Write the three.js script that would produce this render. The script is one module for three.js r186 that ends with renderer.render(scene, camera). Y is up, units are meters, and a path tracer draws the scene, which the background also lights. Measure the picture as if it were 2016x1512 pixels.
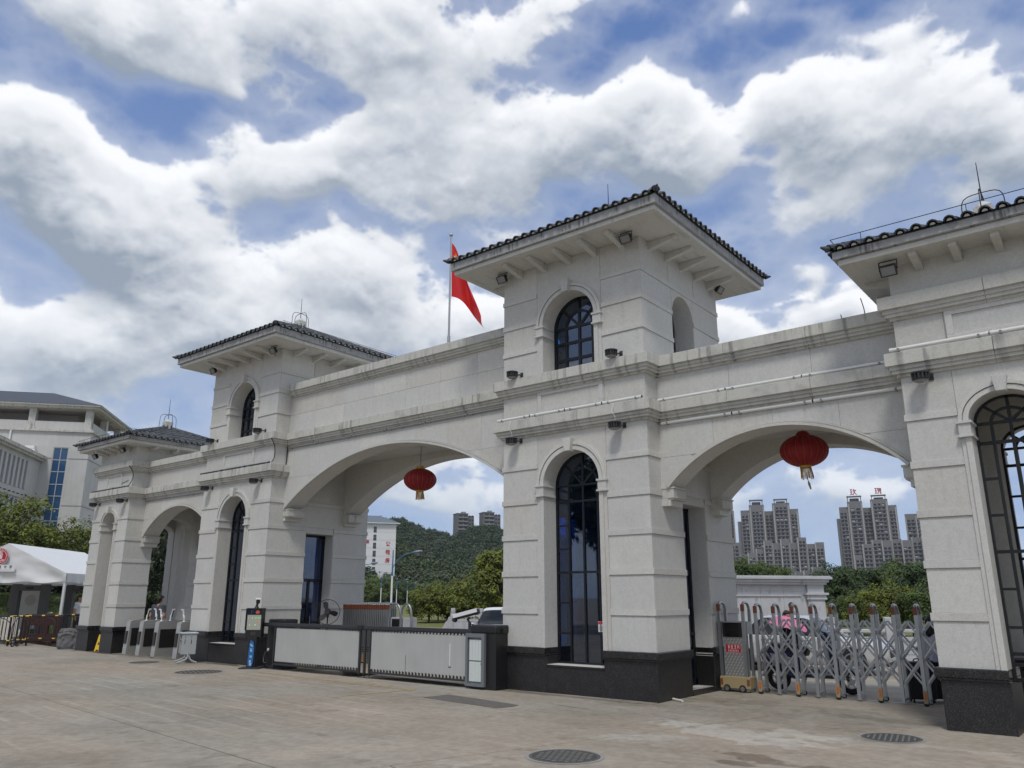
import * as THREE from 'three';
import { mergeGeometries } from 'three/addons/utils/BufferGeometryUtils.js';
import { RoundedBoxGeometry } from 'three/addons/geometries/RoundedBoxGeometry.js';
import { MarchingCubes } from 'three/addons/objects/MarchingCubes.js';
import { createNoise2D, createNoise3D } from 'simplex-noise';

// ---------------------------------------------------------------- camera, sky, sun, exposure
const scene = new THREE.Scene();
const camera = new THREE.PerspectiveCamera(52.07, 4 / 3, 0.1, 6000);
camera.rotation.order = 'YXZ';
camera.position.set(6.548, 1.6, 11.886);
camera.rotation.set(15.245 * Math.PI / 180, 38.772 * Math.PI / 180, 0.0012);

const renderer = new THREE.WebGLRenderer({ antialias: true });
renderer.setSize(1024, 768);
renderer.toneMapping = THREE.LinearToneMapping;
renderer.toneMappingExposure = 1.2;
renderer.shadowMap.enabled = true;

const sun = new THREE.DirectionalLight(new THREE.Color(1, 0.965, 0.91), 1.5);
sun.position.set(26, 78, 44);
sun.castShadow = true;
sun.shadow.radius = 24;
sun.shadow.mapSize.set(2048, 2048);
Object.assign(sun.shadow.camera, { left: -45, right: 30, top: 30, bottom: -30, near: 1, far: 220 });
scene.add(sun); scene.add(sun.target);
scene.fog = new THREE.FogExp2(new THREE.Color(0.74, 0.82, 0.93), 0.0001);

function mulberry(a) { return () => { a |= 0; a = a + 0x6D2B79F5 | 0; let t = Math.imul(a ^ a >>> 15, 1 | a); t = t + Math.imul(t ^ t >>> 7, 61 | t) ^ t; return ((t ^ t >>> 14) >>> 0) / 4294967296; }; }
const clamp = (x, a = 0, b = 1) => Math.min(b, Math.max(a, x));
const sstep = (a, b, x) => { const t = clamp((x - a) / (b - a)); return t * t * (3 - 2 * t); };
const mix = (a, b, t) => a + (b - a) * t;

{ // the sky: broken cumulus over blue, given as [azimuth left of -z, elevation, half width, half height (degrees), more or less cloud]
  const CLOUDS = [[69.6,35.9,7.1,2.1,0.90],[63.3,34.7,1.8,1.8,0.70],[54.4,37.8,6.1,2.3,0.95],[41.3,38.5,5.1,3.7,0.95],[61.0,34.1,1.4,0.8,0.60],[42.2,40.3,6.7,1.2,0.50],[72.1,26.4,7.8,4.2,1.00],[68.7,24.3,6.1,3.4,1.00],[73.6,28.4,3.2,1.7,0.90],[44.1,31.6,7.7,3.4,1.10],[28.1,35.0,3.2,2.6,1.20],[33.6,32.6,8.7,3.0,1.10],[20.8,31.1,6.5,2.0,0.90],[13.7,31.7,3.1,1.5,1.00],[15.4,29.8,3.7,1.3,0.60],[56.7,28.9,4.9,1.8,0.90],[53.4,31.0,3.7,1.8,0.80],[59.5,27.3,3.5,1.3,0.70],[5.3,30.0,4.3,4.3,1.00],[9.3,29.1,2.5,1.8,0.60],[14.1,26.0,4.6,1.8,0.90],[16.3,28.3,3.1,1.6,0.70],[62.6,20.7,5.3,2.9,1.10],[59.3,18.7,5.2,2.4,1.00],[69.2,15.4,7.2,3.5,1.00],[50.8,22.0,5.6,3.4,0.90],[52.5,18.7,5.6,2.2,0.80],[47.2,27.9,5.3,1.9,0.60],[71.0,11.6,5.3,1.9,0.60],[41.4,19.9,4.4,2.2,1.10],[22.1,18.8,2.4,2.1,1.00],[17.7,22.6,1.8,1.5,0.80],[17.8,18.3,3.6,1.0,0.70],[20.4,38.7,1.2,0.7,0.60],[14.3,37.9,2.0,0.7,0.45],[8.4,36.5,3.2,1.3,0.60],[23.0,35.2,0.6,0.4,0.50],[43.1,25.3,7.2,1.8,0.50],[27.4,19.9,7.1,2.2,0.80],[21.4,25.0,2.7,1.0,0.60],[15.2,20.0,2.2,0.6,0.45],[59.2,31.4,1.9,0.8,0.30],[13.5,17.8,3.0,0.7,0.40],[46.5,8.4,7.2,2.2,0.70],[40.9,7.7,3.7,1.8,0.80],[21.1,7.4,4.0,1.4,0.60],[13.2,6.3,3.0,1.3,0.60],[20.9,10.1,2.7,0.7,0.30],[71.5,32.1,4.6,1.3,-1.00],[66.5,31.7,4.8,1.8,-1.00],[57.1,32.8,3.5,1.9,-0.80],[53.3,34.6,2.3,1.1,-0.60],[60.8,38.0,0.9,1.2,-0.50],[20.7,36.5,7.5,2.9,-1.10],[28.3,39.3,4.3,1.8,-1.00],[16.3,33.8,2.4,1.2,-0.70],[49.5,26.4,4.2,1.0,-0.70],[73.6,21.3,1.8,1.4,-0.60],[72.7,19.0,2.3,1.1,-0.60],[23.1,27.6,4.7,1.5,-0.80],[19.9,25.2,2.0,2.0,-0.70],[17.9,20.1,4.2,1.2,-0.70],[7.4,26.8,2.4,1.8,-0.70],[4.6,23.3,2.1,1.8,-0.70],[10.8,32.6,1.7,1.8,-0.60],[57.2,26.3,2.0,1.2,-0.50],[39.1,27.5,5.4,1.1,-0.40],[19.9,21.3,1.7,1.2,-0.50],[11.5,20.2,2.4,2.0,-0.60],[18.3,9.3,4.2,2.1,-0.50],[14.2,11.4,3.1,2.0,-0.40],[51.1,20.2,1.8,1.4,-0.30]];
  const W = 4096, H = 2048, n3 = createNoise3D(mulberry(11)), n3b = createNoise3D(mulberry(12));
  const data = new Float32Array(W * H * 4), dens = new Float32Array(W * H), D = Math.PI / 180;
  const fb = (x, y, z, o, g) => { let s = 0, a = 0.5, f = 1; for (let i = 0; i < o; i++) { const v = n3(x * f, y * f, z * f); s += a * (i < 1 ? v : mix(v, 0.62 - 1.7 * Math.abs(v), 0.5)); a *= g; f *= 2.1; } return s; };
  const rows = Math.ceil(H * 0.53), shade = new Float32Array(W * rows);
  for (let j = 0; j < rows; j++) {
    const el = 90 - (j + 0.5) / H * 180, ce = Math.cos(el * D), se = Math.sin(el * D);
    for (let i = 0; i < W; i++) {
      // three.js: u = atan2(z, x) / 2pi + 0.5
      const th = ((i + 0.5) / W - 0.5) * 2 * Math.PI, x = Math.cos(th) * ce, z = Math.sin(th) * ce, y = se;
      const az = Math.atan2(-x, -z) / D;
      let da = az - 38.8; if (da > 180) da -= 360; if (da < -180) da += 360;
      const near = 1 - sstep(36, 54, Math.hypot(da, (el - 18) * 1.25)), inFrame = near > 0.5;
      const f = fb(x * 5 + 1.7, y * 8, z * 5, inFrame ? 8 : 5, 0.56);
      let g = 0, sh = 0;
      if (near > 0) {
        const q1 = n3b(x * 5, y * 5, z * 5), q2 = n3b(x * 5 + 5, y * 5, z * 5), wa = az + 2.2 * q1 + 0.9 * n3b(x * 13, y * 13, z * 13), we = el + 1.3 * q2 + 0.6 * n3b(x * 13 + 5, y * 13, z * 13);
        let gap = 0, sw = 1e-6, cl = 0;
        for (const c of CLOUDS) {
          let da = wa - c[0]; if (da > 180) da -= 360; if (da < -180) da += 360;
          da *= ce / c[2]; if (da > 2.4 || da < -2.4) continue;
          const de = (we - c[1]) / c[3], r = da * da + de * de; if (r > 6) continue;
          if (c[4] > 0) { const v = c[4] * Math.exp(-r * 0.75); cl = cl + v - Math.min(1, cl) * v * 0.75; const q = v * v; sw += q; sh += q * clamp(de - 0.2 * da, -1.3, 1.3); } else gap = Math.max(gap, -c[4] * Math.exp(-r * 0.9));
        }
        g = cl * 1.25 - 0.40 - gap * 0.85; sh /= sw;
      }
      // away from the listed clouds the same broken cover goes on
      const far = near < 1 ? 0.16 + 0.8 * n3b(x * 2.4 + 3, y * 3, z * 2.4) : 0;
      dens[j * W + i] = mix(far, g, near) + f * 1.2; shade[j * W + i] = sh * near;
    }
  }
  for (let j = 0; j < H; j++) {
    const el = 90 - (j + 0.5) / H * 180;
    for (let i = 0; i < W; i++) {
      let r, g, b;
      if (j >= rows) { r = 0.30; g = 0.31; b = 0.30; }
      else {
        const d = dens[j * W + i];
        const at = (dj, di) => dens[Math.max(0, j - dj) * W + (i + di + W) % W];
        const t = Math.pow(clamp(el / 42), 0.8);
        const br = mix(0.36, 0.102, t), bg = mix(0.49, 0.186, t), bb = mix(0.73, 0.425, t);
        const cr0 = sstep(-0.4, 0.7, shade[j * W + i]), a = Math.max(Math.pow(sstep(mix(-0.32, -0.06, cr0), mix(0.55, 0.30, cr0), d), 1.05) * 0.985, 0.36 * sstep(-1.0, 0.1, d)), thick = sstep(0.25, 1.0, d);
        const e1 = clamp(d - at(9, 1), -0.4, 0.4), e2 = clamp(d - at(32, 4), -0.8, 0.8);
        let lit = clamp(0.60 + e1 * 0.45 + e2 * 0.30 + shade[j * W + i] * 0.24 - thick * 0.26);
        const wisp = 1 - sstep(-0.2, 0.4, d); lit = mix(lit, 0.62, wisp * 0.6);
        const low = 1 - sstep(2, 22, el);
        const Lr = mix(0.30, 0.94, lit), Lg = mix(0.355, 0.955, lit), Lb = mix(0.435, 0.985, lit);
        const cr = mix(Lr, 0.56, low * 0.5), cg = mix(Lg, 0.64, low * 0.5), cb = mix(Lb, 0.75, low * 0.5);
        r = mix(br, cr, a); g = mix(bg, cg, a); b = mix(bb, cb, a);
        const hz = 1 - sstep(-2, 9, el);
        r = mix(r, 0.44, hz * 0.5); g = mix(g, 0.56, hz * 0.5); b = mix(b, 0.72, hz * 0.5);
      }
      // three.js stores the bottom row first
      const q = ((H - 1 - j) * W + i) * 4;
      data[q] = r * 0.88; data[q + 1] = g * 0.88; data[q + 2] = b * 0.88; data[q + 3] = 1;
    }
  }
  const sky = new THREE.DataTexture(data, W, H, THREE.RGBAFormat, THREE.FloatType);
  sky.mapping = THREE.EquirectangularReflectionMapping; sky.magFilter = sky.minFilter = THREE.LinearFilter; sky.needsUpdate = true;
  scene.background = sky; scene.environment = sky;
}

// ---------------------------------------------------------------- helpers
const taken = {};
function numbered(n) { const k = taken[n] = (taken[n] ?? -1) + 1; return k ? n + '_' + String(k).padStart(3, '0') : n; }
function tag(o, label, category, group, kind) { Object.assign(o.userData, { label, category }); if (group) o.userData.group = group; if (kind) o.userData.kind = kind; return o; }
function thing(name, label, category, p = [0, 0, 0], turn = 0, group) { const o = new THREE.Group(); o.name = numbered(name); o.position.set(...p); o.rotation.y = turn; scene.add(o); return tag(o, label, category, group); }
function clean(g) { const n = g.index ? g.toNonIndexed() : g; const r = new THREE.BufferGeometry(); const c = n.attributes.position.count; r.setAttribute('position', n.attributes.position); if (!n.attributes.normal) n.computeVertexNormals(); r.setAttribute('normal', n.attributes.normal); r.setAttribute('uv', n.attributes.uv ?? new THREE.BufferAttribute(new Float32Array(c * 2), 2)); return r; }
const merge = (list) => mergeGeometries(list.map(clean));
function mesh(name, g, mat, parent = scene) { const m = new THREE.Mesh(Array.isArray(g) ? (g.length === 1 ? g[0] : merge(g)) : g, mat); m.name = parent === scene ? numbered(name) : name; m.castShadow = m.receiveShadow = true; parent.add(m); return m; }
function structure(name, g, mat, label, category) { const m = mesh(name, g, mat); m.userData.kind = 'structure'; if (label) tag(m, label, category); return m; }
function box(x0, x1, y0, y1, z0, z1) { const g = new THREE.BoxGeometry(x1 - x0, y1 - y0, z1 - z0); g.translate((x0 + x1) / 2, (y0 + y1) / 2, (z0 + z1) / 2); return g; }
function rbox(x0, x1, y0, y1, z0, z1, r = 0.006, s = 1) { const g = new RoundedBoxGeometry(x1 - x0, y1 - y0, z1 - z0, s, Math.min(r, (x1 - x0) * 0.45, (y1 - y0) * 0.45, (z1 - z0) * 0.45)); g.translate((x0 + x1) / 2, (y0 + y1) / 2, (z0 + z1) / 2); return g; }
function cyl(r0, r1, h, x = 0, y = 0, z = 0, n = 16) { const g = new THREE.CylinderGeometry(r1, r0, h, n); g.translate(x, y + h / 2, z); return g; }   // r0 at the bottom
const UPV = new THREE.Vector3(0, 1, 0);
function rod(a, b, r, n = 8, r2 = r) { const A = new THREE.Vector3(...a), B = new THREE.Vector3(...b), d = B.clone().sub(A), L = d.length(); const g = new THREE.CylinderGeometry(r2, r, L, n); g.translate(0, L / 2, 0); g.applyQuaternion(new THREE.Quaternion().setFromUnitVectors(UPV, d.normalize())); g.translate(...a); return g; }
function bar(a, b, w, h, side = [0, 0, 1]) { const A = new THREE.Vector3(...a), B = new THREE.Vector3(...b), d = B.clone().sub(A), L = d.length(); d.normalize(); const s = new THREE.Vector3(...side), n = new THREE.Vector3().crossVectors(d, s).normalize(); s.crossVectors(n, d); const g = new THREE.BoxGeometry(w, L, h); g.translate(0, L / 2, 0); g.applyMatrix4(new THREE.Matrix4().makeBasis(n, d, s)); g.translate(...a); return g; }   // w across the plane given by side, h along side
function tube(pts, r, seg = 24, n = 6, closed = false) { return new THREE.TubeGeometry(new THREE.CatmullRomCurve3(pts.map((p) => new THREE.Vector3(...p)), closed), seg, r, n, closed); }
const T = (g, x = 0, y = 0, z = 0) => g.translate(x, y, z), RY = (g, a) => g.rotateY(a), RX = (g, a) => g.rotateX(a), RZ = (g, a) => g.rotateZ(a);
function uvm(g, s = 1, dx = 0, dy = 0) {   // uv in metres, each face from the plane it lies in
  if (Array.isArray(g)) g = merge(g); g = clean(g); const p = g.attributes.position, uv = g.attributes.uv;
  for (let i = 0; i < p.count; i += 3) {
    const ax = p.getX(i + 1) - p.getX(i), ay = p.getY(i + 1) - p.getY(i), az = p.getZ(i + 1) - p.getZ(i), bx = p.getX(i + 2) - p.getX(i), by = p.getY(i + 2) - p.getY(i), bz = p.getZ(i + 2) - p.getZ(i);
    const nx = Math.abs(ay * bz - az * by), ny = Math.abs(az * bx - ax * bz), nz = Math.abs(ax * by - ay * bx);
    for (let k = i; k < i + 3; k++) { const x = p.getX(k), y = p.getY(k), z = p.getZ(k); if (ny > nx && ny > nz) uv.setXY(k, (x + dx) / s, (z + dy) / s); else if (nx > nz) uv.setXY(k, (z + dx) / s, (y + dy) / s); else uv.setXY(k, (x + dx) / s, (y + dy) / s); }
  }
  return g;
}
function poly(pts, depth, z = 0, holes = [], bevel = 0) { const s = new THREE.Shape(pts.map((p) => new THREE.Vector2(...p))); for (const h of holes) s.holes.push(new THREE.Path(h.map((p) => new THREE.Vector2(...p)))); const g = new THREE.ExtrudeGeometry(s, { depth, bevelEnabled: bevel > 0, bevelSize: bevel, bevelThickness: bevel, bevelSegments: 1, curveSegments: 12 }); g.translate(0, 0, z); return g; }
const lin = (r, g, b) => new THREE.Color().setRGB(r, g, b);
function std(r, g, b, rough = 0.7, extra = {}) { return new THREE.MeshStandardMaterial({ color: lin(r, g, b), roughness: rough, ...extra }); }
function tex(w, h, fn, { srgb = true, repeat = [1, 1] } = {}) {   // fn(i, j) -> [r, g, b] 0..1 (srgb) or one value
  const d = new Uint8Array(w * h * 4);
  for (let j = 0; j < h; j++) for (let i = 0; i < w; i++) { const v = fn(i, j), o = (j * w + i) * 4; if (typeof v === 'number') d[o] = d[o + 1] = d[o + 2] = clamp(v) * 255; else { d[o] = clamp(v[0]) * 255; d[o + 1] = clamp(v[1]) * 255; d[o + 2] = clamp(v[2]) * 255; } d[o + 3] = 255; }
  const t = new THREE.DataTexture(d, w, h); t.wrapS = t.wrapT = THREE.RepeatWrapping; t.magFilter = THREE.LinearFilter; t.minFilter = THREE.LinearMipmapLinearFilter; t.generateMipmaps = true; if (srgb) t.colorSpace = THREE.SRGBColorSpace; t.repeat.set(...repeat); t.needsUpdate = true; return t;
}
function tileNoise(seed) {   // seamless value noise: f(x, y, period)
  const r = mulberry(seed), P = new Float32Array(65536); for (let i = 0; i < 65536; i++) P[i] = r();
  const at = (x, y, px, py) => P[((((y % py) + py) % py) * 251 + (((x % px) + px) % px) * 7) & 65535];
  return (x, y, px, py = px) => { const i = Math.floor(x), j = Math.floor(y), u = x - i, v = y - j, a = u * u * (3 - 2 * u), b = v * v * (3 - 2 * v); return mix(mix(at(i, j, px, py), at(i + 1, j, px, py), a), mix(at(i, j + 1, px, py), at(i + 1, j + 1, px, py), a), b); };
}
function fbmTile(seed, oct = 4) { const n = tileNoise(seed); return (u, v, f, fy = f) => { let s = 0, a = 0.5, t = 0; for (let o = 0; o < oct; o++) { s += a * n(u * f, v * fy, f, fy); t += a; a *= 0.5; f *= 2; fy *= 2; } return s / t; }; }   // u, v in 0..1
function bake(f, fx, fy = fx, R = 512) {   // a noise field kept in a grid, read back smoothly: g(u, v) with u, v repeating at 1
  const d = new Float32Array(R * R), M = R - 1; for (let j = 0; j < R; j++) for (let i = 0; i < R; i++) d[j * R + i] = f(i / R, j / R, fx, fy);
  return (u, v) => { const x = u * R, y = v * R, i = Math.floor(x), j = Math.floor(y), a = x - i, b = y - j, i0 = i & M, i1 = (i + 1) & M, j0 = (j & M) * R, j1 = ((j + 1) & M) * R; return (d[j0 + i0] * (1 - a) + d[j0 + i1] * a) * (1 - b) + (d[j1 + i0] * (1 - a) + d[j1 + i1] * a) * b; };
}
function canvasTex(w, h, draw) { const c = document.createElement('canvas'); c.width = w; c.height = h; draw(c.getContext('2d'), w, h); const t = new THREE.CanvasTexture(c); t.colorSpace = THREE.SRGBColorSpace; return t; }

// ---------------------------------------------------------------- materials
const MAT = {};
{
  const fn = fbmTile(3, 5), fm = fbmTile(8, 3), sp = mulberry(5), n6 = bake(fn, 6), m64 = bake(fm, 64), st = bake(fm, 40, 3), n54 = bake(fn, 5, 4), n9 = bake(fn, 9), m24 = bake(fm, 24, 24, 256), n10 = bake(fn, 10, 10, 256);
  const grain = new Float32Array(1024 * 1024); for (let i = 0; i < grain.length; i++) grain[i] = sp();
  const granite = (streak, dark, tint = [1, 1, 1]) => tex(1024, 1024, (i, j) => {
    const u = i / 1024, v = j / 1024, g = grain[j * 1024 + i], g2 = grain[((j >> 1) * 1024 + (i >> 1)) & 1048575];
    let b = 0.795 + (n6(u, v) - 0.5) * 0.045 + (m64(u, v) - 0.5) * 0.05;
    if (g2 > 0.90) b -= 0.085 * dark; else if (g2 < 0.07) b += 0.04; b += (g - 0.5) * 0.05;
    if (streak) { const s = sstep(0.52, 0.80, st(u, v)) * sstep(0.40, 0.72, n54(u, v)), e = sstep(0.52, 0.75, n9(u, v)); b -= s * 0.20 * streak + e * 0.07 * streak; }
    return [b * tint[0], b * tint[1], b * tint[2]];
  });
  const bump = tex(512, 512, (i, j) => grain[j * 1024 + i] * 0.6 + m64(i / 512, j / 512) * 0.4, { srgb: false });
  const rep = (t, k) => { const c = t.clone(); c.repeat.set(k, k); c.needsUpdate = true; return c; };
  const b3 = rep(bump, 0.9);
  const G = (t, rough, k = 0.42) => new THREE.MeshStandardMaterial({ map: rep(t, k), bumpMap: b3, bumpScale: 0.0012, roughness: rough });
  const gA = granite(0.08, 1.0, [1.0, 0.993, 0.962]), gB = granite(0.12, 1.1, [0.975, 0.97, 0.948]), gC = granite(1, 1, [0.965, 0.958, 0.918]);
  MAT.granite = [G(gA, 0.78), G(gB, 0.8, 0.45), G(gA, 0.75, 0.37), G(gB, 0.78, 0.4)]; MAT.granite[2].color = lin(0.93, 0.935, 0.94); MAT.granite[3].color = lin(0.985, 0.97, 0.94);
  MAT.weathered = G(gC, 0.85, 0.33);
  MAT.plaster = G(granite(0.35, 0.25, [0.99, 0.985, 0.955]), 0.9, 0.3);
  MAT.fascia = G(granite(1.5, 0.6, [0.80, 0.805, 0.80]), 0.9, 0.6);
  MAT.dark = new THREE.MeshStandardMaterial({ roughness: 0.42, map: rep(tex(512, 512, (i, j) => { const g = grain[j * 1024 + i], g2 = grain[((j >> 2) * 1024 + (i >> 1) + 7) & 1048575]; let b = 0.135 + (n9(i / 512, j / 512) - 0.5) * 0.05; if (g2 > 0.84) b += 0.15; if (g2 < 0.25) b -= 0.05; b += (g - 0.5) * 0.05; return [b * 1.03, b, b * 1.01]; }), 1.1) });
  MAT.darkpol = new THREE.MeshStandardMaterial({ roughness: 0.25, map: MAT.dark.map });
  MAT.tile = new THREE.MeshStandardMaterial({ roughness: 0.5, map: rep(tex(256, 256, (i, j) => { const u = i / 256, v = j / 256, b = 0.24 + (n10(u, v) - 0.5) * 0.22, w = sstep(0.66, 0.8, m24(u, v)); return [b * 0.95 + w * 0.16, b + w * 0.17, b * 1.06 + w * 0.15]; }), 0.8) });
}
MAT.bronze = std(0.012, 0.016, 0.022, 0.4, { metalness: 0.3 });
MAT.iron = std(0.012, 0.013, 0.014, 0.5, { metalness: 0.2 });
MAT.glass = new THREE.MeshPhysicalMaterial({ color: lin(0.16, 0.42, 0.68), roughness: 0.02, transmission: 1, thickness: 0, ior: 2.0, specularColor: lin(0.5, 0.78, 1) });
MAT.tint = std(0.006, 0.012, 0.018, 0.06);
MAT.steel = std(0.42, 0.42, 0.41, 0.34, { metalness: 0.9 });
MAT.alu = std(0.42, 0.43, 0.435, 0.38, { metalness: 0.85 });
MAT.black = std(0.014, 0.014, 0.015, 0.45);
MAT.matte = std(0.02, 0.02, 0.021, 0.85);
MAT.rubber = std(0.018, 0.018, 0.018, 0.9);
MAT.grey = std(0.22, 0.23, 0.235, 0.55);
MAT.charcoal = std(0.035, 0.037, 0.04, 0.5);
MAT.white = std(0.72, 0.73, 0.73, 0.45);
MAT.pvc = std(0.74, 0.74, 0.71, 0.4);
MAT.lens = new THREE.MeshStandardMaterial({ color: lin(0.24, 0.245, 0.24), roughness: 0.12 });
MAT.cable = std(0.02, 0.02, 0.02, 0.7);
MAT.mortar = std(0.62, 0.61, 0.57, 0.95);

// ---------------------------------------------------------------- ground
const groundY = (x, z) => z > -3.2 ? 0 : -0.30 * sstep(3.2, 10, -z);
{
  const fn = fbmTile(21, 5), fn2 = fbmTile(22, 5), fn3 = fbmTile(23, 3), S = 16;
  const n5 = bake(fn, 5), n9 = bake(fn, 9), n11 = bake(fn, 11), n7 = bake(fn, 7), q17 = bake(fn2, 17, 17, 1024), q12 = bake(fn2, 12, 96, 1024), q8 = bake(fn2, 8), q30 = bake(fn2, 30), q40 = bake(fn2, 40, 40, 1024), r220 = bake(fn3, 220, 220, 1024), r60 = bake(fn3, 60), r120 = bake(fn3, 120, 120, 1024);
  const sp = mulberry(31), grain = new Float32Array(131072); for (let i = 0; i < grain.length; i++) grain[i] = sp();
  const ca = Math.cos(0.117), sa = Math.sin(0.117);
  const paint = (features, N) => tex(N, N, (i, j) => {
    const u = i / N, v = j / N, x = u * S - 11, z = v * S - 3;      // metres on the plaza
    let r = 0.592, g = 0.560, b = 0.508;
    const big = n5(u, v) - 0.5, mid = q17(u, v) - 0.5, fine = r220(u, v) - 0.5, red = n9(u + 0.37, v + 0.11) - 0.5;
    let k = big * 0.10 + mid * 0.10 + fine * 0.10 + (grain[(j * 131 + i * 7) % grain.length] - 0.5) * 0.045;
    const br = q12(u + 0.5, v) - 0.5; k += br * 0.055;
    const blot = sstep(0.60, 0.76, q8(u + 0.21, v + 0.43)); k -= blot * 0.045;
    const spot = sstep(0.72, 0.80, r60(u + 0.3, v)); k -= spot * 0.05;
    r += k + red * 0.055; g += k + red * 0.01; b += k - red * 0.02;
    const along = x * ca + z * sa, across = z * ca - x * sa;
    const leftField = x < 0.25 - (z - 6.12) * 0.288;
    if (leftField) {   // worn stripes and the fine grooves of the broomed slabs
      const sN = q30(u, v), ph = ((across / 0.405) % 1 + 1) % 1, w = sstep(0.09, 0.02, Math.abs(ph - 0.5) * 0.75 + (sN - 0.5) * 0.08) * sstep(0.42, 0.62, n11(u + 0.6, v)) * sstep(-0.5, -3.0, x * 0.8 + 0.2);
      r += w * 0.045; g += w * 0.046; b += w * 0.046;
      const gr = Math.sin(along * 2 * Math.PI / 0.05 + q40(u, v) * 3) * 0.016 * sstep(0.38, 0.66, n7(u + 0.1, v + 0.7)); r += gr; g += gr; b += gr;
    }
    if (features) {
      // cement left on the slab by the pedestrian gate, an oil mark and a damp mark by the kerb stones
      const blob = (cx, cz, rx, rz, a) => { const c = Math.cos(a), s = Math.sin(a), dx = (x - cx) * c + (z - cz) * s, dz = (z - cz) * c - (x - cx) * s; return 1 - Math.hypot(dx / rx, dz / rz); };
      const rag = (q40(u + 0.13, v) - 0.5) * 1.9 + (r120(u, v + 0.2) - 0.5) * 0.9;
      let p = sstep(0.0, 0.30, blob(1.5, 1.75, 0.75, 0.38, 0.2) * 1.0 + rag); p = Math.max(p, sstep(0.05, 0.3, blob(2.3, 2.15, 1.1, 0.42, 0.26) + rag * 1.1), sstep(0.1, 0.35, blob(3.1, 1.7, 0.7, 0.25, 0.5) + rag) * 0.8, sstep(0.1, 0.4, blob(1.5, 2.9, 0.7, 0.2, -0.6) + rag) * 0.6, sstep(0.1, 0.4, blob(0.7, 5.5, 0.75, 0.28, -0.5) + rag) * 0.75, sstep(0.15, 0.45, blob(4.6, 1.5, 1.2, 0.2, 0.1) + rag) * 0.5);
      r += p * 0.07; g += p * 0.085; b += p * 0.10;
      let d = sstep(0.05, 0.4, blob(3.1, 3.4, 0.95, 0.2, 0.25) + rag) ; d = Math.max(d, sstep(0.1, 0.5, blob(2.85, 3.75, 0.3, 0.14, 0) + rag) * 1.1, sstep(0.15, 0.6, blob(-0.9, 1.25, 0.5, 0.05, 0.18) + rag * 0.6));
      r -= d * 0.13; g -= d * 0.135; b -= d * 0.13;
      const dirt = sstep(0.1, 0.6, blob(0.9, -0.9, 2.4, 0.5, 0.1) + rag) * 0.055 + sstep(0.1, 0.6, blob(3.4, -0.4, 1.6, 0.35, 0.0) + rag) * 0.06; r -= dirt; g -= dirt; b -= dirt;
    }
    return [r, g, b];
  });
  const bm = tex(1024, 1024, (i, j) => 0.5 + (r120(i / 1024, j / 1024) - 0.5) * 0.6 + (q17(i / 1024, j / 1024) - 0.5) * 0.6, { srgb: false });
  bm.repeat.set(4, 4);
  const near = new THREE.MeshStandardMaterial({ map: paint(true, 2048), bumpMap: bm, bumpScale: 0.006, roughness: 0.88 });
  const far = new THREE.MeshStandardMaterial({ map: paint(false, 1024), bumpMap: bm, bumpScale: 0.006, roughness: 0.9 });
  MAT.pave = far;
    // the base sheet, reaching the horizon, with the pavement falling a little beyond the gate
  const xs = [-3000, -600, -200, -90, -60, -45, -35, -28, -21, -14, -7, 0, 7, 14, 30, 90, 400, 3000], zs = [3000, 300, 60, 30, 14, 7, 2, -1, -3.2, -4, -5, -6, -7, -8, -9, -10, -14, -30, -60, -200, -600, -3000];
  const pos = [], uv = [], idx = [];
  for (const z of zs) for (const x of xs) { pos.push(x, groundY(x, z) - 0.012, z); uv.push((x + 11) / S, (z + 3) / S); }
  for (let j = 0; j < zs.length - 1; j++) for (let i = 0; i < xs.length - 1; i++) { const a = j * xs.length + i, b = a + 1, c = a + xs.length, d = c + 1; idx.push(a, b, c, b, d, c); }
  const gg = new THREE.BufferGeometry(); gg.setAttribute('position', new THREE.Float32BufferAttribute(pos, 3)); gg.setAttribute('uv', new THREE.Float32BufferAttribute(uv, 2)); gg.setIndex(idx); gg.computeVertexNormals();
  const base = structure('ground', gg, far, 'wide worn grey brown concrete forecourt before and behind the gate', 'ground');
  base.userData.category = 'ground';
  // concrete slabs with open joints
  const slab = (pts, mat) => {
    const c = pts.reduce((s, p) => [s[0] + p[0] / pts.length, s[1] + p[1] / pts.length], [0, 0]);
    const q = pts.map(([x, z]) => { const dx = c[0] - x, dz = c[1] - z, l = Math.hypot(dx, dz); return [x + dx / l * 0.022, z + dz / l * 0.022]; });
    const s = new THREE.Shape(q.map(([x, z]) => new THREE.Vector2(x, -z))); const g = new THREE.ExtrudeGeometry(s, { depth: 0.010, bevelEnabled: true, bevelSize: 0.004, bevelThickness: 0.003, bevelSegments: 1 });
    g.rotateX(-Math.PI / 2); g.translate(0, -0.013, 0);
    const cg = clean(g), p = cg.attributes.position, u = cg.attributes.uv; for (let i = 0; i < p.count; i++) u.setXY(i, (p.getX(i) + 11) / S, (p.getZ(i) + 3) / S);
    mesh('concrete_slab', cg, mat, base);
  };
  const jx = (z) => 0.25 - (z - 6.12) * 0.288;                       // the long joint
  const L = (x, k) => [x, 6.78 + (x + 0.53) * 0.114 + k * 4.35];     // joints across, left field
  const onLong = (k) => { let z = 6; for (let i = 0; i < 20; i++) z = L(jx(z), k)[1]; return [jx(z), z]; };
  const cols = [-3.9, -9.4, -15, -21, -27, -33, -39];
  const ks = [-1.47, -1, 0, 1, 2];
  const P = (ci, k) => { if (ci < 0) return k === -1.47 ? [jx(0.35), 0.35] : onLong(k); const x = cols[ci]; const z = L(x, k)[1]; return [x - (z - 5) * 0.114, k === -1.47 ? Math.min(z, 0.35) : z]; };
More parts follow.
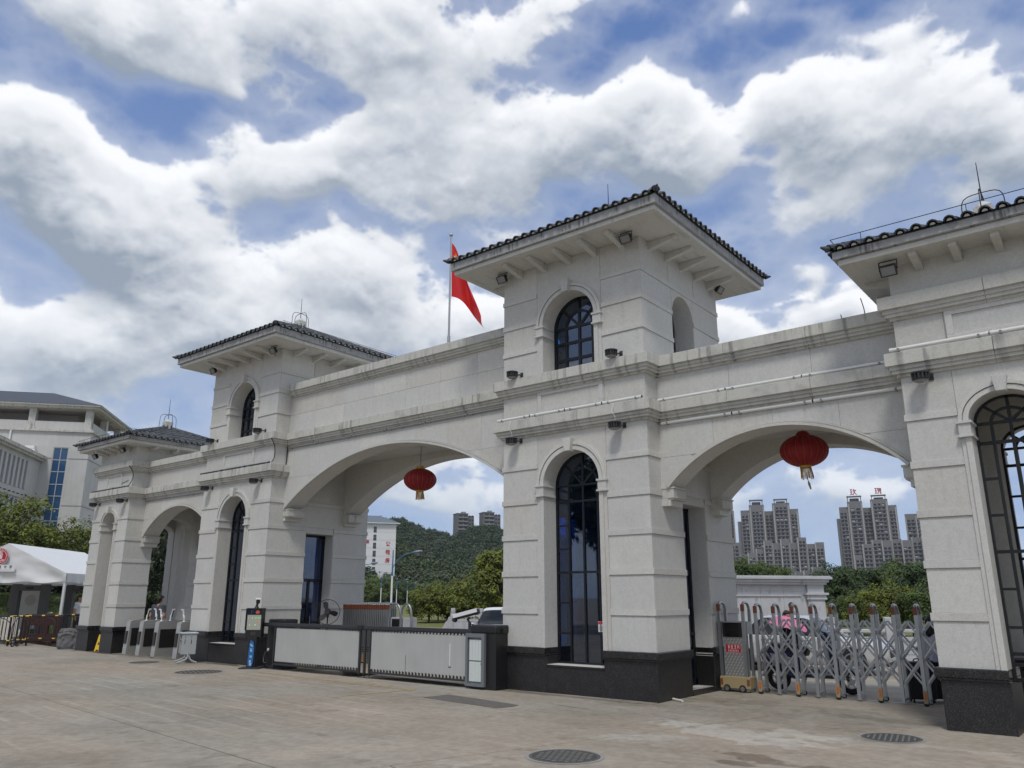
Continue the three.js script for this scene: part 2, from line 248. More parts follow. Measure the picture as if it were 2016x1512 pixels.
  for (let a = 0; a < ks.length - 1; a++) for (let c = -1; c < cols.length - 1; c++) slab([P(c, ks[a]), P(c, ks[a + 1]), P(c + 1, ks[a + 1]), P(c + 1, ks[a])], c < 1 ? near : far);
  const R = (x, k) => [x, 2.06 + (x - 1.93) * 0.27 + k * 4.4];
  const onR = (k) => { let z = 4; for (let i = 0; i < 20; i++) z = R(jx(z), k)[1]; return [jx(z), z]; };
  slab([[jx(0.35), 0.35], onR(0), R(5.4, 0), [5.9, 0.35]], near);
  slab([onR(0), onR(1), R(4.3, 1), R(5.4, 0)], near);
  slab([R(5.4, 0), R(4.3, 1), R(10, 1), R(11, 0)], near);
  slab([onR(1), onR(2), R(3.2, 2), R(4.3, 1)], near);
  slab([R(4.3, 1), R(3.2, 2), R(9, 2), R(10, 1)], near);
  slab([[5.9, 0.35], R(5.4, 0), R(11, 0), [11.5, 0.35]], near);
  const sheet = (name, pts, y, mat, label, cat, parent) => { const s = new THREE.Shape(pts.map(([x, z]) => new THREE.Vector2(x, -z))); const g = new THREE.ExtrudeGeometry(s, { depth: 0.003, bevelEnabled: false }); g.rotateX(-Math.PI / 2); g.translate(0, y, 0); const m = mesh(name, uvm(g), mat, parent); if (label) tag(m, label, cat); return m; };
  MAT.sheet = sheet;
  { const j = sheet('joint_dirt', [[-38.9, -3.15], [11.4, -3.15], [11.4, 14], [-38.9, 14]], -0.0105, std(0.10, 0.09, 0.075, 1), null, null, base); }
  // the strip under and behind the gate
  slab([[-39, 0.33], [-14.1, 0.33], [-14.1, -3.2], [-39, -3.2]], far); slab([[-14.1, 0.33], [-7, 0.33], [-7, -3.2], [-14.1, -3.2]], far); slab([[-7, 0.33], [0, 0.33], [0, -3.2], [-7, -3.2]], near); slab([[0, 0.33], [11.5, 0.33], [11.5, -3.2], [0, -3.2]], near);
  // faded yellow lines, repair strip
  const yellow = new THREE.MeshStandardMaterial({ roughness: 0.9, map: tex(256, 256, (i, j) => { const w = q30(i / 256, j / 256) + (r60(i / 256, j / 256) - 0.5) * 0.7; return w > 0.47 ? [0.70, 0.60, 0.34] : [0.60, 0.56, 0.49]; }) });
  const stripe = (x0, z0, x1, z1, w) => { const d = Math.hypot(x1 - x0, z1 - z0), nx = -(z1 - z0) / d * w / 2, nz = (x1 - x0) / d * w / 2; return [[x0 + nx, z0 + nz], [x1 + nx, z1 + nz], [x1 - nx, z1 - nz], [x0 - nx, z0 - nz]]; };
  const ln = sheet('painted_line', stripe(-4.60, 2.62, -4.32, 1.14, 0.075), 0.003, yellow); ln.userData.kind = 'structure'; tag(ln, 'short worn yellow line painted across the concrete before the barrier', 'road marking');
  const l2 = sheet('painted_line', stripe(-9.5, 0.92, -4.35, 1.22, 0.065), 0.003, yellow); l2.userData.kind = 'structure'; tag(l2, 'long faded yellow line painted along the foot of the barrier', 'road marking');
  const tar = new THREE.MeshStandardMaterial({ roughness: 0.92, map: tex(256, 256, (i, j) => { const b = 0.40 + (q30(i / 256, j / 256) - 0.5) * 0.14 + (r60(i / 256, j / 256) - 0.5) * 0.12; return [b, b * 0.97, b * 0.92]; }) });
  const rp = [[-3.41, 1.86], [-3.36, 1.62], [-3.33, 1.32], [-2.6, 1.43], [-1.54, 1.63], [-1.50, 1.85], [-1.58, 2.13], [-2.2, 2.05], [-2.9, 1.95]];
  const rs = sheet('repair_strip', rp, 0.002, tar); rs.userData.kind = 'structure'; tag(rs, 'dark grey rectangular repair patch in the concrete by the barrier cabinet', 'repair patch');
  // manhole covers
  const lidM = std(0.06, 0.058, 0.054, 0.85), studM = std(0.17, 0.165, 0.15, 0.7), cast = std(0.10, 0.098, 0.092, 0.8), ring = std(0.30, 0.285, 0.26, 0.95);
  const manhole = (x, z, r, label) => {
    const t = thing('manhole_cover', label, 'manhole cover', [x, 0.002, z], x * 3, 'round manhole covers in the concrete');
    mesh('collar', [new THREE.RingGeometry(r * 1.0, r * 1.14, 40).rotateX(-Math.PI / 2).translate(0, 0.002, 0)], ring, t);
    mesh('rim', [T(new THREE.TorusGeometry(r * 0.97, 0.018, 6, 40).rotateX(Math.PI / 2).scale(1, 0.22, 1), 0, 0.002, 0)], cast, t);
    const st = [], g = [cyl(r * 0.95, r * 0.95, 0.003, 0, 0, 0, 40)]; for (let k = -4; k <= 4; k++) { const y = k * r * 0.19, h = Math.sqrt(Math.max(0, r * r * 0.78 - y * y)); for (let m = -4; m <= 4; m++) { const xx = m * r * 0.2 + (k & 1) * r * 0.1; if (Math.abs(xx) < h - 0.02) st.push(box(xx - r * 0.07, xx + r * 0.07, 0.002, 0.007, y - r * 0.035, y + r * 0.035)); } }
    const lid = mesh('lid', g, lidM, t); mesh('lid_studs', st, studM, lid).userData.kind = 'stuff';
  };
  manhole(1.36, 4.54, 0.37, 'round studded manhole cover nearest the camera'); manhole(3.73, 1.16, 0.33, 'round manhole cover before the plinth of the near pavilion');
  manhole(-14.17, 1.15, 0.36, 'round manhole cover before the turnstiles'); manhole(-10.6, 1.72, 0.5, 'round manhole cover between school desk and display kiosk');
}

// ---------------------------------------------------------------- the gate
const HC = 0.75, H1 = 4.95, H2 = 5.79, H3 = 7.12, BANDS = [4.024, 3.361, 2.698, 2.035, 1.372];
const pick = mulberry(77), gran = () => MAT.granite[Math.floor(pick() * 4)];
function archPts(cx, y0, ys, hw, rise, n = 20) { const p = [[cx - hw, y0], [cx + hw, y0]]; for (let i = 0; i <= n; i++) { const a = i / n * Math.PI; p.push([cx + Math.cos(a) * hw, ys + Math.sin(a) * rise]); } return p; }
function ringGeo(cx, ys, hw, rise, w, depth, z, n = 28) { const o = [], q = []; for (let i = 0; i <= n; i++) { const a = i / n * Math.PI; o.push([cx + Math.cos(a) * (hw + w), ys + Math.sin(a) * (rise + w)]); q.unshift([cx + Math.cos(a) * hw, ys + Math.sin(a) * rise]); } return poly([...o, ...q], depth, z); }
// cornice stones along a straight run: side 'z+', 'z-', 'x+', 'x-'; a..b along the run, w the plane of the wall
function cornice(parent, side, a, b, w, yTop, ends = [1, 1], fh = 0.19, pf = 0.165, pm = 0.085, mh = 0.15) {
  const L = b - a, n = Math.max(1, Math.round(L / 1.25));
  for (let i = 0; i < n; i++) {
    const list = [];
    const put = (y0, y1, p, e) => { const s = a + L * i / n + (i ? 0.002 : -(ends[0] ? p : 0) + (e || 0)), t = a + L * (i + 1) / n - (i < n - 1 ? 0.002 : -(ends[1] ? p : 0)); list.push([s, t, y0, y1, p]); };
    put(yTop - fh, yTop, pf); put(yTop - fh - mh * 0.38, yTop - fh - 0.0005, pm + 0.035); put(yTop - fh - mh * 0.7, yTop - fh - mh * 0.38, pm + 0.012); put(yTop - fh - mh, yTop - fh - mh * 0.7, pm * 0.55);
    const g = list.map(([s, t, y0, y1, p], k) => { const f = (x0, x1, z0, z1) => k ? box(x0, x1, y0, y1, z0, z1) : rbox(x0, x1, y0, y1, z0, z1, 0.008); return side === 'z+' ? f(s, t, w - 0.02, w + p) : side === 'z-' ? f(s, t, w - p, w + 0.02) : side === 'x+' ? f(w - 0.02, w + p, s, t) : f(w - p, w + 0.02, s, t); });
    mesh('cornice_stone', uvm(g, 1, pick() * 7, pick() * 3), MAT.weathered, parent);
  }
}
const PROUD = 0.014;
function panelZ(parent, x0, x1, y0, y1, z, dir = 1, mat = gran()) { mesh('stone_panel', uvm(rbox(x0 + 0.002, x1 - 0.002, y0 + 0.002, y1 - 0.002, dir > 0 ? z - 0.004 : z - PROUD, dir > 0 ? z + PROUD : z + 0.004, 0.003), 1, pick() * 9, pick() * 9), mat, parent); }
function panelX(parent, z0, z1, y0, y1, x, dir = 1, mat = gran()) { z0 += 0.006; z1 -= 0.006; mesh('stone_panel', uvm(rbox(dir > 0 ? x - 0.004 : x - PROUD, dir > 0 ? x + PROUD : x + 0.004, y0 + 0.002, y1 - 0.002, z0 + 0.002, z1 - 0.002, 0.003), 1, pick() * 9, pick() * 9), mat, parent); }
const BP = 0.034;
function bandZ(parent, x0, x1, yc, z, dir = 1, h = 0.1) { mesh('band_stone', uvm(rbox(x0, x1, yc - h / 2, yc + h / 2, dir > 0 ? z - 0.004 : z - BP, dir > 0 ? z + BP : z + 0.004, 0.006), 1, pick() * 9, pick() * 9), gran(), parent); }
function bandX(parent, z0, z1, yc, x, dir = 1, h = 0.1) { mesh('band_stone', uvm(rbox(dir > 0 ? x - 0.004 : x - BP, dir > 0 ? x + BP : x + 0.004, yc - h / 2, yc + h / 2, z0, z1, 0.006), 1, pick() * 9, pick() * 9), gran(), parent); }

// arched window surround on a front (z) face: pilaster strips, capitals, ring, keystone
function surround(parent, cx, y0, ys, hw, rise, sw, z0, dir, capH = 0.22) {
  const z = 0, put = (g) => T(dir < 0 ? RY(g, Math.PI) : g, 0, 0, z0);
  const s = mesh('window_surround', uvm(put(merge([ringGeo(cx, ys, hw, rise, sw * 0.52, 0.05, z), ringGeo(cx, ys, hw + sw * 0.52, rise + sw * 0.52, sw * 0.10, 0.022, z), ringGeo(cx, ys, hw + sw * 0.62, rise + sw * 0.62, sw * 0.38, 0.065, z)])), 1, pick() * 5), gran(), parent);
  for (const d of [-1, 1]) {
    const e = cx + d * (hw - 0.007), o = cx + d * (hw + sw), m = cx + d * (hw + sw * 0.55);
    mesh('pilaster', uvm(put(merge([rbox(Math.min(e, m), Math.max(e, m), y0, ys - capH, z - 0.34, z + 0.05, 0.004), rbox(Math.min(m, o), Math.max(m, o), y0, ys - capH, z - 0.01, z + 0.03, 0.004)])), 1, pick() * 5), gran(), s);
    const a = Math.min(e - d * 0.03, o + d * 0.03), b = Math.max(e - d * 0.03, o + d * 0.03);
    mesh('capital', uvm(put(merge([rbox(a + 0.02, b - 0.02, ys - capH + 0.03, ys - 0.035, z - 0.3, z + 0.07, 0.004), rbox(a, b, ys - 0.036, ys, z - 0.3, z + 0.09, 0.004), rbox(a, b, ys - capH, ys - capH + 0.031, z - 0.3, z + 0.09, 0.004)])), 1, pick() * 5), gran(), s);
  }
  const kw = Math.max(0.07, sw * 0.5);
  mesh('keystone', uvm(put(poly([[cx - kw * 0.8, ys + rise - 0.03], [cx + kw * 0.8, ys + rise - 0.03], [cx + kw * 1.2, ys + rise + sw + 0.05], [cx - kw * 1.2, ys + rise + sw + 0.05]], 0.15, z - 0.004, [], 0.004)), 1, pick() * 5), gran(), s);
}
// glazed arched window: frame with bars as one part, panes under it
function archWindow(parent, cx, y0, ys, hw, rise, z, rowsMid, rowsSide, mat, glass, t = 0.03) {
  const c = hw * 0.52, g = [], v = (x, a, b, w = t) => g.push(box(x - w / 2, x + w / 2, a, b, z - 0.03, z + 0.03)), h = (y, a, b, w = t) => g.push(box(a, b, y - w / 2, y + w / 2, z - 0.028, z + 0.028));
  v(cx - c, y0, ys); v(cx, y0, ys + rise * 0.98); v(cx + c, y0, ys); h(ys, cx - hw, cx + hw); h(y0 + t / 2, cx - hw, cx + hw, t * 1.3); v(cx - hw + t / 2, y0, ys, t * 1.2); v(cx + hw - t / 2, y0, ys, t * 1.2);
  for (const y of rowsMid) h(y, cx - hw, cx + hw, t * 1.15); for (const y of rowsSide) { h(y, cx - hw, cx - c, t * 0.9); h(y, cx + c, cx + hw, t * 0.9); }
  g.push(ringGeo(cx, ys, hw - t, rise - t, t, 0.06, z - 0.03), ringGeo(cx, ys, c - t / 2, c * rise / hw - t / 2, t, 0.05, z - 0.025));
  for (const a of [Math.PI * 0.25, Math.PI * 0.75]) g.push(bar([cx + Math.cos(a) * 0.02, ys + Math.sin(a) * 0.02, z], [cx + Math.cos(a) * (hw - 0.01), ys + Math.sin(a) * (rise - 0.01), z], t, 0.05));
  const f = mesh(glass ? 'window' : 'window_grille', g, mat, parent);
  if (!glass) return f;
  const xs = [-hw, -c, 0, c, hw], pane = (x0, x1, a, b) => mesh('pane', box(cx + x0 + 0.004, cx + x1 - 0.004, a + 0.004, b - 0.004, z - 0.004 + (pick() - 0.5) * 0.004, z + 0.004), glass, f);
  const mid = [y0, ...rowsMid, ys].sort((a, b) => a - b), sd = [...new Set([y0, ...rowsMid, ...rowsSide, ys])].sort((a, b) => a - b);
  for (let i = 0; i < mid.length - 1; i++) { pane(xs[1], xs[2], mid[i], mid[i + 1]); pane(xs[2], xs[3], mid[i], mid[i + 1]); }
  for (let i = 0; i < sd.length - 1; i++) { pane(xs[0], xs[1], sd[i], sd[i + 1]); pane(xs[3], xs[4], sd[i], sd[i + 1]); }
  const sect = (r0, r1, a0, a1) => { const p = []; for (let i = 0; i <= 6; i++) { const a = mix(a0, a1, i / 6); p.push([cx + Math.cos(a) * r1 * hw, ys + Math.sin(a) * r1 * rise]); } for (let i = 6; i >= 0; i--) { const a = mix(a0, a1, i / 6); p.push([cx + Math.cos(a) * r0 * hw, ys + Math.sin(a) * r0 * rise]); } mesh('pane', poly(p, 0.008, z - 0.004), glass, f); };
  for (const [a, b] of [[0, 0.25], [0.25, 0.5], [0.5, 0.75], [0.75, 1]]) { sect(0.03, 0.5, a * Math.PI, b * Math.PI); sect(0.53, 0.97, a * Math.PI, b * Math.PI); }
  return f;
}
function tileGeo(r, len, taper = 0.9) {   // one barrel tile, running up +y, arched towards +z
  const pts = [], n = 7, o = [], q = [], r2 = r - 0.017; for (let i = 0; i <= n; i++) { const a = i / n * Math.PI; o.push([Math.cos(a) * r, Math.sin(a) * r]); q.unshift([Math.cos(a) * r2, Math.sin(a) * r2]); }
  const s = new THREE.Shape([...o, ...q].map((p) => new THREE.Vector2(...p))), g = new THREE.ExtrudeGeometry(s, { depth: len, bevelEnabled: false });
  g.rotateX(-Math.PI / 2); const p = g.attributes.position;   // (x, y, z) -> (x, z, -y)
  for (let i = 0; i < p.count; i++) { const k = mix(1, taper, p.getY(i) / len); p.setX(i, p.getX(i) * k); p.setZ(i, -p.getZ(i) * k); }
  g.index = null; const c = clean(g), a = c.attributes.position.array; for (let i = 0; i < a.length; i += 9) for (let k = 0; k < 3; k++) { const t = a[i + 3 + k]; a[i + 3 + k] = a[i + 6 + k]; a[i + 6 + k] = t; } c.computeVertexNormals(); return uvm(c);
}
// hipped roof: hx, hz half sizes at the eaves, yE eave height of the deck, yA apex
function roof(parent, hx, hz, yE, yA, single) {
  const deck = new THREE.BufferGeometry(), P = [[-hx, yE, hz], [hx, yE, hz], [hx, yE, -hz], [-hx, yE, -hz], [0, yA, 0]];
  deck.setAttribute('position', new THREE.Float32BufferAttribute([[0, 1, 4], [1, 2, 4], [2, 3, 4], [3, 0, 4], [0, 2, 1], [0, 3, 2]].flat().flatMap((i) => P[i]), 3)); deck.computeVertexNormals();
  const rf = mesh('roof', uvm(deck), MAT.tile, parent);
  const r = 0.076, sp = 0.205, cs = 0.23, tg = tileGeo(r, cs + 0.05), rest = [], plugs = [], rnd = mulberry(5);
  for (let f = 0; f < 4; f++) {
    const L = f % 2 ? hz : hx, D = f % 2 ? hx : hz, rise = yA - yE, sl = Math.hypot(D, rise), q = new THREE.Matrix4().makeRotationY(f * Math.PI / 2);
    // face f looks along +z turned by f quarter turns
    const up = new THREE.Vector3(0, rise / sl, -D / sl), nr = new THREE.Vector3(0, D / sl, rise / sl), ax = new THREE.Vector3(1, 0, 0);
    const n = Math.floor(2 * L / sp), off = -(n - 1) * sp / 2;
    for (let i = 0; i < n; i++) {
      const s = off + i * sp, max = sl * (1 - Math.abs(s) / L);
      for (let k = 0; k * cs < max - 0.06; k++) {
        const d0 = k * cs - 0.05, m = new THREE.Matrix4().makeBasis(ax, up, nr).setPosition(s + (rnd() - 0.5) * 0.012, yE + up.y * d0 + nr.y * (0.012 + (rnd() - 0.5) * 0.01), D + up.z * d0 + nr.z * 0.012).premultiply(q);
        if (k === 0 && single.includes(f)) { const t = new THREE.Mesh(tg, MAT.tile); t.name = 'roof_tile'; t.castShadow = t.receiveShadow = true; t.applyMatrix4(m); rf.add(t); }
        else rest.push(tg.clone().applyMatrix4(m));
        if (k === 0) plugs.push(T(new THREE.CircleGeometry(r * 0.46, 8, 0, Math.PI).rotateX(-Math.PI / 2).rotateX(Math.PI), 0, 0.035, 0).applyMatrix4(m));
      }
      // drip tile between the barrels
      const m = new THREE.Matrix4().makeBasis(ax, up, nr).setPosition(s + sp / 2, yE - up.y * 0.03 + 0.01, D - up.z * 0.03).premultiply(q); if (i < n - 1) rest.push(new THREE.CylinderGeometry(0.075, 0.075, 0.34, 8, 1, true, Math.PI * 0.75, Math.PI * 0.5).translate(0, 0.17, -0.0).translate(0, 0, 0.078).applyMatrix4(m));
    }
  }
  for (const [sx, sz] of [[1, 1], [1, -1], [-1, -1], [-1, 1]]) {   // hips: ridge tiles, with a kicked-up end
    const a = new THREE.Vector3(sx * (hx + 0.01), yE + 0.03, sz * (hz + 0.01)), b = new THREE.Vector3(0, yA + 0.05, 0), d = b.clone().sub(a), Ls = d.length(); d.normalize(); const side = new THREE.Vector3().crossVectors(UPV, d).normalize().negate(), nr = new THREE.Vector3().crossVectors(side, d).normalize();
    const hg = tileGeo(0.085, 0.3); for (let k = 0; k * 0.25 < Ls - 0.1; k++) rest.push(hg.clone().applyMatrix4(new THREE.Matrix4().makeBasis(side, d, nr).setPosition(a.x + d.x * k * 0.25, a.y + d.y * k * 0.25, a.z + d.z * k * 0.25)));
    rest.push(rod([a.x, a.y + 0.015, a.z], [a.x - d.x * 0.13, a.y + 0.035, a.z - d.z * 0.13], 0.055, 7, 0.015));
  }
  const m = mesh('roof_tiles', uvm(merge(rest)), MAT.tile, rf); m.userData.kind = 'stuff';
  const pm = mesh('tile_mortar', merge(plugs), MAT.mortar, rf); pm.userData.kind = 'stuff';
  return rf;
}
function finial(parent, yA, rodTop) {
  const f = mesh('roof_finial', uvm([rbox(-0.13, 0.13, yA - 0.12, yA + 0.26, -0.13, 0.13, 0.01), new THREE.ConeGeometry(0.17, 0.12, 4).rotateY(Math.PI / 4).translate(0, yA + 0.32, 0)]), MAT.plaster, parent);
  const g = [rod([0, yA + 0.3, 0], [0, rodTop, 0], 0.012, 6, 0.006)]; for (const [x, z] of [[1, 0], [-1, 0], [0, 1], [0, -1]]) g.push(tube([[0, yA + 0.52, 0], [x * 0.2, yA + 0.50, z * 0.2], [x * 0.27, yA + 0.44, z * 0.27], [x * 0.30, yA + 0.1, z * 0.30], [x * 0.33, yA - 0.16, z * 0.33]], 0.008, 14, 5));
  mesh('lightning_rod', g, MAT.iron, f);
}
function gateTower({ name, label, x, zf, hw, depth, tall, rods, sides }) {
  const t = thing(name, label, 'gate tower', [x, 0, zf - depth / 2]); const F = depth / 2, W = 0.40;
  const win = tall ? { hw: 0.615, sw: 0.15, ys: 3.65, rise: 0.60, y0: 0.47 } : { hw: 0.43, sw: 0.12, ys: 3.885, rise: 0.36, y0: 0.0 };
  const top = tall ? 8.10 : 6.30;
  const up = { hw: 0.60, sw: 0.15, ys: 6.79, rise: 0.60, y0: 5.85 };
  // core walls
  const frontHoles = [archPts(0, win.y0 + (tall ? 0 : -0.001) + 0.004, win.ys, win.hw, win.rise)]; if (tall) frontHoles.push(archPts(0, up.y0, up.ys, up.hw, up.rise));
  for (const s of [1, -1]) { const g = tall ? poly([[-hw, 0], [hw, 0], [hw, top], [-hw, top]], W, s > 0 ? F - W : -F, frontHoles) : poly([[-hw, 0], [-win.hw, 0], ...archPts(0, 0, win.ys, win.hw, win.rise).slice(2).reverse(), [win.hw, 0], [hw, 0], [hw, top], [-hw, top]], W, s > 0 ? F - W : -F); mesh('wall', uvm(g), MAT.granite[0], t); }
  // side walls: door opening (tall) or open passage (low); positions given as distance from the front
  const zc = depth / 2, dw = 0.45, sideHoles = (s) => { const h = []; if (tall) { h.push([[zc - dw, 0.09], [zc + dw, 0.09], [zc + dw, 3.25], [zc - dw, 3.25]]); h.push(archPts(zc, 5.80, 6.90, 0.45, 0.47)); } return h; };
  for (const s of [1, -1]) {
    let g; if (tall) g = poly([[W, 0], [depth - W, 0], [depth - W, top], [W, top]], W - 0.002, 0, sideHoles(s));
    else { const a = 0.89, b = depth - (s < 0 && x < 0 ? 0.42 : 0.89), ap = []; for (let i = 0; i <= 14; i++) { const q = i / 14 * Math.PI; ap.push([(a + b) / 2 - Math.cos(q) * (b - a) / 2, 3.75 + Math.sin(q) * 0.36]); } g = poly([[W, 0], [a, 0], ...ap, [b, 0], [depth - W, 0], [depth - W, top], [W, top]], W - 0.002, 0); }
    g.rotateY(Math.PI / 2); g.translate(s > 0 ? hw - W : -hw + 0.002, 0, F); mesh('wall', uvm(g), MAT.granite[1], t);
  }
  // plinth
  const pp = 0.016, pc = 0.072, inner = win.hw, zi = tall ? zc - dw : 0.89;
  for (const sx of [1, -1]) for (const sz of [1, -1]) {
    const X0 = sx * (inner - 0.014), X1 = sx * (hw + pp), Z1 = sz * (F + pp), Z0 = sz * (F - zi);
    const bx = (e, y0, y1, r) => rbox(Math.min(X0, X1 + sx * e), Math.max(X0, X1 + sx * e), y0, y1, Math.min(Z0, Z1 + sz * e), Math.max(Z0, Z1 + sz * e), r);
    const p = mesh('plinth', uvm(bx(0, -0.02, HC - 0.15, 0.004), 1, pick() * 5, pick() * 5), MAT.dark, t);
    mesh('plinth_cap', uvm([bx(0.03, HC - 0.148, HC - 0.115, 0.004), bx(pc - pp, HC - 0.114, HC, 0.012)], 1, pick() * 5), MAT.darkpol, p);
  }
  if (tall) for (const s of [1, -1]) { mesh('plinth', uvm(rbox(-inner + 0.016, inner - 0.016, -0.02, win.y0 - 0.035, Math.min(s * (F - W), s * (F + pp - 0.006)), Math.max(s * (F - W), s * (F + pp - 0.006)), 0.004), 1, 3, 2), MAT.dark, t); mesh('window_sill', uvm(rbox(-inner + 0.016, inner - 0.016, win.y0 - 0.034, win.y0, Math.min(s * (F - W), s * (F + pp + 0.01)), Math.max(s * (F - W), s * (F + pp + 0.01)), 0.006)), MAT.darkpol, t); }
  // front and back face: panels, bands, surround
  for (const s of tall || 1 ? [1, -1] : [1]) {
    const z = s * F, e = win.hw + win.sw;
    for (const d of [1, -1]) {
      const a = d > 0 ? e : -hw - PROUD, b = d > 0 ? hw + PROUD : -e;
      let y = HC; for (const bc of [...BANDS].reverse()) { panelZ(t, a, b, y, bc - 0.05, z, s); bandZ(t, d > 0 ? e : -hw - BP, d > 0 ? hw + BP : -e, bc, z, s); y = bc + 0.05; }
      panelZ(t, a, b, y, H1 - 0.30, z, s);
      panelZ(t, d > 0 ? e : -hw - PROUD, d > 0 ? hw + PROUD : -e, H1, H2 - 0.30, z, s);
      if (tall) { const e2 = up.hw + up.sw; let yy = H2; for (const bc of [6.35, 6.92, 7.47]) { panelZ(t, d > 0 ? e2 : -hw - PROUD, d > 0 ? hw + PROUD : -e2, yy, bc - 0.045, z, s); bandZ(t, d > 0 ? e2 : -hw - BP + 0.006, d > 0 ? hw + BP - 0.006 : -e2, bc, z, s, 0.09); yy = bc + 0.045; } panelZ(t, d > 0 ? e2 : -hw - PROUD, d > 0 ? hw + PROUD : -e2, yy, top - 0.002, z, s); }
    }
    const cap = (w, lo, hi) => { const n = 20, p = [[w.hw + w.sw - 0.003, lo], [w.hw + w.sw - 0.003, hi], [-w.hw - w.sw + 0.003, hi], [-w.hw - w.sw + 0.003, lo]]; for (let i = n; i >= 0; i--) { const a = i / n * Math.PI; p.push([Math.cos(a) * (w.hw + w.sw - 0.006), Math.max(lo, w.ys + Math.sin(a) * (w.rise + w.sw - 0.004))]); } return poly(p, PROUD + 0.004, s > 0 ? z - 0.004 : z - PROUD); };
    mesh('stone_panel', uvm(cap(win, win.ys, H1 - 0.30), 1, pick() * 9), gran(), t);
    surround(t, 0, HC + 0.0, win.ys, win.hw, win.rise, win.sw, z, s);
    // frieze panel in a raised frame
    const fr = mesh('frieze_panel', uvm(rbox(-e + 0.004, e - 0.004, H1 + 0.004, H2 - 0.302, s > 0 ? z - 0.004 : z - PROUD, s > 0 ? z + PROUD : z + 0.004, 0.003), 1, pick() * 9), gran(), t);
    const q = (x0, x1, y0, y1) => rbox(x0, x1, y0, y1, s > 0 ? z + PROUD - 0.002 : z - PROUD - 0.026, s > 0 ? z + PROUD + 0.026 : z - PROUD + 0.002, 0.004), fe = e - 0.02;
    mesh('frieze_frame', uvm([q(-fe, fe, H2 - 0.40, H2 - 0.325), q(-fe, fe, H1 + 0.08, H1 + 0.155), q(-fe, -fe + 0.09, H1 + 0.156, H2 - 0.401), q(fe - 0.09, fe, H1 + 0.156, H2 - 0.401)], 1, pick() * 5), gran(), fr);
    if (tall) { mesh('stone_panel', uvm(cap(up, up.ys, top - 0.002), 1, pick() * 9), gran(), t); surround(t, 0, H2, up.ys, up.hw, up.rise, up.sw, z, s); }
    if (tall) { archWindow(t, 0, win.y0, win.ys, win.hw, win.rise, s * (F - 0.38), [2.06, 3.35], [2.91, 2.48, 1.52, 0.99], MAT.bronze, MAT.glass, 0.034); archWindow(t, 0, up.y0 - 0.02, up.ys, up.hw, up.rise, s * (F - 0.38), [6.47, 6.13], [], MAT.bronze, MAT.glass, 0.05); }
    else if (name === 'gate_pavilion_near') archWindow(t, 0, 0.60, win.ys, win.hw, win.rise, s * (F - 0.34), [3.62, 2.19, 0.93, 0.80], [3.14, 2.66, 1.72, 1.25], MAT.iron, null, 0.036);
  }
  // sides
  for (const s of [1, -1]) {
    const xw = s * hw, z1 = F - zi, parts = [[z1, F], [-F, !tall && s < 0 && x < 0 ? -F + 0.42 : -z1]];
    for (const [a, b] of parts) {
      let y = HC; for (const bc of [...BANDS].reverse()) { if (bc > 3.4 && tall) break; panelX(t, a, b, y, bc - 0.05, xw, s); bandX(t, a + (a === -F ? 0.006 : 0.002), b - (b === F ? 0.006 : 0.002), bc, xw, s); y = bc + 0.05; }
      if (!tall) panelX(t, a, b, y, H1 - 0.3, xw, s);
    }
    if (tall) { panelX(t, -F, F, 3.411, 3.974, xw, s); bandX(t, -F + 0.006, F - 0.006, BANDS[0], xw, s); panelX(t, -F, F, 4.074, H1 - 0.3, xw, s); panelX(t, z1 * -1, z1, 3.25, 3.36, xw, s); }
    else { const ap = []; for (let i = 0; i <= 14; i++) { const q = i / 14 * Math.PI; ap.push([-Math.cos(q) * z1, 3.75 + Math.sin(q) * 0.36]); } const g = poly([[-z1, 3.75], ...ap, [z1, 3.75], [z1, H1 - 0.3], [-z1, H1 - 0.3]], PROUD + 0.004, s > 0 ? -0.004 : -PROUD); g.rotateY(Math.PI / 2); g.translate(xw, 0, 0); mesh('stone_panel', uvm(g), gran(), t); }
    panelX(t, -F, F, H1, H2 - 0.30, xw, s);
    if (tall) {
      let yy = H2; for (const bc of [6.35, 6.92]) { for (const [a, b] of [[0.45, F], [-F, -0.45]]) { panelX(t, a, b, yy, bc - 0.045, xw, s); bandX(t, a + (a === -F ? 0.006 : 0), b - (b === F ? 0.006 : 0), bc, xw, s, 0.09); } yy = bc + 0.045; }
      for (const [a, b] of [[0.45, F], [-F, -0.45]]) panelX(t, a, b, yy, 7.425, xw, s);
      const ap = []; for (let i = 0; i <= 14; i++) { const q = i / 14 * Math.PI; ap.push([-Math.cos(q) * 0.45, 6.90 + Math.sin(q) * 0.47]); } const g = poly([...ap, [0.447, 7.425], [-0.447, 7.425]], PROUD + 0.004, s > 0 ? -0.004 : -PROUD); g.rotateY(Math.PI / 2); g.translate(xw, 0, 0); mesh('stone_panel', uvm(g), gran(), t);
      bandX(t, -F + 0.006, F - 0.006, 7.47, xw, s, 0.09); for (const [a, b] of [[-F, -F / 3], [-F / 3, F / 3], [F / 3, F]]) panelX(t, a, b, 7.515, top - 0.002, xw, s);
      // door in the side, glazed transom over two leaves
      const xd = s * (hw - 0.36), d0 = -dw, d1 = dw, dx = (x0, x1) => [Math.min(s * x0, s * x1), Math.max(s * x0, s * x1)], [xa, xb] = dx(Math.abs(xd) - 0.03, Math.abs(xd) + 0.03);
      const dr = mesh('door', [box(xa, xb, 0.09, 3.25, d0, d0 + 0.06), box(xa, xb, 0.09, 3.25, d1 - 0.06, d1), box(xa, xb, 3.19, 3.25, d0, d1), box(xa, xb, 2.02, 2.10, d0, d1), box(xa, xb, 0.09, 0.2, d0, d1), box(xa, xb, 0.09, 2.05, -0.035, 0.035), box(xa - 0.005, xb + 0.005, 0.95, 1.0, d0, d1)], MAT.bronze, t);
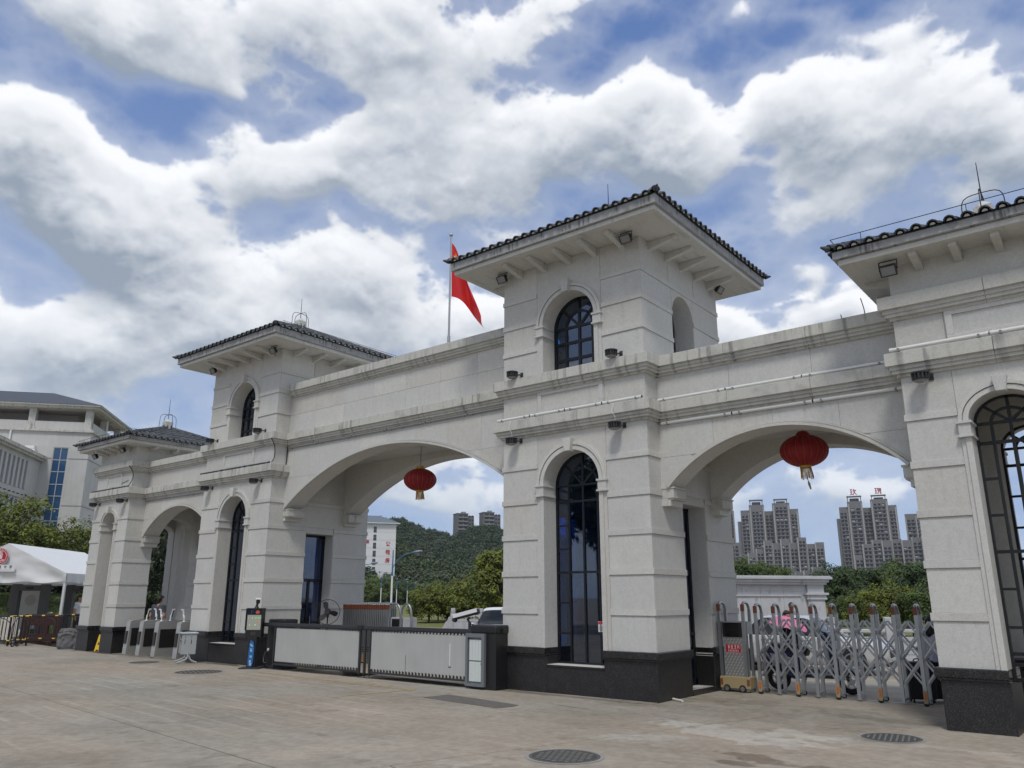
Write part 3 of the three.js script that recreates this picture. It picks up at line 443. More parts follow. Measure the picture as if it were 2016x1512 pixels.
      const [pa, pb] = [(xa + xb) / 2 - 0.004, (xa + xb) / 2 + 0.004];
      mesh('pane', box(pa, pb, 2.1, 3.19, d0 + 0.06, d1 - 0.06), MAT.glass, dr); for (const [a, b] of [[d0 + 0.06, -0.035], [0.035, d1 - 0.06]]) { mesh('pane', box(pa, pb, 0.2, 0.95, a, b), MAT.glass, dr); mesh('pane', box(pa, pb, 1.0, 2.02, a, b), MAT.glass, dr); }
      mesh('door_handle', [rod([s * (Math.abs(xd) + 0.07), 0.85, -0.07], [s * (Math.abs(xd) + 0.07), 1.15, -0.07], 0.012), rod([s * (Math.abs(xd) + 0.02), 1.1, -0.07], [s * (Math.abs(xd) + 0.07), 1.1, -0.07], 0.008), rod([s * (Math.abs(xd) + 0.02), 0.9, -0.07], [s * (Math.abs(xd) + 0.07), 0.9, -0.07], 0.008)], MAT.steel, dr);
      mesh('door_step', uvm(rbox(Math.min(s * (hw - 0.4), s * (hw + 0.02)), Math.max(s * (hw - 0.4), s * (hw + 0.02)), -0.02, 0.09, d0 + 0.002, d1 - 0.002, 0.006)), MAT.darkpol, t);
    }
  }
  // cornices: full on the fronts; along the sides only where no span joins
  for (const yT of [H1, H2]) {
    const cf = (side, z) => cornice(t, side, -hw, hw, z, yT); cf('z+', F + PROUD * 0.5); cf('z-', -F - PROUD * 0.5);
    for (const s of [1, -1]) { const sd = s > 0 ? 'x+' : 'x-', xw = s * (hw + PROUD * 0.5); if (sides[s]) cornice(t, sd, -F, F, xw, yT, [0, 0]); else { cornice(t, sd, F - sides.gap, F, xw, yT, [0, 0]); cornice(t, sd, -F, -F + sides.gap, xw, yT, [0, 0]); } }
    mesh('floor_slab', uvm(box(-hw + 0.01, hw - 0.01, yT - 0.2, yT - 0.005, -F + 0.01, F - 0.01)), MAT.plaster, t);
  }
  if (tall) mesh('floor_slab', uvm(box(-hw + W, hw - W, 0.02, 0.08, -F + W, F - W)), MAT.plaster, t);
  // eaves
  const e = tall ? 0.81 : 0.59, so = tall ? 8.10 : 6.28, f1 = so + (tall ? 0.09 : 0.09), f2 = so + (tall ? 0.26 : 0.21), ex = hw + e, ez = F + e;
  mesh('eave_soffit', uvm(rbox(-ex + 0.055, ex - 0.055, so, f1, -ez + 0.055, ez - 0.055, 0.012)), MAT.plaster, t);
  const fs = mesh('eave_fascia', uvm(rbox(-ex, ex, f1 + 0.001, f2, -ez, ez, 0.01)), MAT.fascia, t);
  const bl = e * 0.70, bk = (x, z, ax) => { const g = poly([[0, 0], [bl, 0], [bl, -0.05], [0.0, tall ? -0.16 : -0.13]], 0.09, -0.045, [], 0.006); g.rotateY(ax); g.translate(x, so - 0.007, z); mesh('eave_bracket', uvm(g, 1, pick() * 5), MAT.plaster, t); };
  const nb = tall ? [-1.2, -0.6, 0, 0.6, 1.2] : [-0.75, -0.25, 0.25, 0.75], nz = tall ? [-1.28, -0.66, -0.03, 0.6, 1.24] : [-1.05, -0.35, 0.35, 1.05];
  for (const o of nb) { bk(o + (tall ? 0.06 : 0), F + PROUD, -Math.PI / 2); bk(o, -F - PROUD, Math.PI / 2); } for (const o of nz) { bk(hw + PROUD, o, 0); bk(-hw - PROUD, o, Math.PI); }
  roof(t, ex + 0.02, ez + 0.02, f2 + 0.004, rods.apex, [0, 1]); finial(t, rods.apex, rods.top);
  if (!tall) { const g = [], y = f2 + 0.2; const c = [[-ex, ez], [ex, ez], [ex, -ez], [-ex, -ez]]; for (let i = 0; i < 4; i++) { const a = c[i], b = c[(i + 1) % 4]; g.push(rod([a[0], y, a[1]], [b[0], y, b[1]], 0.006, 5)); for (const k of [0.12, 0.5, 0.88]) g.push(rod([mix(a[0], b[0], k), f2, mix(a[1], b[1], k)], [mix(a[0], b[0], k), y, mix(a[1], b[1], k)], 0.005, 5)); } mesh('lightning_wire', g, MAT.iron, t); }
  else { const g = [], y = f2 + 0.19; g.push(rod([ex, y, ez - 0.2], [ex, y, -ez], 0.006, 5)); for (const k of [0.9, 0.3, -0.3, -0.9]) g.push(rod([ex, f2, k * ez], [ex, y, k * ez], 0.005, 5)); if (name === 'gate_tower_far') mesh('lightning_wire', g, MAT.iron, t); }
  return t;
}
const GT = { w: 3.186, D: 3.255, w1: 2.352, D1: 3.04, z1: 0.094 };
const XA = { t3: -1.593, t2: -12.534, t1: -19.446, t4: 5.319 };
const t3 = gateTower({ name: 'gate_tower', label: 'tall pale granite gate tower standing between the two lantern archways', x: XA.t3, zf: 0, hw: 1.593, depth: GT.D, tall: true, rods: { apex: 9.35, top: 10.45 }, sides: { 1: 0, [-1]: 0, gap: 0.42 } });
const t2 = gateTower({ name: 'gate_tower_far', label: 'tall pale granite gate tower behind the display kiosk and school desk', x: XA.t2, zf: 0, hw: 1.593, depth: GT.D, tall: true, rods: { apex: 9.42, top: 10.42 }, sides: { 1: 0, [-1]: 0, gap: 0.42 } });
const t1 = gateTower({ name: 'gate_pavilion', label: 'low granite end pavilion with open niche beside the white tent', x: XA.t1, zf: GT.z1, hw: 1.176, depth: GT.D1, tall: false, rods: { apex: 7.22, top: 8.3 }, sides: { 1: 0, [-1]: 1, gap: 0.51 } });
const t4 = gateTower({ name: 'gate_pavilion_near', label: 'low granite end pavilion with black window grille at the right edge', x: XA.t4, zf: GT.z1, hw: 1.176, depth: GT.D1, tall: false, rods: { apex: 7.25, top: 8.3 }, sides: { 1: 1, [-1]: 0, gap: 0.51 } });
t2.name = 'gate_tower_001'; t4.name = 'gate_pavilion_001';
for (const t of [t2, t3]) t.userData.group = 'tall gate towers'; for (const t of [t1, t4]) t.userData.group = 'low end pavilions of the gate';

function span({ name, label, xa, xb, main }) {
  const cx = (xa + xb) / 2, half = (xb - xa) / 2, t = thing(name, label, 'archway', [cx, 0, -1.63], 0, 'archways of the gate');
  const hs = half - (main ? 0.09 : 0.17), sp = main ? 3.82 : 3.44, cr = main ? 5.06 : 4.27, rise = cr - sp, Rr = (hs * hs + rise * rise) / (2 * rise), yc = cr - Rr;
  const arc = (x) => Math.abs(x) >= hs ? sp : yc + Math.sqrt(Rr * Rr - x * x), top = main ? H3 : H2, lo = main ? H2 : H1, ceil = main ? 5.2 : 4.46;
  const zF = 1.63 - 0.42, th = 0.45;
  for (const s of [1, -1]) {
    const z = s * zF, p = [[-half, sp - 0.3], [-hs, sp - 0.3]]; for (let i = 0; i <= 40; i++) { const x = mix(-hs, hs, i / 40); p.push([x, arc(x)]); } p.push([hs, sp - 0.3], [half, sp - 0.3], [half, top - 0.03], [-half, top - 0.03]);
    mesh('wall', uvm(poly(p, th, s > 0 ? z - th : z)), MAT.granite[0], t);
    const rg = (w0, w1, d) => { const o = [], q = []; const a0 = Math.asin(hs / Rr); for (let i = 0; i <= 40; i++) { const a = mix(-a0, a0, i / 40); o.push([Math.sin(a) * (Rr + w1), yc + Math.cos(a) * (Rr + w1)]); q.unshift([Math.sin(a) * (Rr + w0), yc + Math.cos(a) * (Rr + w0)]); } return poly([...o, ...q], d + 0.004, s > 0 ? z - 0.004 : z - d); };
    mesh('arch_moulding', uvm([rg(0, 0.048, 0.065), rg(0.058, 0.082, 0.035)]), gran(), t);
    // spandrel panels down to the arch
    const n = main ? 8 : 4, lim = lo - 0.302; for (let i = 0; i < n; i++) {
      const x0 = mix(-half, half, i / n) + 0.002, x1 = mix(-half, half, (i + 1) / n) - 0.002, q = [[x0, lim], [x1, lim]].reverse(), base = []; for (let k = 0; k <= 10; k++) { const x = mix(x0, x1, k / 10), y = Math.min(lim - 0.02, (Math.abs(x) > hs ? sp - 0.3 : yc + Math.sqrt(Math.max(0, (Rr + 0.086) ** 2 - x * x)))); base.push([x, Math.max(y, sp - 0.3)]); }
      const split = main ? 4.62 : 3.98, lowest = Math.min(...base.map((b) => b[1]));
      const add = (pts) => mesh('stone_panel', uvm(poly(pts, PROUD + 0.004, s > 0 ? z - 0.004 : z - PROUD), 1, pick() * 9, pick() * 9), gran(), t);
      if (lowest < split - 0.15) { const hi = base.map(([x, y]) => [x, Math.max(y, split + 0.002)]), lowp = base.filter(([, y]) => y < split - 0.004); add([...hi, [x1, lim], [x0, lim]]); if (lowp.length > 2) add([...lowp, [lowp[lowp.length - 1][0], split - 0.002], [lowp[0][0], split - 0.002]]); } else add([...base, [x1, lim], [x0, lim]]);
    }
    const m = main ? 7 : 3, r0 = lo, r1 = top - 0.302, rows = main ? 2 : 1; for (let r = 0; r < rows; r++) for (let i = 0; i < m; i++) panelZ(t, mix(-half, half, i / m), mix(-half, half, (i + 1) / m), mix(r0, r1, r / rows), mix(r0, r1, (r + 1) / rows), z, s);
    for (const yT of [lo, top]) cornice(t, s > 0 ? 'z+' : 'z-', -half + (0), half, z + s * PROUD * 0.5, yT, [0, 0]);
    for (const d of [1, -1]) { const a = d * (half + 0.0), b = d * (half - (main ? 0.30 : 0.265)), X0 = Math.min(a, b), X1 = Math.max(a, b), za = s > 0 ? z - th - 0.03 : z - 0.03, zb = s > 0 ? z + 0.03 : z + th + 0.03, y = main ? sp : sp + 0.02; mesh('impost', uvm([rbox(X0 + (d < 0 ? 0 : 0.02), X1 - (d < 0 ? 0.02 : 0), y - 0.19, y - 0.03, za + 0.012, zb - 0.012, 0.004), rbox(X0, X1, y - 0.03, y, za, zb, 0.004), rbox(X0 + (d < 0 ? 0 : 0.035), X1 - (d < 0 ? 0.035 : 0), y - 0.215, y - 0.191, za + 0.025, zb - 0.025, 0.003)], 1, pick() * 5), MAT.weathered, t); }
  }
  mesh('ceiling', uvm(box(-half + 0.002, half - 0.002, ceil, ceil + 0.12, -zF + th - 0.05, zF - th + 0.05)), MAT.plaster, t);
  mesh('roof_slab', uvm(box(-half + 0.002, half - 0.002, top - 0.10, top - 0.006, -zF, zF)), MAT.weathered, t);
  return t;
}
span({ name: 'gate_archway', label: 'wide main granite archway over the vehicle barrier', xa: -10.941, xb: -3.186, main: true });
span({ name: 'gate_archway', label: 'smaller granite archway over the aluminium folding gate', xa: 0, xb: 4.143 });
span({ name: 'gate_archway', label: 'smaller granite archway over the pedestrian turnstiles', xa: -18.27, xb: -14.127 });

// ---------------------------------------------------------------- lamps, tubes and cables on the gate
function floodlight(p, turn, label, wall) {
  const t = thing('floodlight', label, 'floodlight', p, turn, 'floodlights under the eaves'); t.scale.set(0.72, 0.78, 0.72); wall /= 0.78;
  const tilt = (g) => RX(g, 0.62);
  mesh('housing', [tilt(rbox(-0.15, 0.15, -0.10, 0.10, -0.055, 0.04, 0.012, 2)), ...[-0.1, -0.05, 0, 0.05, 0.1].map((x) => tilt(box(x - 0.006, x + 0.006, -0.08, 0.08, -0.09, -0.05)))], MAT.black, t);
  mesh('rim', [tilt(box(-0.155, 0.155, 0.085, 0.105, 0.03, 0.055)), tilt(box(-0.155, 0.155, -0.105, -0.085, 0.03, 0.055)), tilt(box(-0.155, -0.13, -0.085, 0.085, 0.03, 0.055)), tilt(box(0.13, 0.155, -0.085, 0.085, 0.03, 0.055))], MAT.charcoal, t);
  mesh('lens', tilt(box(-0.13, 0.13, -0.085, 0.085, 0.034, 0.046)), MAT.lens, t);
  mesh('yoke', [bar([-0.165, 0, 0], [-0.165, wall, -0.03], 0.02, 0.008), bar([0.165, 0, 0], [0.165, wall, -0.03], 0.02, 0.008), box(-0.17, 0.17, wall - 0.008, wall, -0.045, -0.015)], MAT.black, t);
}
floodlight([-3.09, 7.97, 0.22], 0, 'black floodlight at the flag end of the tall centre tower eave', 0.13);
floodlight([-0.10, 7.97, 0.28], 0, 'black floodlight at the front corner under the centre tower eave', 0.13);
floodlight([0.22, 7.93, -3.02], Math.PI / 2, 'black floodlight at the back corner under the centre tower eave', 0.17);
floodlight([-13.95, 7.97, 0.22], 0, 'black floodlight on the outer front corner of the far tall tower', 0.13);
floodlight([-10.95, 7.97, 0.28], 0, 'black floodlight on the arch side front corner of the far tall tower', 0.13);
floodlight([4.22, 6.13, 0.40], 0, 'black floodlight under the eave of the near pavilion with grille', 0.15);
floodlight([-20.45, 6.13, 0.40], 0, 'black floodlight on the tent side under the end pavilion eave', 0.15);
floodlight([-18.55, 6.13, 0.40], 0, 'black floodlight on the turnstile side under the end pavilion eave', 0.15);
function discLight(p, label, wire) {
  const t = thing('disc_lamp', label, 'wall lamp', p, 0, 'round wall lamps on the gate');
  const g = [cyl(0.115, 0.12, 0.018, 0, 0.045, 0, 20), cyl(0.10, 0.112, 0.02, 0, -0.045, 0, 20)]; for (let i = 0; i < 14; i++) { const a = i / 14 * Math.PI * 2; g.push(box(-0.008, 0.008, -0.03, 0.05, 0.095, 0.112).rotateY(a)); }
  mesh('housing', g, MAT.charcoal, t); mesh('core', cyl(0.09, 0.09, 0.075, 0, -0.03, 0, 16), MAT.black, t); mesh('lens', T(new THREE.SphereGeometry(0.095, 16, 8, 0, Math.PI * 2, Math.PI / 2, Math.PI / 2).scale(1, 0.35, 1), 0, -0.045, 0), MAT.lens, t);
  mesh('arm', [bar([0.02, 0.02, -0.08], [0.10, 0.03, -0.19], 0.03, 0.02, [0, 1, 0]), box(0.07, 0.13, -0.02, 0.07, -0.20, -0.17)], MAT.charcoal, t);
  if (wire) mesh('lead', tube([[0, 0.06, 0], [0.03, 0.14, 0.02], [-0.01, 0.26, 0.06], [0, 0.40, 0.02]], 0.006, 14, 5), MAT.white, t);
}
const dl = (cx, hw, z, n, tallT) => { if (tallT) { discLight([cx - 1.24, 5.865, z + 0.20], 'round black lamp on the upper cornice, ' + n[0]); discLight([cx + 1.05, 5.865, z + 0.20], 'round black lamp on the upper cornice, ' + n[1]); } const o = tallT ? [-1.26, 1.07] : [-0.92, 0.92]; discLight([cx + o[0], 4.53, z + 0.20], 'round black lamp under the lower cornice, ' + n[2], tallT && cx > -5); discLight([cx + o[1], 4.53, z + 0.20], 'round black lamp under the lower cornice, ' + n[3], tallT && cx > -5); };
dl(XA.t3, 1.593, 0, ['centre tower, main arch side', 'centre tower, folding gate side', 'centre tower, main arch side', 'centre tower, folding gate side'], true);
dl(XA.t2, 1.593, 0, ['far tall tower, turnstile side', 'far tall tower, main arch side', 'far tall tower, turnstile side', 'far tall tower, main arch side'], true);
dl(XA.t1, 1.176, GT.z1, [0, 0, 'end pavilion, tent side', 'end pavilion, turnstile side']);
discLight([XA.t4 - 0.90, 4.53, GT.z1 + 0.20], 'round black lamp under the lower cornice of the near pavilion');
function tubeLight(x0, x1, y, z, label, r, m, n) {
  const t = thing('tube_lamp', label, 'tube lamp', [(x0 + x1) / 2, y, z], 0, 'tube lamps along the cornices'), h = (x1 - x0) / 2;
  for (let i = 0; i < n; i++) { const a = mix(-h, h, i / n) + 0.012, b = mix(-h, h, (i + 1) / n) - 0.012; mesh('tube', [rod([a, 0, 0], [b, 0, 0], r, 10), rod([a, 0, 0], [a + 0.04, 0, 0], r * 1.12, 10), rod([b - 0.04, 0, 0], [b, 0, 0], r * 1.12, 10)], m, t); mesh('clip', box(a + 0.10, a + 0.13, -r * 1.3, r * 0.4, -r * 1.1, r * 1.1), MAT.grey, t); mesh('clip', box(b - 0.13, b - 0.10, -r * 1.3, r * 0.4, -r * 1.1, r * 1.1), MAT.grey, t); }
}
const greyTube = std(0.30, 0.30, 0.29, 0.5);
tubeLight(-3.26, 0.02, H1 + 0.045, 0.135, 'white tube lamp on the lower cornice across the centre tower front', 0.027, MAT.pvc, 4);
tubeLight(0.08, 3.92, H1 + 0.042, -0.30, 'white tube lamp on the lower cornice above the folding gate arch', 0.026, MAT.pvc, 3);
tubeLight(0.08, 4.08, 4.585, -0.375, 'white tube lamp hung below the lower cornice above the folding gate arch', 0.028, MAT.pvc, 3);
tubeLight(4.05, 6.55, H1 + 0.045, 0.235, 'white tube lamp on the lower cornice across the near pavilion front', 0.028, MAT.pvc, 2);
tubeLight(-10.85, -3.25, 5.42, -0.375, 'long grey tube lamp hung below the cornice above the main arch', 0.026, greyTube, 6);
tubeLight(-18.2, -14.2, 4.585, -0.375, 'grey tube lamp hung below the lower cornice above the turnstile arch', 0.028, greyTube, 3);
tubeLight(-14.2, -10.9, H1 + 0.03, 0.135, 'dark tube lamp on the lower cornice across the far tall tower', 0.022, MAT.charcoal, 3);
tubeLight(-20.7, -18.2, H1 + 0.03, 0.23, 'dark tube lamp on the lower cornice across the end pavilion', 0.022, MAT.charcoal, 2);
function cable(pts, r, label) { const c = mesh('cable', tube(pts, r, 40, 5), MAT.cable); tag(c, label, 'cable', 'cables on the gate'); }
cable([[-10.83, 5.60, 0.20], [-10.82, 5.5, 0.13], [-10.84, 5.3, 0.05], [-10.83, 5.1, 0.06], [-10.84, 4.97, 0.12]], 0.012, 'black cable down the corner stones of the far tall tower');
cable([[-10.90, 5.62, -0.40], [-10.89, 5.45, -0.37], [-10.91, 5.2, -0.38], [-10.90, 5.0, -0.36], [-10.9, 4.9, -0.35]], 0.012, 'black cable where the main arch meets the far tall tower');
cable([[-18.2, 5.62, 0.30], [-18.2, 5.4, 0.15], [-18.21, 5.2, 0.14], [-18.24, 5.02, 0.20]], 0.012, 'black cable down the corner of the end pavilion');
cable([[-18.5, 5.2, 0.12], [-19.1, 5.1, 0.12], [-19.7, 5.0, 0.14]], 0.007, 'thin cable drooping across the frieze of the end pavilion');
for (const [x, z, l] of [[3.05, -1.9, 'loose cable with plug hanging above the folding gate arch'], [3.55, -1.3, 'second loose cable with plug beside the near pavilion eave']]) { const t = thing('loose_cable', l, 'cable', [x, H2, z], 0, 'cables on the gate'); mesh('lead', tube([[0, 0, 0], [-0.03, 0.1, 0], [-0.10, 0.25, 0], [-0.12, 0.45, 0], [-0.14, 0.62, 0.05]], 0.008, 24, 5), MAT.cable, t); mesh('plug', rod([-0.07, 0.16, 0], [-0.11, 0.30, 0], 0.022, 8), MAT.black, t); }

// ---------------------------------------------------------------- lanterns
function lantern(p, cord, label, tail) {
  const t = thing('red_lantern', label, 'lantern', p, 0.3, 'red lanterns in the arches'); const R = 0.40, Hh = 0.262;
  const pts = []; for (let i = 0; i <= 16; i++) { const a = -Math.PI / 2 * 0.80 + i / 16 * Math.PI * 0.80; pts.push(new THREE.Vector2(Math.max(0.10, R * Math.cos(a)), Hh * Math.sin(a) / Math.sin(Math.PI / 2 * 0.80))); }
  const g = new THREE.LatheGeometry(pts, 80), q = g.attributes.position; for (let i = 0; i < q.count; i++) { const x = q.getX(i), z = q.getZ(i), a = Math.atan2(z, x), r = Math.hypot(x, z), k = 1 - 0.035 * Math.pow(Math.abs(Math.cos(a * 10)), 6) * (r / R); q.setX(i, x * k); q.setZ(i, z * k); } g.computeVertexNormals();
  const body = mesh('shade', g, new THREE.MeshPhysicalMaterial({ color: lin(0.25, 0.004, 0.008), roughness: 0.62, sheen: 0.15, sheenColor: lin(0.4, 0.08, 0.08), side: THREE.DoubleSide }), t);
  const gold = std(0.55, 0.33, 0.06, 0.45, { metalness: 0.4 }), ribs = []; for (let i = 0; i < 20; i++) { const a = i / 20 * Math.PI * 2, c = []; for (let k = 0; k <= 10; k++) { const b = -1.2 + k * 0.24, r = Math.max(0.1, R * 0.972 * Math.cos(b)); c.push([Math.cos(a) * r, Hh * Math.sin(b) / Math.sin(Math.PI / 2 * 0.80), Math.sin(a) * r]); } ribs.push(tube(c, 0.0045, 12, 4)); }
  mesh('ribs', ribs, std(0.42, 0.10, 0.04, 0.5), body);
  const capMat = tail ? std(0.35, 0.01, 0.012, 0.5) : gold; mesh('top_cap', [cyl(0.115, 0.11, 0.05, 0, Hh - 0.01, 0, 20), cyl(0.085, 0.085, 0.03, 0, Hh + 0.04, 0, 16)], capMat, t);
  mesh('bottom_cap', cyl(0.09, 0.11, 0.045, 0, -Hh - 0.03, 0, 20), gold, t);
  const fr = [], rn = mulberry(3); for (let i = 0; i < 46; i++) { const a = i / 46 * Math.PI * 2, l = 0.16 + rn() * 0.04; fr.push(rod([Math.cos(a) * 0.088, -Hh - 0.03, Math.sin(a) * 0.088], [Math.cos(a) * (0.088 + rn() * 0.02) + 0.015, -Hh - 0.03 - l, Math.sin(a) * (0.09 + rn() * 0.02)], 0.0045, 4)); }
  mesh('tassel', fr, gold, t);
  if (tail) mesh('tail', [rod([0.01, -Hh - 0.1, 0], [0.02, -Hh - 0.26, 0.01], 0.004, 4), rod([0.02, -Hh - 0.25, 0.01], [0.03, -Hh - 0.31, 0.01], 0.006, 5, 0.022), rod([0.03, -Hh - 0.31, 0.01], [0.05, -Hh - 0.40, 0.01], 0.022, 5, 0.012)], std(0.4, 0.33, 0.2, 0.7), t);
  mesh('cord', rod([0, Hh + 0.06, 0], [0, cord, 0], 0.006, 5), MAT.cable, t);
}
lantern([-7.15, 4.38, -1.6], 0.82, 'round red lantern with gold tassel under the main arch', false);
lantern([2.13, 4.04, -1.6], 0.42, 'round red lantern with hanging tail under the folding gate arch', true);

// ---------------------------------------------------------------- vehicle barrier with its cabinets
{
  const panelMat = new THREE.MeshStandardMaterial({ roughness: 0.55, map: (() => { const f = fbmTile(41, 4), a = bake(f, 60, 3), b = bake(f, 8); const t = tex(512, 512, (i, j) => { const k = 0.70 + (a(i / 512, j / 512) - 0.5) * 0.035 + (b(i / 512, j / 512) - 0.5) * 0.05; return [k * 0.98, k * 0.985, k * 0.965]; }); t.repeat.set(0.33, 0.33); return t; })() });
  const bar1 = std(0.05, 0.052, 0.055, 0.45, { metalness: 0.4 });
  const wing = (label, x0, x1, p0, p1, posts) => {
    const c = (x0 + x1) / 2, t = thing('barrier_fence', label, 'barrier', [c, 0, 0.25], 0, 'advert panel barrier wings'), X = (x) => x - c;
    mesh('top_bar', [rbox(X(x0), X(x1), 0.965, 1.035, -0.04, 0.04, 0.008), box(X(x0), X(x1), 0.945, 0.964, -0.02, 0.02)], bar1, t);
    mesh('bottom_rail', rbox(X(p0) - 0.02, X(p1) + 0.02, 0.095, 0.135, -0.02, 0.02, 0.006), bar1, t);
    const pm = mesh('fence_panel', uvm(rbox(X(p0), X(p1), 0.175, 0.925, -0.008, 0.008, 0.003), 1, p0 * 3), panelMat, t);
    if (p0 > -7) mesh('torn_strip', box(X(-4.32), X(-4.30), 0.36, 0.76, 0.008, 0.011), MAT.white, pm), mesh('torn_strip', box(X(-4.345), X(-4.275), 0.325, 0.34, 0.008, 0.011), MAT.black, pm), mesh('panel_seam', box(X(-5.52), X(-5.512), 0.18, 0.50, 0.008, 0.010), MAT.charcoal, pm);
    for (let x = p0 + 0.04; x < p1; x += 0.092) { mesh('tooth', box(X(x) - 0.014, X(x) + 0.014, 0.135, 0.19, -0.012, 0.012), bar1, t); mesh('tooth', box(X(x) - 0.014, X(x) + 0.014, 0.915, 0.95, -0.012, 0.012), bar1, t); }
    for (const x of posts) { mesh('post', rbox(X(x) - 0.022, X(x) + 0.022, 0.07, 1.0, -0.025, 0.025, 0.005), bar1, t); mesh('foot', [rod([X(x), 0.0, 0], [X(x), 0.08, 0], 0.008, 6), cyl(0.022, 0.014, 0.02, X(x), 0, 0, 8)], MAT.black, t); }
    return t;
  };
  const w1 = wing('grey panel barrier wing between kiosk and the middle posts', -10.37, -6.86, -9.88, -6.93, [-6.91, -9.93]);
  const w2 = wing('grey panel barrier wing between middle posts and white slatted cabinet', -6.80, -3.74, -6.55, -3.84, [-6.745, -6.585]);
  mesh('hinge', [rbox(0.02 + 1.60, 1.60 + 0.2, 0.955, 1.045, -0.05, 0.05, 0.01)], MAT.black, w1);
  for (const y of [0.52, 0.56, 0.60]) mesh('latch', box(1.63, 1.95, y - 0.008, y + 0.008, -0.03, -0.02), MAT.black, w1);
  const c1 = thing('barrier_cabinet', 'black barrier cabinet behind the kiosk at the foot of the far tower', 'barrier cabinet', [-10.03, 0, -0.02], 0, 'barrier cabinets');
  mesh('body', rbox(-0.36, 0.30, 0.05, 0.99, -0.17, 0.17, 0.015, 2), MAT.black, c1); mesh('lid', rbox(-0.33, 0.33, 0.99, 1.115, -0.19, 0.19, 0.035, 3), MAT.black, c1); mesh('base', rbox(-0.42, 0.36, 0, 0.06, -0.22, 0.22, 0.01), MAT.matte, c1); mesh('lock', RX(cyl(0.03, 0.03, 0.02, 0, 0, 0, 14), Math.PI / 2).translate(-0.25, 0.42, 0.18), MAT.white, c1);
  mesh('guard_arm', [tube([[-0.34, 0.36, 0.19], [-0.36, 0.22, 0.22], [-0.30, 0.13, 0.25], [-0.16, 0.12, 0.27]], 0.02, 16, 6), rod([-0.34, 0.36, 0.17], [-0.2, 0.36, 0.17], 0.018, 6)], MAT.charcoal, c1);
  const c2 = thing('barrier_cabinet', 'black barrier cabinet with white slatted door beside the centre tower', 'barrier cabinet', [-3.42, 0, 0.17], 0, 'barrier cabinets');
  mesh('body', rbox(-0.26, 0.34, 0.0, 0.98, -0.2, 0.19, 0.012, 2), MAT.black, c2); mesh('lid', rbox(-0.28, 0.36, 0.965, 1.12, -0.22, 0.21, 0.04, 3), MAT.black, c2); mesh('bar_stub', rbox(0.34, 0.41, 0.985, 1.06, -0.04, 0.05, 0.008), MAT.black, c2);
  const d = mesh('door', [box(-0.34, 0.12, 0.05, 0.10, 0.2, 0.26), box(-0.34, 0.12, 0.90, 0.97, 0.2, 0.26), box(-0.34, -0.29, 0.10, 0.90, 0.2, 0.26), box(0.05, 0.12, 0.10, 0.90, 0.2, 0.26), box(-0.29, 0.05, 0.10, 0.90, 0.2, 0.215)], std(0.20, 0.21, 0.22, 0.5, { metalness: 0.3 }), c2);
  for (let i = 0; i < 4; i++) for (const [a, b] of [[0.13, 0.475], [0.495, 0.86]]) mesh('slat', rbox(-0.265 + i * 0.075, -0.265 + i * 0.075 + 0.071, a, b, 0.215, 0.232, 0.004), std(0.62, 0.66, 0.63, 0.5), d);
  mesh('handle', box(0.028, 0.045, 0.42, 0.46, 0.232, 0.245), MAT.charcoal, d);
}
function camUnit(parent, p, turn, pitch, long) {   // camera under a white sunshield
  const g = (x) => { x.rotateX(pitch); x.rotateY(turn); x.translate(...p); return x; };
  const c = mesh('camera', [g(rbox(-0.045, 0.045, -0.05, 0.04, -long, long * 0.85, 0.012, 2)), g(cyl(0.04, 0.04, 0.03, 0, 0, 0, 14).rotateX(Math.PI / 2).translate(0, -0.005, long * 0.84))], MAT.black, parent);
  mesh('sunshield', [g(rbox(-0.062, 0.062, 0.045, 0.06, -long * 0.9, long * 1.15, 0.005)), g(box(-0.062, -0.056, -0.01, 0.05, -long * 0.9, long * 1.05)), g(box(0.056, 0.062, -0.01, 0.05, -long * 0.9, long * 1.05))], MAT.white, c);
}
{ // plate camera on its post by the slatted cabinet
  const t = thing('plate_camera', 'white hooded number plate camera on a post beside the slatted cabinet', 'camera', [-4.06, 0, -0.02], 0);
  mesh('post', [rod([0, 0, 0], [0, 1.16, 0], 0.03, 10), cyl(0.09, 0.09, 0.015, 0, 0, 0, 12)], MAT.charcoal, t);
  mesh('bracket', [rod([0, 1.14, 0], [-0.04, 1.22, 0.03], 0.02, 8), tube([[0.02, 1.12, 0], [0.2, 1.10, -0.02], [0.22, 1.2, -0.02], [0.12, 1.27, -0.02]], 0.009, 14, 5)], MAT.black, t);
  camUnit(t, [-0.02, 1.30, 0.06], -1.2, 0.24, 0.26);
  mesh('lamp', RX(cyl(0.05, 0.05, 0.05, 0, 0, 0, 14), 1.3).translate(-0.28, 1.19, 0.1), MAT.black, t);
}
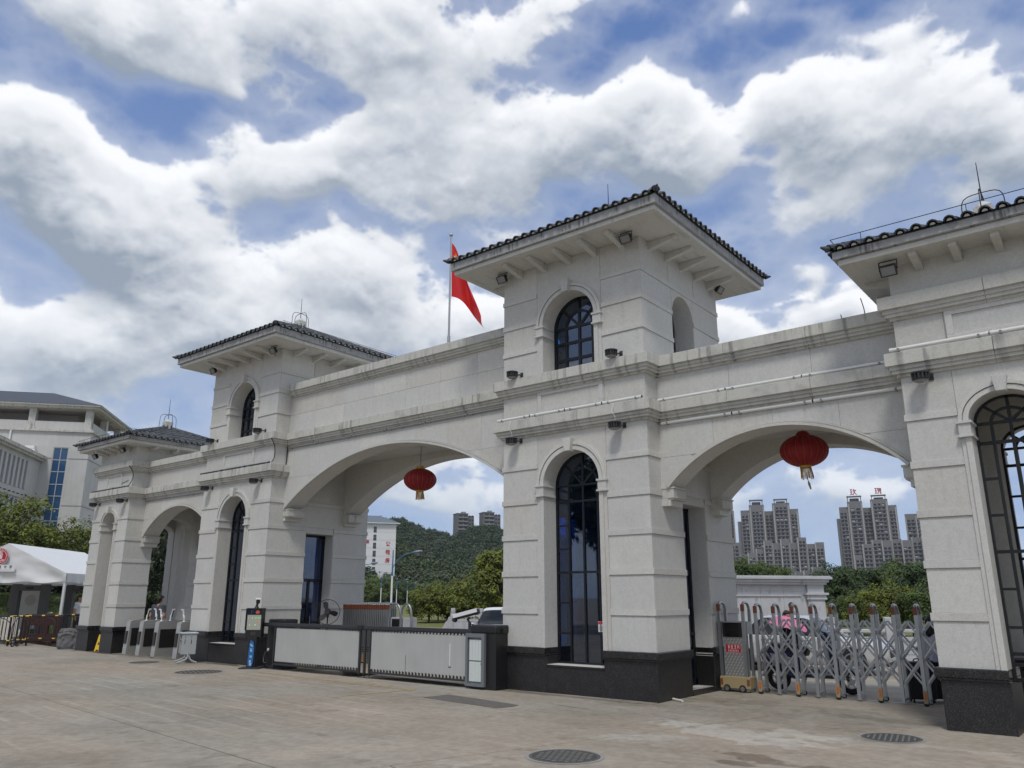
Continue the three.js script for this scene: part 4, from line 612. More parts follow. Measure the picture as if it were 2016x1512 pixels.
{ // display kiosk
  const t = thing('display_kiosk', 'black parking display kiosk with screen and blue sign before the far tower', 'kiosk', [-10.48, 0, 0.46], 0.62);
  mesh('column', rbox(-0.10, 0.10, 0.02, 0.72, -0.12, 0.06, 0.008), MAT.black, t); mesh('base', rbox(-0.24, 0.24, 0, 0.03, -0.2, 0.2, 0.008), MAT.charcoal, t);
  mesh('head', [rbox(-0.20, 0.20, 0.70, 1.365, -0.12, 0.06, 0.012, 2), box(-0.205, 0.205, 1.345, 1.362, -0.12, 0.085), box(-0.205, -0.19, 0.86, 1.35, 0.06, 0.085), box(0.19, 0.205, 0.86, 1.35, 0.06, 0.085)], MAT.black, t);
  const scr = canvasTex(256, 384, (c, w, h) => {
    c.fillStyle = '#0b0b0d'; c.fillRect(0, 0, w, h); c.fillStyle = '#8a8c80'; c.fillRect(14, 104, w - 28, h - 112);
    c.strokeStyle = '#27357a'; c.lineWidth = 9; c.beginPath(); c.moveTo(72, 88); c.lineTo(72, 22); c.stroke(); c.beginPath(); c.moveTo(72, 26); c.lineTo(96, 26); c.quadraticCurveTo(112, 42, 96, 56); c.lineTo(74, 56); c.stroke();
    c.strokeStyle = '#c0563f'; c.lineWidth = 8; c.beginPath(); c.arc(178, 54, 29, 0, 7); c.stroke(); c.fillStyle = '#7c2c22'; c.beginPath(); c.arc(178, 54, 22, 0, 7); c.fill(); c.strokeStyle = '#d98a6c'; c.lineWidth = 4; c.strokeRect(166, 44, 24, 20);
    c.fillStyle = '#d9efe6'; c.fillRect(34, 156, 6, 10); c.fillRect(92, 152, 10, 16); c.fillStyle = '#49e08a'; c.fillRect(134, 152, 40, 13); c.fillRect(186, 150, 46, 14); c.fillStyle = '#ff5138'; c.fillRect(180, 214, 38, 13); c.fillStyle = '#c9f2dd'; c.fillRect(50, 282, 14, 12); c.fillRect(140, 280, 24, 12);
  });
  mesh('screen', T(new THREE.PlaneGeometry(0.375, 0.48), 0, 1.10, 0.0635), new THREE.MeshStandardMaterial({ map: scr, roughness: 0.3, emissiveMap: scr, emissive: lin(1, 1, 1), emissiveIntensity: 0.28 }), t);
  mesh('speaker_grille', [-0.04, 0, 0.04].map((x) => box(x - 0.012, x + 0.012, 0.745, 0.825, 0.058, 0.066)), std(0.06, 0.05, 0.03, 0.5), t);
  const bl = canvasTex(96, 448, (c, w, h) => { c.fillStyle = '#2069a8'; c.fillRect(0, 0, w, h); c.fillStyle = '#8fb9d8'; c.beginPath(); c.moveTo(8, 4); c.lineTo(60, 20); c.lineTo(88, 74); c.lineTo(30, 60); c.fill(); c.fillStyle = '#d6e6ee'; for (const [x, y, a, b] of [[20, 110, 46, 8], [40, 110, 8, 44], [22, 142, 50, 7], [30, 160, 44, 6], [16, 250, 60, 9], [34, 262, 8, 34], [58, 262, 8, 34], [20, 340, 34, 9], [24, 350, 9, 40], [48, 350, 9, 36], [30, 372, 34, 8], [26, 400, 50, 8]]) c.fillRect(x, y, a, b); c.fillStyle = '#b9d3e3'; c.beginPath(); c.moveTo(20, 430); c.lineTo(60, 396); c.lineTo(66, 448); c.fill(); });
  const sg = mesh('sign_blade', poly([[-0.05, 0.05], [0.035, 0.05], [0.062, 0.14], [0.072, 0.46], [0.04, 0.60], [-0.03, 0.635], [-0.055, 0.40], [-0.062, 0.14]], 0.012, 0.085, [], 0.003), std(0.03, 0.12, 0.32, 0.4), t);
  mesh('print', T(new THREE.PlaneGeometry(0.105, 0.50), 0.004, 0.32, 0.1025), new THREE.MeshStandardMaterial({ map: bl, roughness: 0.35 }), sg);
  mesh('camera_stem', [cyl(0.06, 0.03, 0.05, 0.0, 1.365, -0.03, 10), rod([0, 1.41, -0.03], [0.02, 1.47, -0.02], 0.028, 8)], MAT.black, t); camUnit(t, [0.03, 1.53, -0.02], 0.35, 0.16, 0.085);
}
// ---------------------------------------------------------------- school desk, bag, caution board
{
  const g = std(0.38, 0.40, 0.40, 0.55), top = std(0.50, 0.54, 0.60, 0.4), t = thing('school_desk', 'grey school desk with drawer standing beside the turnstiles', 'desk', [-13.30, 0, 0.50], -0.42);
  mesh('desk_top', rbox(-0.32, 0.32, 0.715, 0.74, -0.21, 0.21, 0.01, 2), top, t);
  mesh('drawer_box', [box(-0.28, 0.28, 0.56, 0.575, -0.18, 0.18), box(-0.28, 0.28, 0.575, 0.715, -0.18, -0.165), box(-0.28, -0.262, 0.56, 0.715, -0.18, 0.18), box(0.262, 0.28, 0.56, 0.715, -0.18, 0.18)], g, t);
  for (const s of [-1, 1]) { const p = mesh('side_panel', poly([[-0.18, 0.22], [0.17, 0.22], [0.17, 0.72], [-0.18, 0.72]], 0.02, -0.01, [[[-0.11, 0.46], [-0.09, 0.46], [-0.09, 0.66], [-0.11, 0.66]], [[0.04, 0.46], [0.06, 0.46], [0.06, 0.66], [0.04, 0.66]]]).rotateY(Math.PI / 2).translate(s * 0.285, 0, 0), g, t); mesh('leg', [tube([[s * 0.285, 0.25, 0.0], [s * 0.285, 0.12, 0.02], [s * 0.285, 0.06, 0.12], [s * 0.285, 0.015, 0.25]], 0.022, 16, 8), tube([[s * 0.285, 0.2, -0.02], [s * 0.285, 0.1, -0.06], [s * 0.285, 0.05, -0.12], [s * 0.285, 0.015, -0.22]], 0.022, 16, 8)], g, p); }
  mesh('modesty_panel', rbox(-0.27, 0.27, 0.24, 0.52, -0.13, -0.11, 0.006), g, t); mesh('foot_bar', rod([-0.285, 0.13, 0.03], [0.285, 0.13, 0.03], 0.016, 8), g, t);
}
{
  const f = fbmTile(51, 4), b = bake(f, 12), m = new THREE.MeshStandardMaterial({ roughness: 0.85, map: tex(256, 256, (i, j) => { const k = 0.42 + (b(i / 256, j / 256) - 0.5) * 0.14; return [k, k, k * 1.01]; }) });
  const t = thing('carry_bag', 'bulky grey fabric bag standing on the ground before the tent', 'bag', [-21.45, 0, -0.02], 0.9);
  const g = new THREE.BoxGeometry(0.66, 0.64, 0.42, 14, 14, 8), p = g.attributes.position, n = createNoise3D(mulberry(8)); for (let i = 0; i < p.count; i++) { let x = p.getX(i), y = p.getY(i), z = p.getZ(i); const k = 1 - 0.16 * Math.pow(Math.abs(y / 0.32), 4) - 0.10 * clamp(y / 0.32), c = Math.hypot(x / 0.33, z / 0.21) > 1.15 ? 0.93 : 1; x *= k * c; z *= k * c; const d = 0.028 * n(x * 5, y * 6, z * 5); p.setXYZ(i, x + d, y + 0.32 + d * 0.4 - 0.05 * clamp(x / 0.33) * clamp(y / 0.32), z + d); } g.computeVertexNormals();
  mesh('body', g, m, t); mesh('pocket', tube([[-0.22, 0.33, 0.20], [-0.15, 0.44, 0.215], [0.05, 0.46, 0.22], [0.2, 0.36, 0.21]], 0.008, 20, 5), MAT.charcoal, t); mesh('seam', tube([[-0.29, 0.51, 0.17], [0, 0.55, 0.19], [0.27, 0.50, 0.17]], 0.007, 16, 5), MAT.charcoal, t); mesh('strap', [tube([[0.31, 0.5, 0], [0.37, 0.36, 0.02], [0.36, 0.15, 0.02], [0.31, 0.05, 0]], 0.016, 16, 6), tube([[-0.08, 0.6, -0.05], [-0.05, 0.66, -0.05], [0.05, 0.66, -0.05], [0.08, 0.6, -0.05]], 0.011, 14, 6)], MAT.black, t);
  const y = std(0.80, 0.50, 0.02, 0.5), c = thing('caution_board', 'yellow folding caution board standing in the end pavilion niche', 'caution board', [-19.48, 0.0, -0.12], 0.25);
  for (const s of [1, -1]) mesh('leaf', poly([[-0.12, 0], [-0.06, 0], [-0.05, 0.05], [0.05, 0.05], [0.06, 0], [0.12, 0], [0.075, 0.50], [-0.075, 0.50]], 0.012, -0.006).rotateX(-s * 0.16).translate(0, 0, s * 0.085), y, c); mesh('mark', poly([[-0.045, 0.2], [0.045, 0.2], [0, 0.30]], 0.003, 0.006, [], 0).rotateX(-0.16).translate(0, 0, 0.085), MAT.black, c);
}
// ---------------------------------------------------------------- turnstiles
{
  const brushed = new THREE.MeshStandardMaterial({ metalness: 0.45, roughness: 0.36, map: (() => { const b = bake(fbmTile(61, 3), 3, 120, 256); return tex(256, 256, (i, j) => { const k = 0.70 + (b(i / 256, j / 256) - 0.5) * 0.12; return [k, k * 0.995, k * 0.97]; }); })() });
  const dk = std(0.045, 0.045, 0.042, 0.25, { metalness: 0.5 });
  const turn = (x, label, heads) => {
    const t = thing('turnstile', label, 'turnstile', [x, 0, -0.55], 0, 'pedestrian turnstiles under the arch'); const z0 = 0.6, z1 = -0.65;
    const prof = [[-z0, 0], [-z1, 0], [-z1, 0.90], [-z1 - 0.1, 0.96], [-z0 + 0.12, 0.96], [-z0 + 0.05, 0.93]];
    mesh('cabinet', uvm(poly(prof, 0.20, -0.10, [], 0.006).rotateY(Math.PI / 2)), brushed, t);
    for (const s of [1, -1]) mesh('side_panel', box(s > 0 ? 0.104 : -0.112, s > 0 ? 0.112 : -0.104, 0.24, 0.74, -0.60, 0.50), dk, t);
    mesh('front_plate', [box(-0.06, 0.06, 0.30, 0.66, z0 - 0.02, z0 + 0.010)], dk, t); mesh('top_panel', rbox(-0.085, 0.085, 0.966, 0.972, -0.5, 0.24, 0.002), dk, t);
    mesh('wing_hub', cyl(0.03, 0.03, 0.7, 0.112, 0.22, -0.035, 10), MAT.steel, t);
    for (const [hz, d] of heads) { const h = mesh('face_terminal', [rod([0, 0.965, hz], [0.0, 1.10, hz], 0.018, 8), cyl(0.04, 0.03, 0.02, 0, 0.965, hz, 10), rod([0.0, 1.09, hz], [d * 0.05, 1.12, hz], 0.022, 8)], MAT.white, t); mesh('terminal_head', [bar([d * 0.04, 1.06, hz], [d * 0.09, 1.25, hz], 0.028, 0.035), bar([d * 0.10, 1.262, hz - 0.0], [d * 0.17, 1.285, hz], 0.02, 0.05)], MAT.white, h); mesh('terminal_screen', bar([d * 0.062, 1.07, hz], [d * 0.112, 1.24, hz], 0.006, 0.026).translate(d * 0.014, 0, 0), MAT.black, h); }
  };
  turn(-17.56, 'steel turnstile nearest the end pavilion plinth', []);
  turn(-16.78, 'steel turnstile with two face readers, second from the end pavilion', [[0.43, 1], [0.13, -1]]);
  turn(-15.90, 'steel turnstile with two face readers, third from the end pavilion', [[0.44, -1], [0.18, 1]]);
  turn(-14.72, 'steel turnstile partly hidden behind the school desk', [[0.42, -1]]);
}
// ---------------------------------------------------------------- folding gates
const orange = std(0.20, 0.062, 0.028, 0.5), beige = std(0.36, 0.28, 0.15, 0.6);
function gatePost(parent, x, zf, zr, h, wheel, pw = 0.052) {   // one bent post: front leg, bow, back leg
  const r = pw / 2, p = mesh('post', [bar([x, wheel ? 0.22 : 0.02, zf], [x, h - 0.10, zf], pw, 0.042), bar([x, 0.02, zr], [x, h - 0.14, zr], pw, 0.042), tube([[x, h - 0.11, zf], [x, h - 0.03, zf - 0.02], [x, h - 0.0, zf - 0.08], [x, h - 0.03, zr + 0.06], [x, h - 0.14, zr]], r, 16, 8), bar([x, 0.07, zf], [x, 0.07, zr], 0.03, 0.03, [0, 1, 0])], MAT.alu, parent);
  mesh('reflector', bar([x, h - 0.15, zf + 0.006], [x, h - 0.03, zf + 0.006], pw + 0.004, 0.05), orange, p);
  if (wheel) { mesh('wheel_housing', [bar([x, 0.04, zf], [x, 0.23, zf], 0.06, 0.055)], beige, p); mesh('wheel_reflector', bar([x, 0.10, zf + 0.03], [x, 0.20, zf + 0.03], 0.03, 0.006), std(0.6, 0.12, 0.02, 0.35), p); for (const z of [zf + 0.01, zr]) mesh('wheel', RZ(new THREE.CylinderGeometry(0.042, 0.042, 0.03, 14), Math.PI / 2).rotateY(Math.PI / 2).translate(x, 0.042, z), MAT.rubber, p); }
}
{
  const t = thing('folding_gate', 'extended aluminium folding gate closing the smaller arch', 'folding gate', [0, 0, 0], 0, 'aluminium folding gates'), zf = -2.22, zr = -2.50, n = 11, x0 = 0.79, st = 0.328, H = 1.50;
  for (let i = 0; i < n; i++) gatePost(t, x0 + i * st, zf, zr, H, i % 2 === 0);
  for (const z of [zf - 0.03, zr + 0.03]) for (let i = -1; i < n; i++) {
    const a = x0 + i * st, b = a + st; if (i < 0) continue; if (b > 4.12) continue;
    for (const [y0, y1] of [[0.30, 0.68], [0.68, 1.06]]) { mesh('lattice_bar', bar([a + 0.02, y0, z], [b - 0.02, y1, z], 0.028, 0.014), MAT.alu, t); mesh('lattice_bar', bar([a + 0.02, y1, z - 0.016], [b - 0.02, y0, z - 0.016], 0.028, 0.014), MAT.alu, t); }
    mesh('lattice_bar', bar([a + 0.02, 1.06, z], [a + st * 0.5, 1.25, z], 0.028, 0.014), MAT.alu, t); mesh('lattice_bar', bar([a + st * 0.5, 1.25, z - 0.016], [b - 0.02, 1.06, z - 0.016], 0.028, 0.014), MAT.alu, t);
  }
  mesh('track', rbox(0.1, 4.12, 0.0, 0.012, -2.40, -2.37, 0.003), MAT.steel, t);
  // drive head
  const hd = mesh('drive_head', [rbox(0.14, 0.52, 0.22, 1.19, zr + 0.03, zf - 0.01, 0.01), box(0.05, 0.60, 0.98, 1.20, zr + 0.04, zf - 0.04)], std(0.40, 0.41, 0.41, 0.45, { metalness: 0.5 }), t);
  const plate = canvasTex(256, 512, (c, w, h) => { c.fillStyle = '#8d8e8c'; c.fillRect(0, 0, w, h); c.strokeStyle = '#c4c5c2'; c.lineWidth = 9; for (let j = 0; j < 14; j++) for (let i = 0; i < 6; i++) { const x = i * 46 + (j & 1) * 23, y = j * 38 + 8; c.beginPath(); c.moveTo(x, y + 24); c.lineTo(x + 24, y); c.stroke(); } });
  mesh('tread_panel', T(new THREE.PlaneGeometry(0.34, 0.66), 0.33, 0.585, zf - 0.006), new THREE.MeshStandardMaterial({ map: plate, roughness: 0.4, metalness: 0.3 }), hd);
  const logo = canvasTex(256, 256, (c, w, h) => { c.fillStyle = '#070707'; c.fillRect(0, 0, w, h); c.strokeStyle = '#2b2b2d'; c.lineWidth = 6; c.beginPath(); c.arc(128, 128, 92, 0, 7); c.stroke(); c.lineWidth = 7; for (const [a, b, d, e] of [[70, 120, 100, 100], [84, 106, 84, 150], [110, 110, 146, 110], [128, 100, 128, 152], [110, 134, 148, 134], [158, 104, 190, 104], [172, 104, 172, 150], [158, 126, 188, 126], [160, 150, 192, 150]]) { c.beginPath(); c.moveTo(a, b); c.lineTo(d, e); c.stroke(); } });
  mesh('display_panel', box(0.15, 0.51, 0.93, 1.18, zf - 0.012, zf + 0.004), MAT.black, hd); mesh('display_logo', T(new THREE.PlaneGeometry(0.25, 0.24), 0.33, 1.055, zf + 0.006), new THREE.MeshStandardMaterial({ map: logo, roughness: 0.35 }), hd);
  const warn = canvasTex(256, 140, (c, w, h) => { c.fillStyle = '#a01f2e'; c.fillRect(0, 0, w, h); c.strokeStyle = '#e6b9b6'; c.lineWidth = 5; c.strokeRect(5, 5, w - 10, h - 10); c.strokeStyle = '#f0d8d4'; c.lineWidth = 7; const S = [[40, 26, 74, 26], [57, 16, 57, 74], [40, 46, 76, 46], [44, 74, 57, 50], [74, 74, 57, 50], [96, 22, 126, 22], [96, 22, 96, 72], [96, 46, 124, 46], [112, 30, 112, 72], [92, 72, 130, 72], [146, 20, 176, 20], [152, 34, 172, 34], [146, 48, 178, 48], [162, 20, 162, 74], [146, 74, 178, 74], [194, 24, 222, 24], [200, 24, 196, 74], [220, 24, 222, 74], [196, 46, 220, 46]]; for (const [a, b, d, e] of S) { c.beginPath(); c.moveTo(a, b); c.lineTo(d, e); c.stroke(); } c.lineWidth = 5; for (let i = 0; i < 7; i++) { const x = 44 + i * 25; for (const [a, b, d, e] of [[0, 92, 16, 92], [8, 88, 8, 120], [0, 106, 17, 106], [1, 120, 16, 120]]) { c.beginPath(); c.moveTo(x + a, b); c.lineTo(x + d, e); c.stroke(); } } });
  mesh('warning_sign', T(new THREE.PlaneGeometry(0.30, 0.155), 0.33, 0.735, zf - 0.003), new THREE.MeshStandardMaterial({ map: warn, roughness: 0.4 }), hd);
  for (const x of [0.10, 0.56]) gatePost(t, x, zf + 0.01, zr, H + 0.03, false);
  const bs = mesh('drive_base', rbox(0.06, 0.62, 0.06, 0.26, zr + 0.02, zf + 0.05, 0.012, 2), beige, t); for (const x of [0.09, 0.59]) mesh('reflector', box(x - 0.025, x + 0.025, 0.12, 0.22, zf + 0.05, zf + 0.056), orange, bs);
  for (const x of [0.19, 0.48]) { mesh('wheel', RX(new THREE.CylinderGeometry(0.062, 0.062, 0.04, 18), Math.PI / 2).translate(x, 0.064, zf + 0.045), MAT.rubber, bs); mesh('wheel_hub', RX(new THREE.CylinderGeometry(0.042, 0.042, 0.044, 7), Math.PI / 2).translate(x, 0.064, zf + 0.047), MAT.steel, bs); }
  // the same kind of gate, pushed together at the side of the main arch
  const f = thing('folding_gate', 'folded aluminium gate with rust brown caps beside the pedestal fan', 'folding gate', [0, 0, 0], 0, 'aluminium folding gates');
  for (let i = 0; i < 25; i++) gatePost(f, -10.46 + i * 0.07, -2.22, -2.50, 1.47, i % 4 === 0, 0.040);
  for (let i = 0; i < 24; i++) { const x = -10.425 + i * 0.07; mesh('lattice_bar', [bar([x - 0.015, 0.3, -2.3], [x + 0.015, 1.2, -2.3], 0.02, 0.012), bar([x + 0.015, 0.3, -2.32], [x - 0.015, 1.2, -2.32], 0.02, 0.012)], MAT.alu, f); }
  const h2 = mesh('drive_head', [rbox(-8.68, -8.32, 0.15, 1.14, -2.47, -2.24, 0.01), rbox(-8.26, -7.98, 0.15, 1.13, -2.47, -2.24, 0.01)], std(0.46, 0.47, 0.47, 0.5), f); mesh('display_panel', box(-8.64, -8.36, 0.80, 1.10, -2.242, -2.23), MAT.black, h2); mesh('display_logo', T(new THREE.PlaneGeometry(0.2, 0.22), -8.5, 0.95, -2.228), new THREE.MeshStandardMaterial({ map: logo, roughness: 0.35 }), h2);
  for (const [a, b] of [[-8.72, -8.34], [-8.28, -7.96]]) mesh('bow', tube([[a, 0.15, -2.23], [a, 1.28, -2.23], [a + 0.07, 1.42, -2.23], [(a + b) / 2, 1.465, -2.23], [b - 0.07, 1.42, -2.23], [b, 1.28, -2.23], [b, 0.15, -2.23]], 0.028, 40, 8), MAT.alu, f);
  mesh('drive_base', rbox(-8.74, -7.94, 0.05, 0.2, -2.5, -2.2, 0.01), beige, f);
}
// ---------------------------------------------------------------- pedestal fan
{
  const t = thing('pedestal_fan', 'black pedestal fan facing the camera before the folded gate', 'fan', [-9.62, 0, -1.0], 0.86), c = [0, 1.27, 0.06], R = 0.295;
  mesh('stand', [rod([0, 0.02, -0.08], [0, 1.16, -0.08], 0.018, 10), cyl(0.2, 0.18, 0.03, 0, 0, -0.08, 24), rod([0, 1.14, -0.08], [0.01, 1.25, -0.06], 0.03, 8)], MAT.black, t); mesh('motor', [RX(cyl(0.075, 0.06, 0.18, 0, 0, 0, 16), -Math.PI / 2).translate(0, 1.27, 0.02), RX(cyl(0.05, 0.05, 0.1, 0, 0, 0, 16), Math.PI / 2).translate(0, 1.27, 0.0)], MAT.black, t);
  const g = [new THREE.TorusGeometry(R, 0.007, 6, 48).translate(...c), new THREE.TorusGeometry(R * 0.28, 0.004, 5, 24).translate(0, 1.27, 0.13), new THREE.TorusGeometry(R * 0.98, 0.004, 5, 40).translate(0, 1.27, 0.02)]; for (let i = 0; i < 44; i++) { const a = i / 44 * Math.PI * 2, q = Math.cos(a), s = Math.sin(a); g.push(rod([q * R * 0.26, 1.27 + s * R * 0.26, 0.13], [q * R, 1.27 + s * R, 0.06], 0.0016, 4)); if (i % 2) g.push(rod([q * R * 0.26, 1.27 + s * R * 0.26, -0.03], [q * R, 1.27 + s * R, 0.05], 0.0016, 4)); }
  mesh('cage', g, MAT.black, t); mesh('badge', RX(cyl(0.045, 0.05, 0.02, 0, 0, 0, 18), Math.PI / 2).translate(0, 1.27, 0.125), MAT.charcoal, t);
  for (let k = 0; k < 3; k++) { const s = new THREE.Shape(); s.moveTo(-0.02, 0.04); s.quadraticCurveTo(-0.10, 0.14, -0.05, 0.25); s.quadraticCurveTo(0.04, 0.27, 0.07, 0.19); s.quadraticCurveTo(0.05, 0.1, 0.02, 0.04); mesh('blade', new THREE.ExtrudeGeometry(s, { depth: 0.006, bevelEnabled: false }).rotateY(0.45).rotateZ(k * 2.094 + 0.3).translate(0, 1.27, 0.06), MAT.charcoal, t); }
  mesh('hub', RX(cyl(0.045, 0.04, 0.06, 0, 0, 0, 16), Math.PI / 2).translate(0, 1.27, 0.04), MAT.black, t);
}
{ const p = mesh('drain_pipe', rod([0.03, 0.025, -0.42], [0.26, 0.02, -0.30], 0.018, 10), MAT.pvc); tag(p, 'short white plastic pipe end at the foot of the centre tower', 'pipe'); }
{ const t = thing('notice_sticker', 'small red and white notice on the lower centre tower window', 'notice', [-1.27, 1.12, -0.352]); mesh('card', box(-0.055, 0.055, -0.09, 0.09, -0.002, 0.002), MAT.white, t); mesh('heading', box(-0.05, 0.05, 0.04, 0.085, 0.002, 0.004), std(0.5, 0.03, 0.04, 0.5), t); mesh('picture', box(-0.03, 0.03, -0.07, 0.01, 0.002, 0.004), MAT.grey, t); }

// ---------------------------------------------------------------- foliage
const leafMats = {}; function leafMat(r, g, b) { const k = [r, g, b].join(); return leafMats[k] ??= new THREE.MeshPhysicalMaterial({ color: lin(r, g, b), roughness: 0.85, transmission: 0.25, thickness: 0, side: THREE.DoubleSide, vertexColors: true }); }
function leafCloud(seed, clumps, leaves, spread, size, shape, lo = 0.7, hi = 1.35) {   // clumps: [x, y, z, r]; every leaf a folded diamond of its own tone
  const R = mulberry(seed), pos = [], col = [], nor = [];
  for (const [cx, cy, cz, r] of clumps) {
    const tone = mix(lo, hi, R());
    for (let i = 0; i < leaves; i++) {
      const a = R() * 6.283, u = R() * 2 - 1, q = Math.sqrt(1 - u * u), rr = r * Math.pow(R(), 0.4) * spread; const dx = q * Math.cos(a), dy = u, dz = q * Math.sin(a);
      const x = cx + dx * rr, y = cy + dy * rr * 0.8, z = cz + dz * rr, s = size * mix(0.6, 1.3, R());
      const n = new THREE.Vector3(dx + (R() - 0.5) * 1.3, Math.abs(dy) * 0.6 + 0.55 + (R() - 0.5) * 0.9, dz + (R() - 0.5) * 1.3).normalize(), t = new THREE.Vector3(R() - 0.5, R() * 0.6 - 0.5, R() - 0.5).cross(n).normalize(), b = new THREE.Vector3().crossVectors(n, t);
      const L = s * shape, w = s * 0.5, k = tone * mix(0.8, 1.2, R()), yel = mix(0.85, 1.25, R());
      const P = (p, o) => [x + t.x * p + b.x * o, y + t.y * p + b.y * o, z + t.z * p + b.z * o], A = P(-L, 0), B = P(0, w), C = P(L, 0), D = P(0, -w);
      pos.push(...A, ...D, ...B, ...D, ...C, ...B); for (let v = 0; v < 6; v++) { nor.push(n.x, n.y, n.z); col.push(k * yel, k, k * 0.9); }
    }
  }
  const g = new THREE.BufferGeometry(); g.setAttribute('position', new THREE.Float32BufferAttribute(pos, 3)); g.setAttribute('normal', new THREE.Float32BufferAttribute(nor, 3)); g.setAttribute('color', new THREE.Float32BufferAttribute(col, 3)); g.setAttribute('uv', new THREE.BufferAttribute(new Float32Array(pos.length / 3 * 2), 2)); return g;
}
function crownClumps(seed, rx, ry, rz, cy, n, cr) { const R = mulberry(seed), nz = createNoise3D(mulberry(seed + 1)), out = []; for (let i = 0; i < n; i++) { const a = R() * 6.283, u = R() * 1.75 - 0.75, q = Math.sqrt(Math.max(0, 1 - u * u)), d = Math.pow(R(), 0.33) * (0.85 + 0.32 * nz(Math.cos(a) * q * 1.7, u * 1.7, Math.sin(a) * q * 1.7)); out.push([Math.cos(a) * q * rx * d, cy + u * ry * d, Math.sin(a) * q * rz * d, cr * mix(0.6, 1.25, R())]); } return out; }
const bark = std(0.10, 0.082, 0.06, 0.95);
function trunkGeo(seed, h, r, limbs, spread) { const R = mulberry(seed), g = [], bend = (R() - 0.5) * 0.3; g.push(tube([[0, -0.1, 0], [bend * 0.3, h * 0.35, 0], [bend, h * 0.7, bend * 0.5], [bend * 0.8, h, 0]], r, 14, 8)); for (let i = 0; i < limbs; i++) { const a = i / limbs * 6.28 + R(), y = h * mix(0.45, 0.85, R()), l = spread * mix(0.6, 1, R()); g.push(tube([[bend * 0.6, y, 0], [Math.cos(a) * l * 0.5, y + l * 0.5, Math.sin(a) * l * 0.5], [Math.cos(a) * l, y + l * 0.85, Math.sin(a) * l]], r * 0.42, 8, 6)); } return merge(g); }
const treeKinds = {};
function tree(kind, p, top, turn, label, group, color, opt) {   // top: height of the crown's top
  const k = treeKinds[kind] ??= { crown: leafCloud(opt.seed, crownClumps(opt.seed, opt.rx, opt.ry, opt.rz ?? opt.rx, opt.cy, opt.n, opt.cr), opt.leaves, 1, opt.size, opt.shape ?? 0.9), trunk: trunkGeo(opt.seed, opt.cy, opt.tr ?? 0.12, 5, opt.rx * 0.75), name: opt.name ?? 'broadleaf_tree', h: opt.cy + opt.ry * 0.92 };
  const t = thing(k.name, label, 'tree', p, turn, group); t.scale.setScalar((top - p[1]) / k.h); mesh('trunk', k.trunk, bark, t); mesh('crown', k.crown, leafMat(...color), t); return t;
}
const CAM = [6.548, 11.886];
const fwd = [-Math.sin(0.6767), -Math.cos(0.6767)], rgt = [Math.cos(0.6767), -Math.sin(0.6767)];
const F2 = 1547.6;   // picture widths are used here only to set bearings: bearing(u) is the heading of a column of the photograph at eye height
function bearing(u) { const a = (u - 1008) / F2, c = Math.cos(0.2661) + 0, h = c + Math.tan(0.2661) * Math.sin(0.2661); return Math.atan2(a, h); }   // from the view axis, to the right
function at(u, d) { const b = bearing(u), c = Math.cos(b), s = Math.sin(b); return [CAM[0] + (fwd[0] * c + rgt[0] * s) * d, CAM[1] + (fwd[1] * c + rgt[1] * s) * d]; }
function yAt(u, v, d) { const a = (u - 1008) / F2, b = (756 - v) / F2, f = Math.cos(0.2661) - b * Math.sin(0.2661), y = Math.sin(0.2661) + b * Math.cos(0.2661); return 1.6 + y / Math.hypot(f, a) * d; }   // height of a line of sight at distance d
const faceCam = (x, z) => Math.atan2(CAM[0] - x, CAM[1] - z);

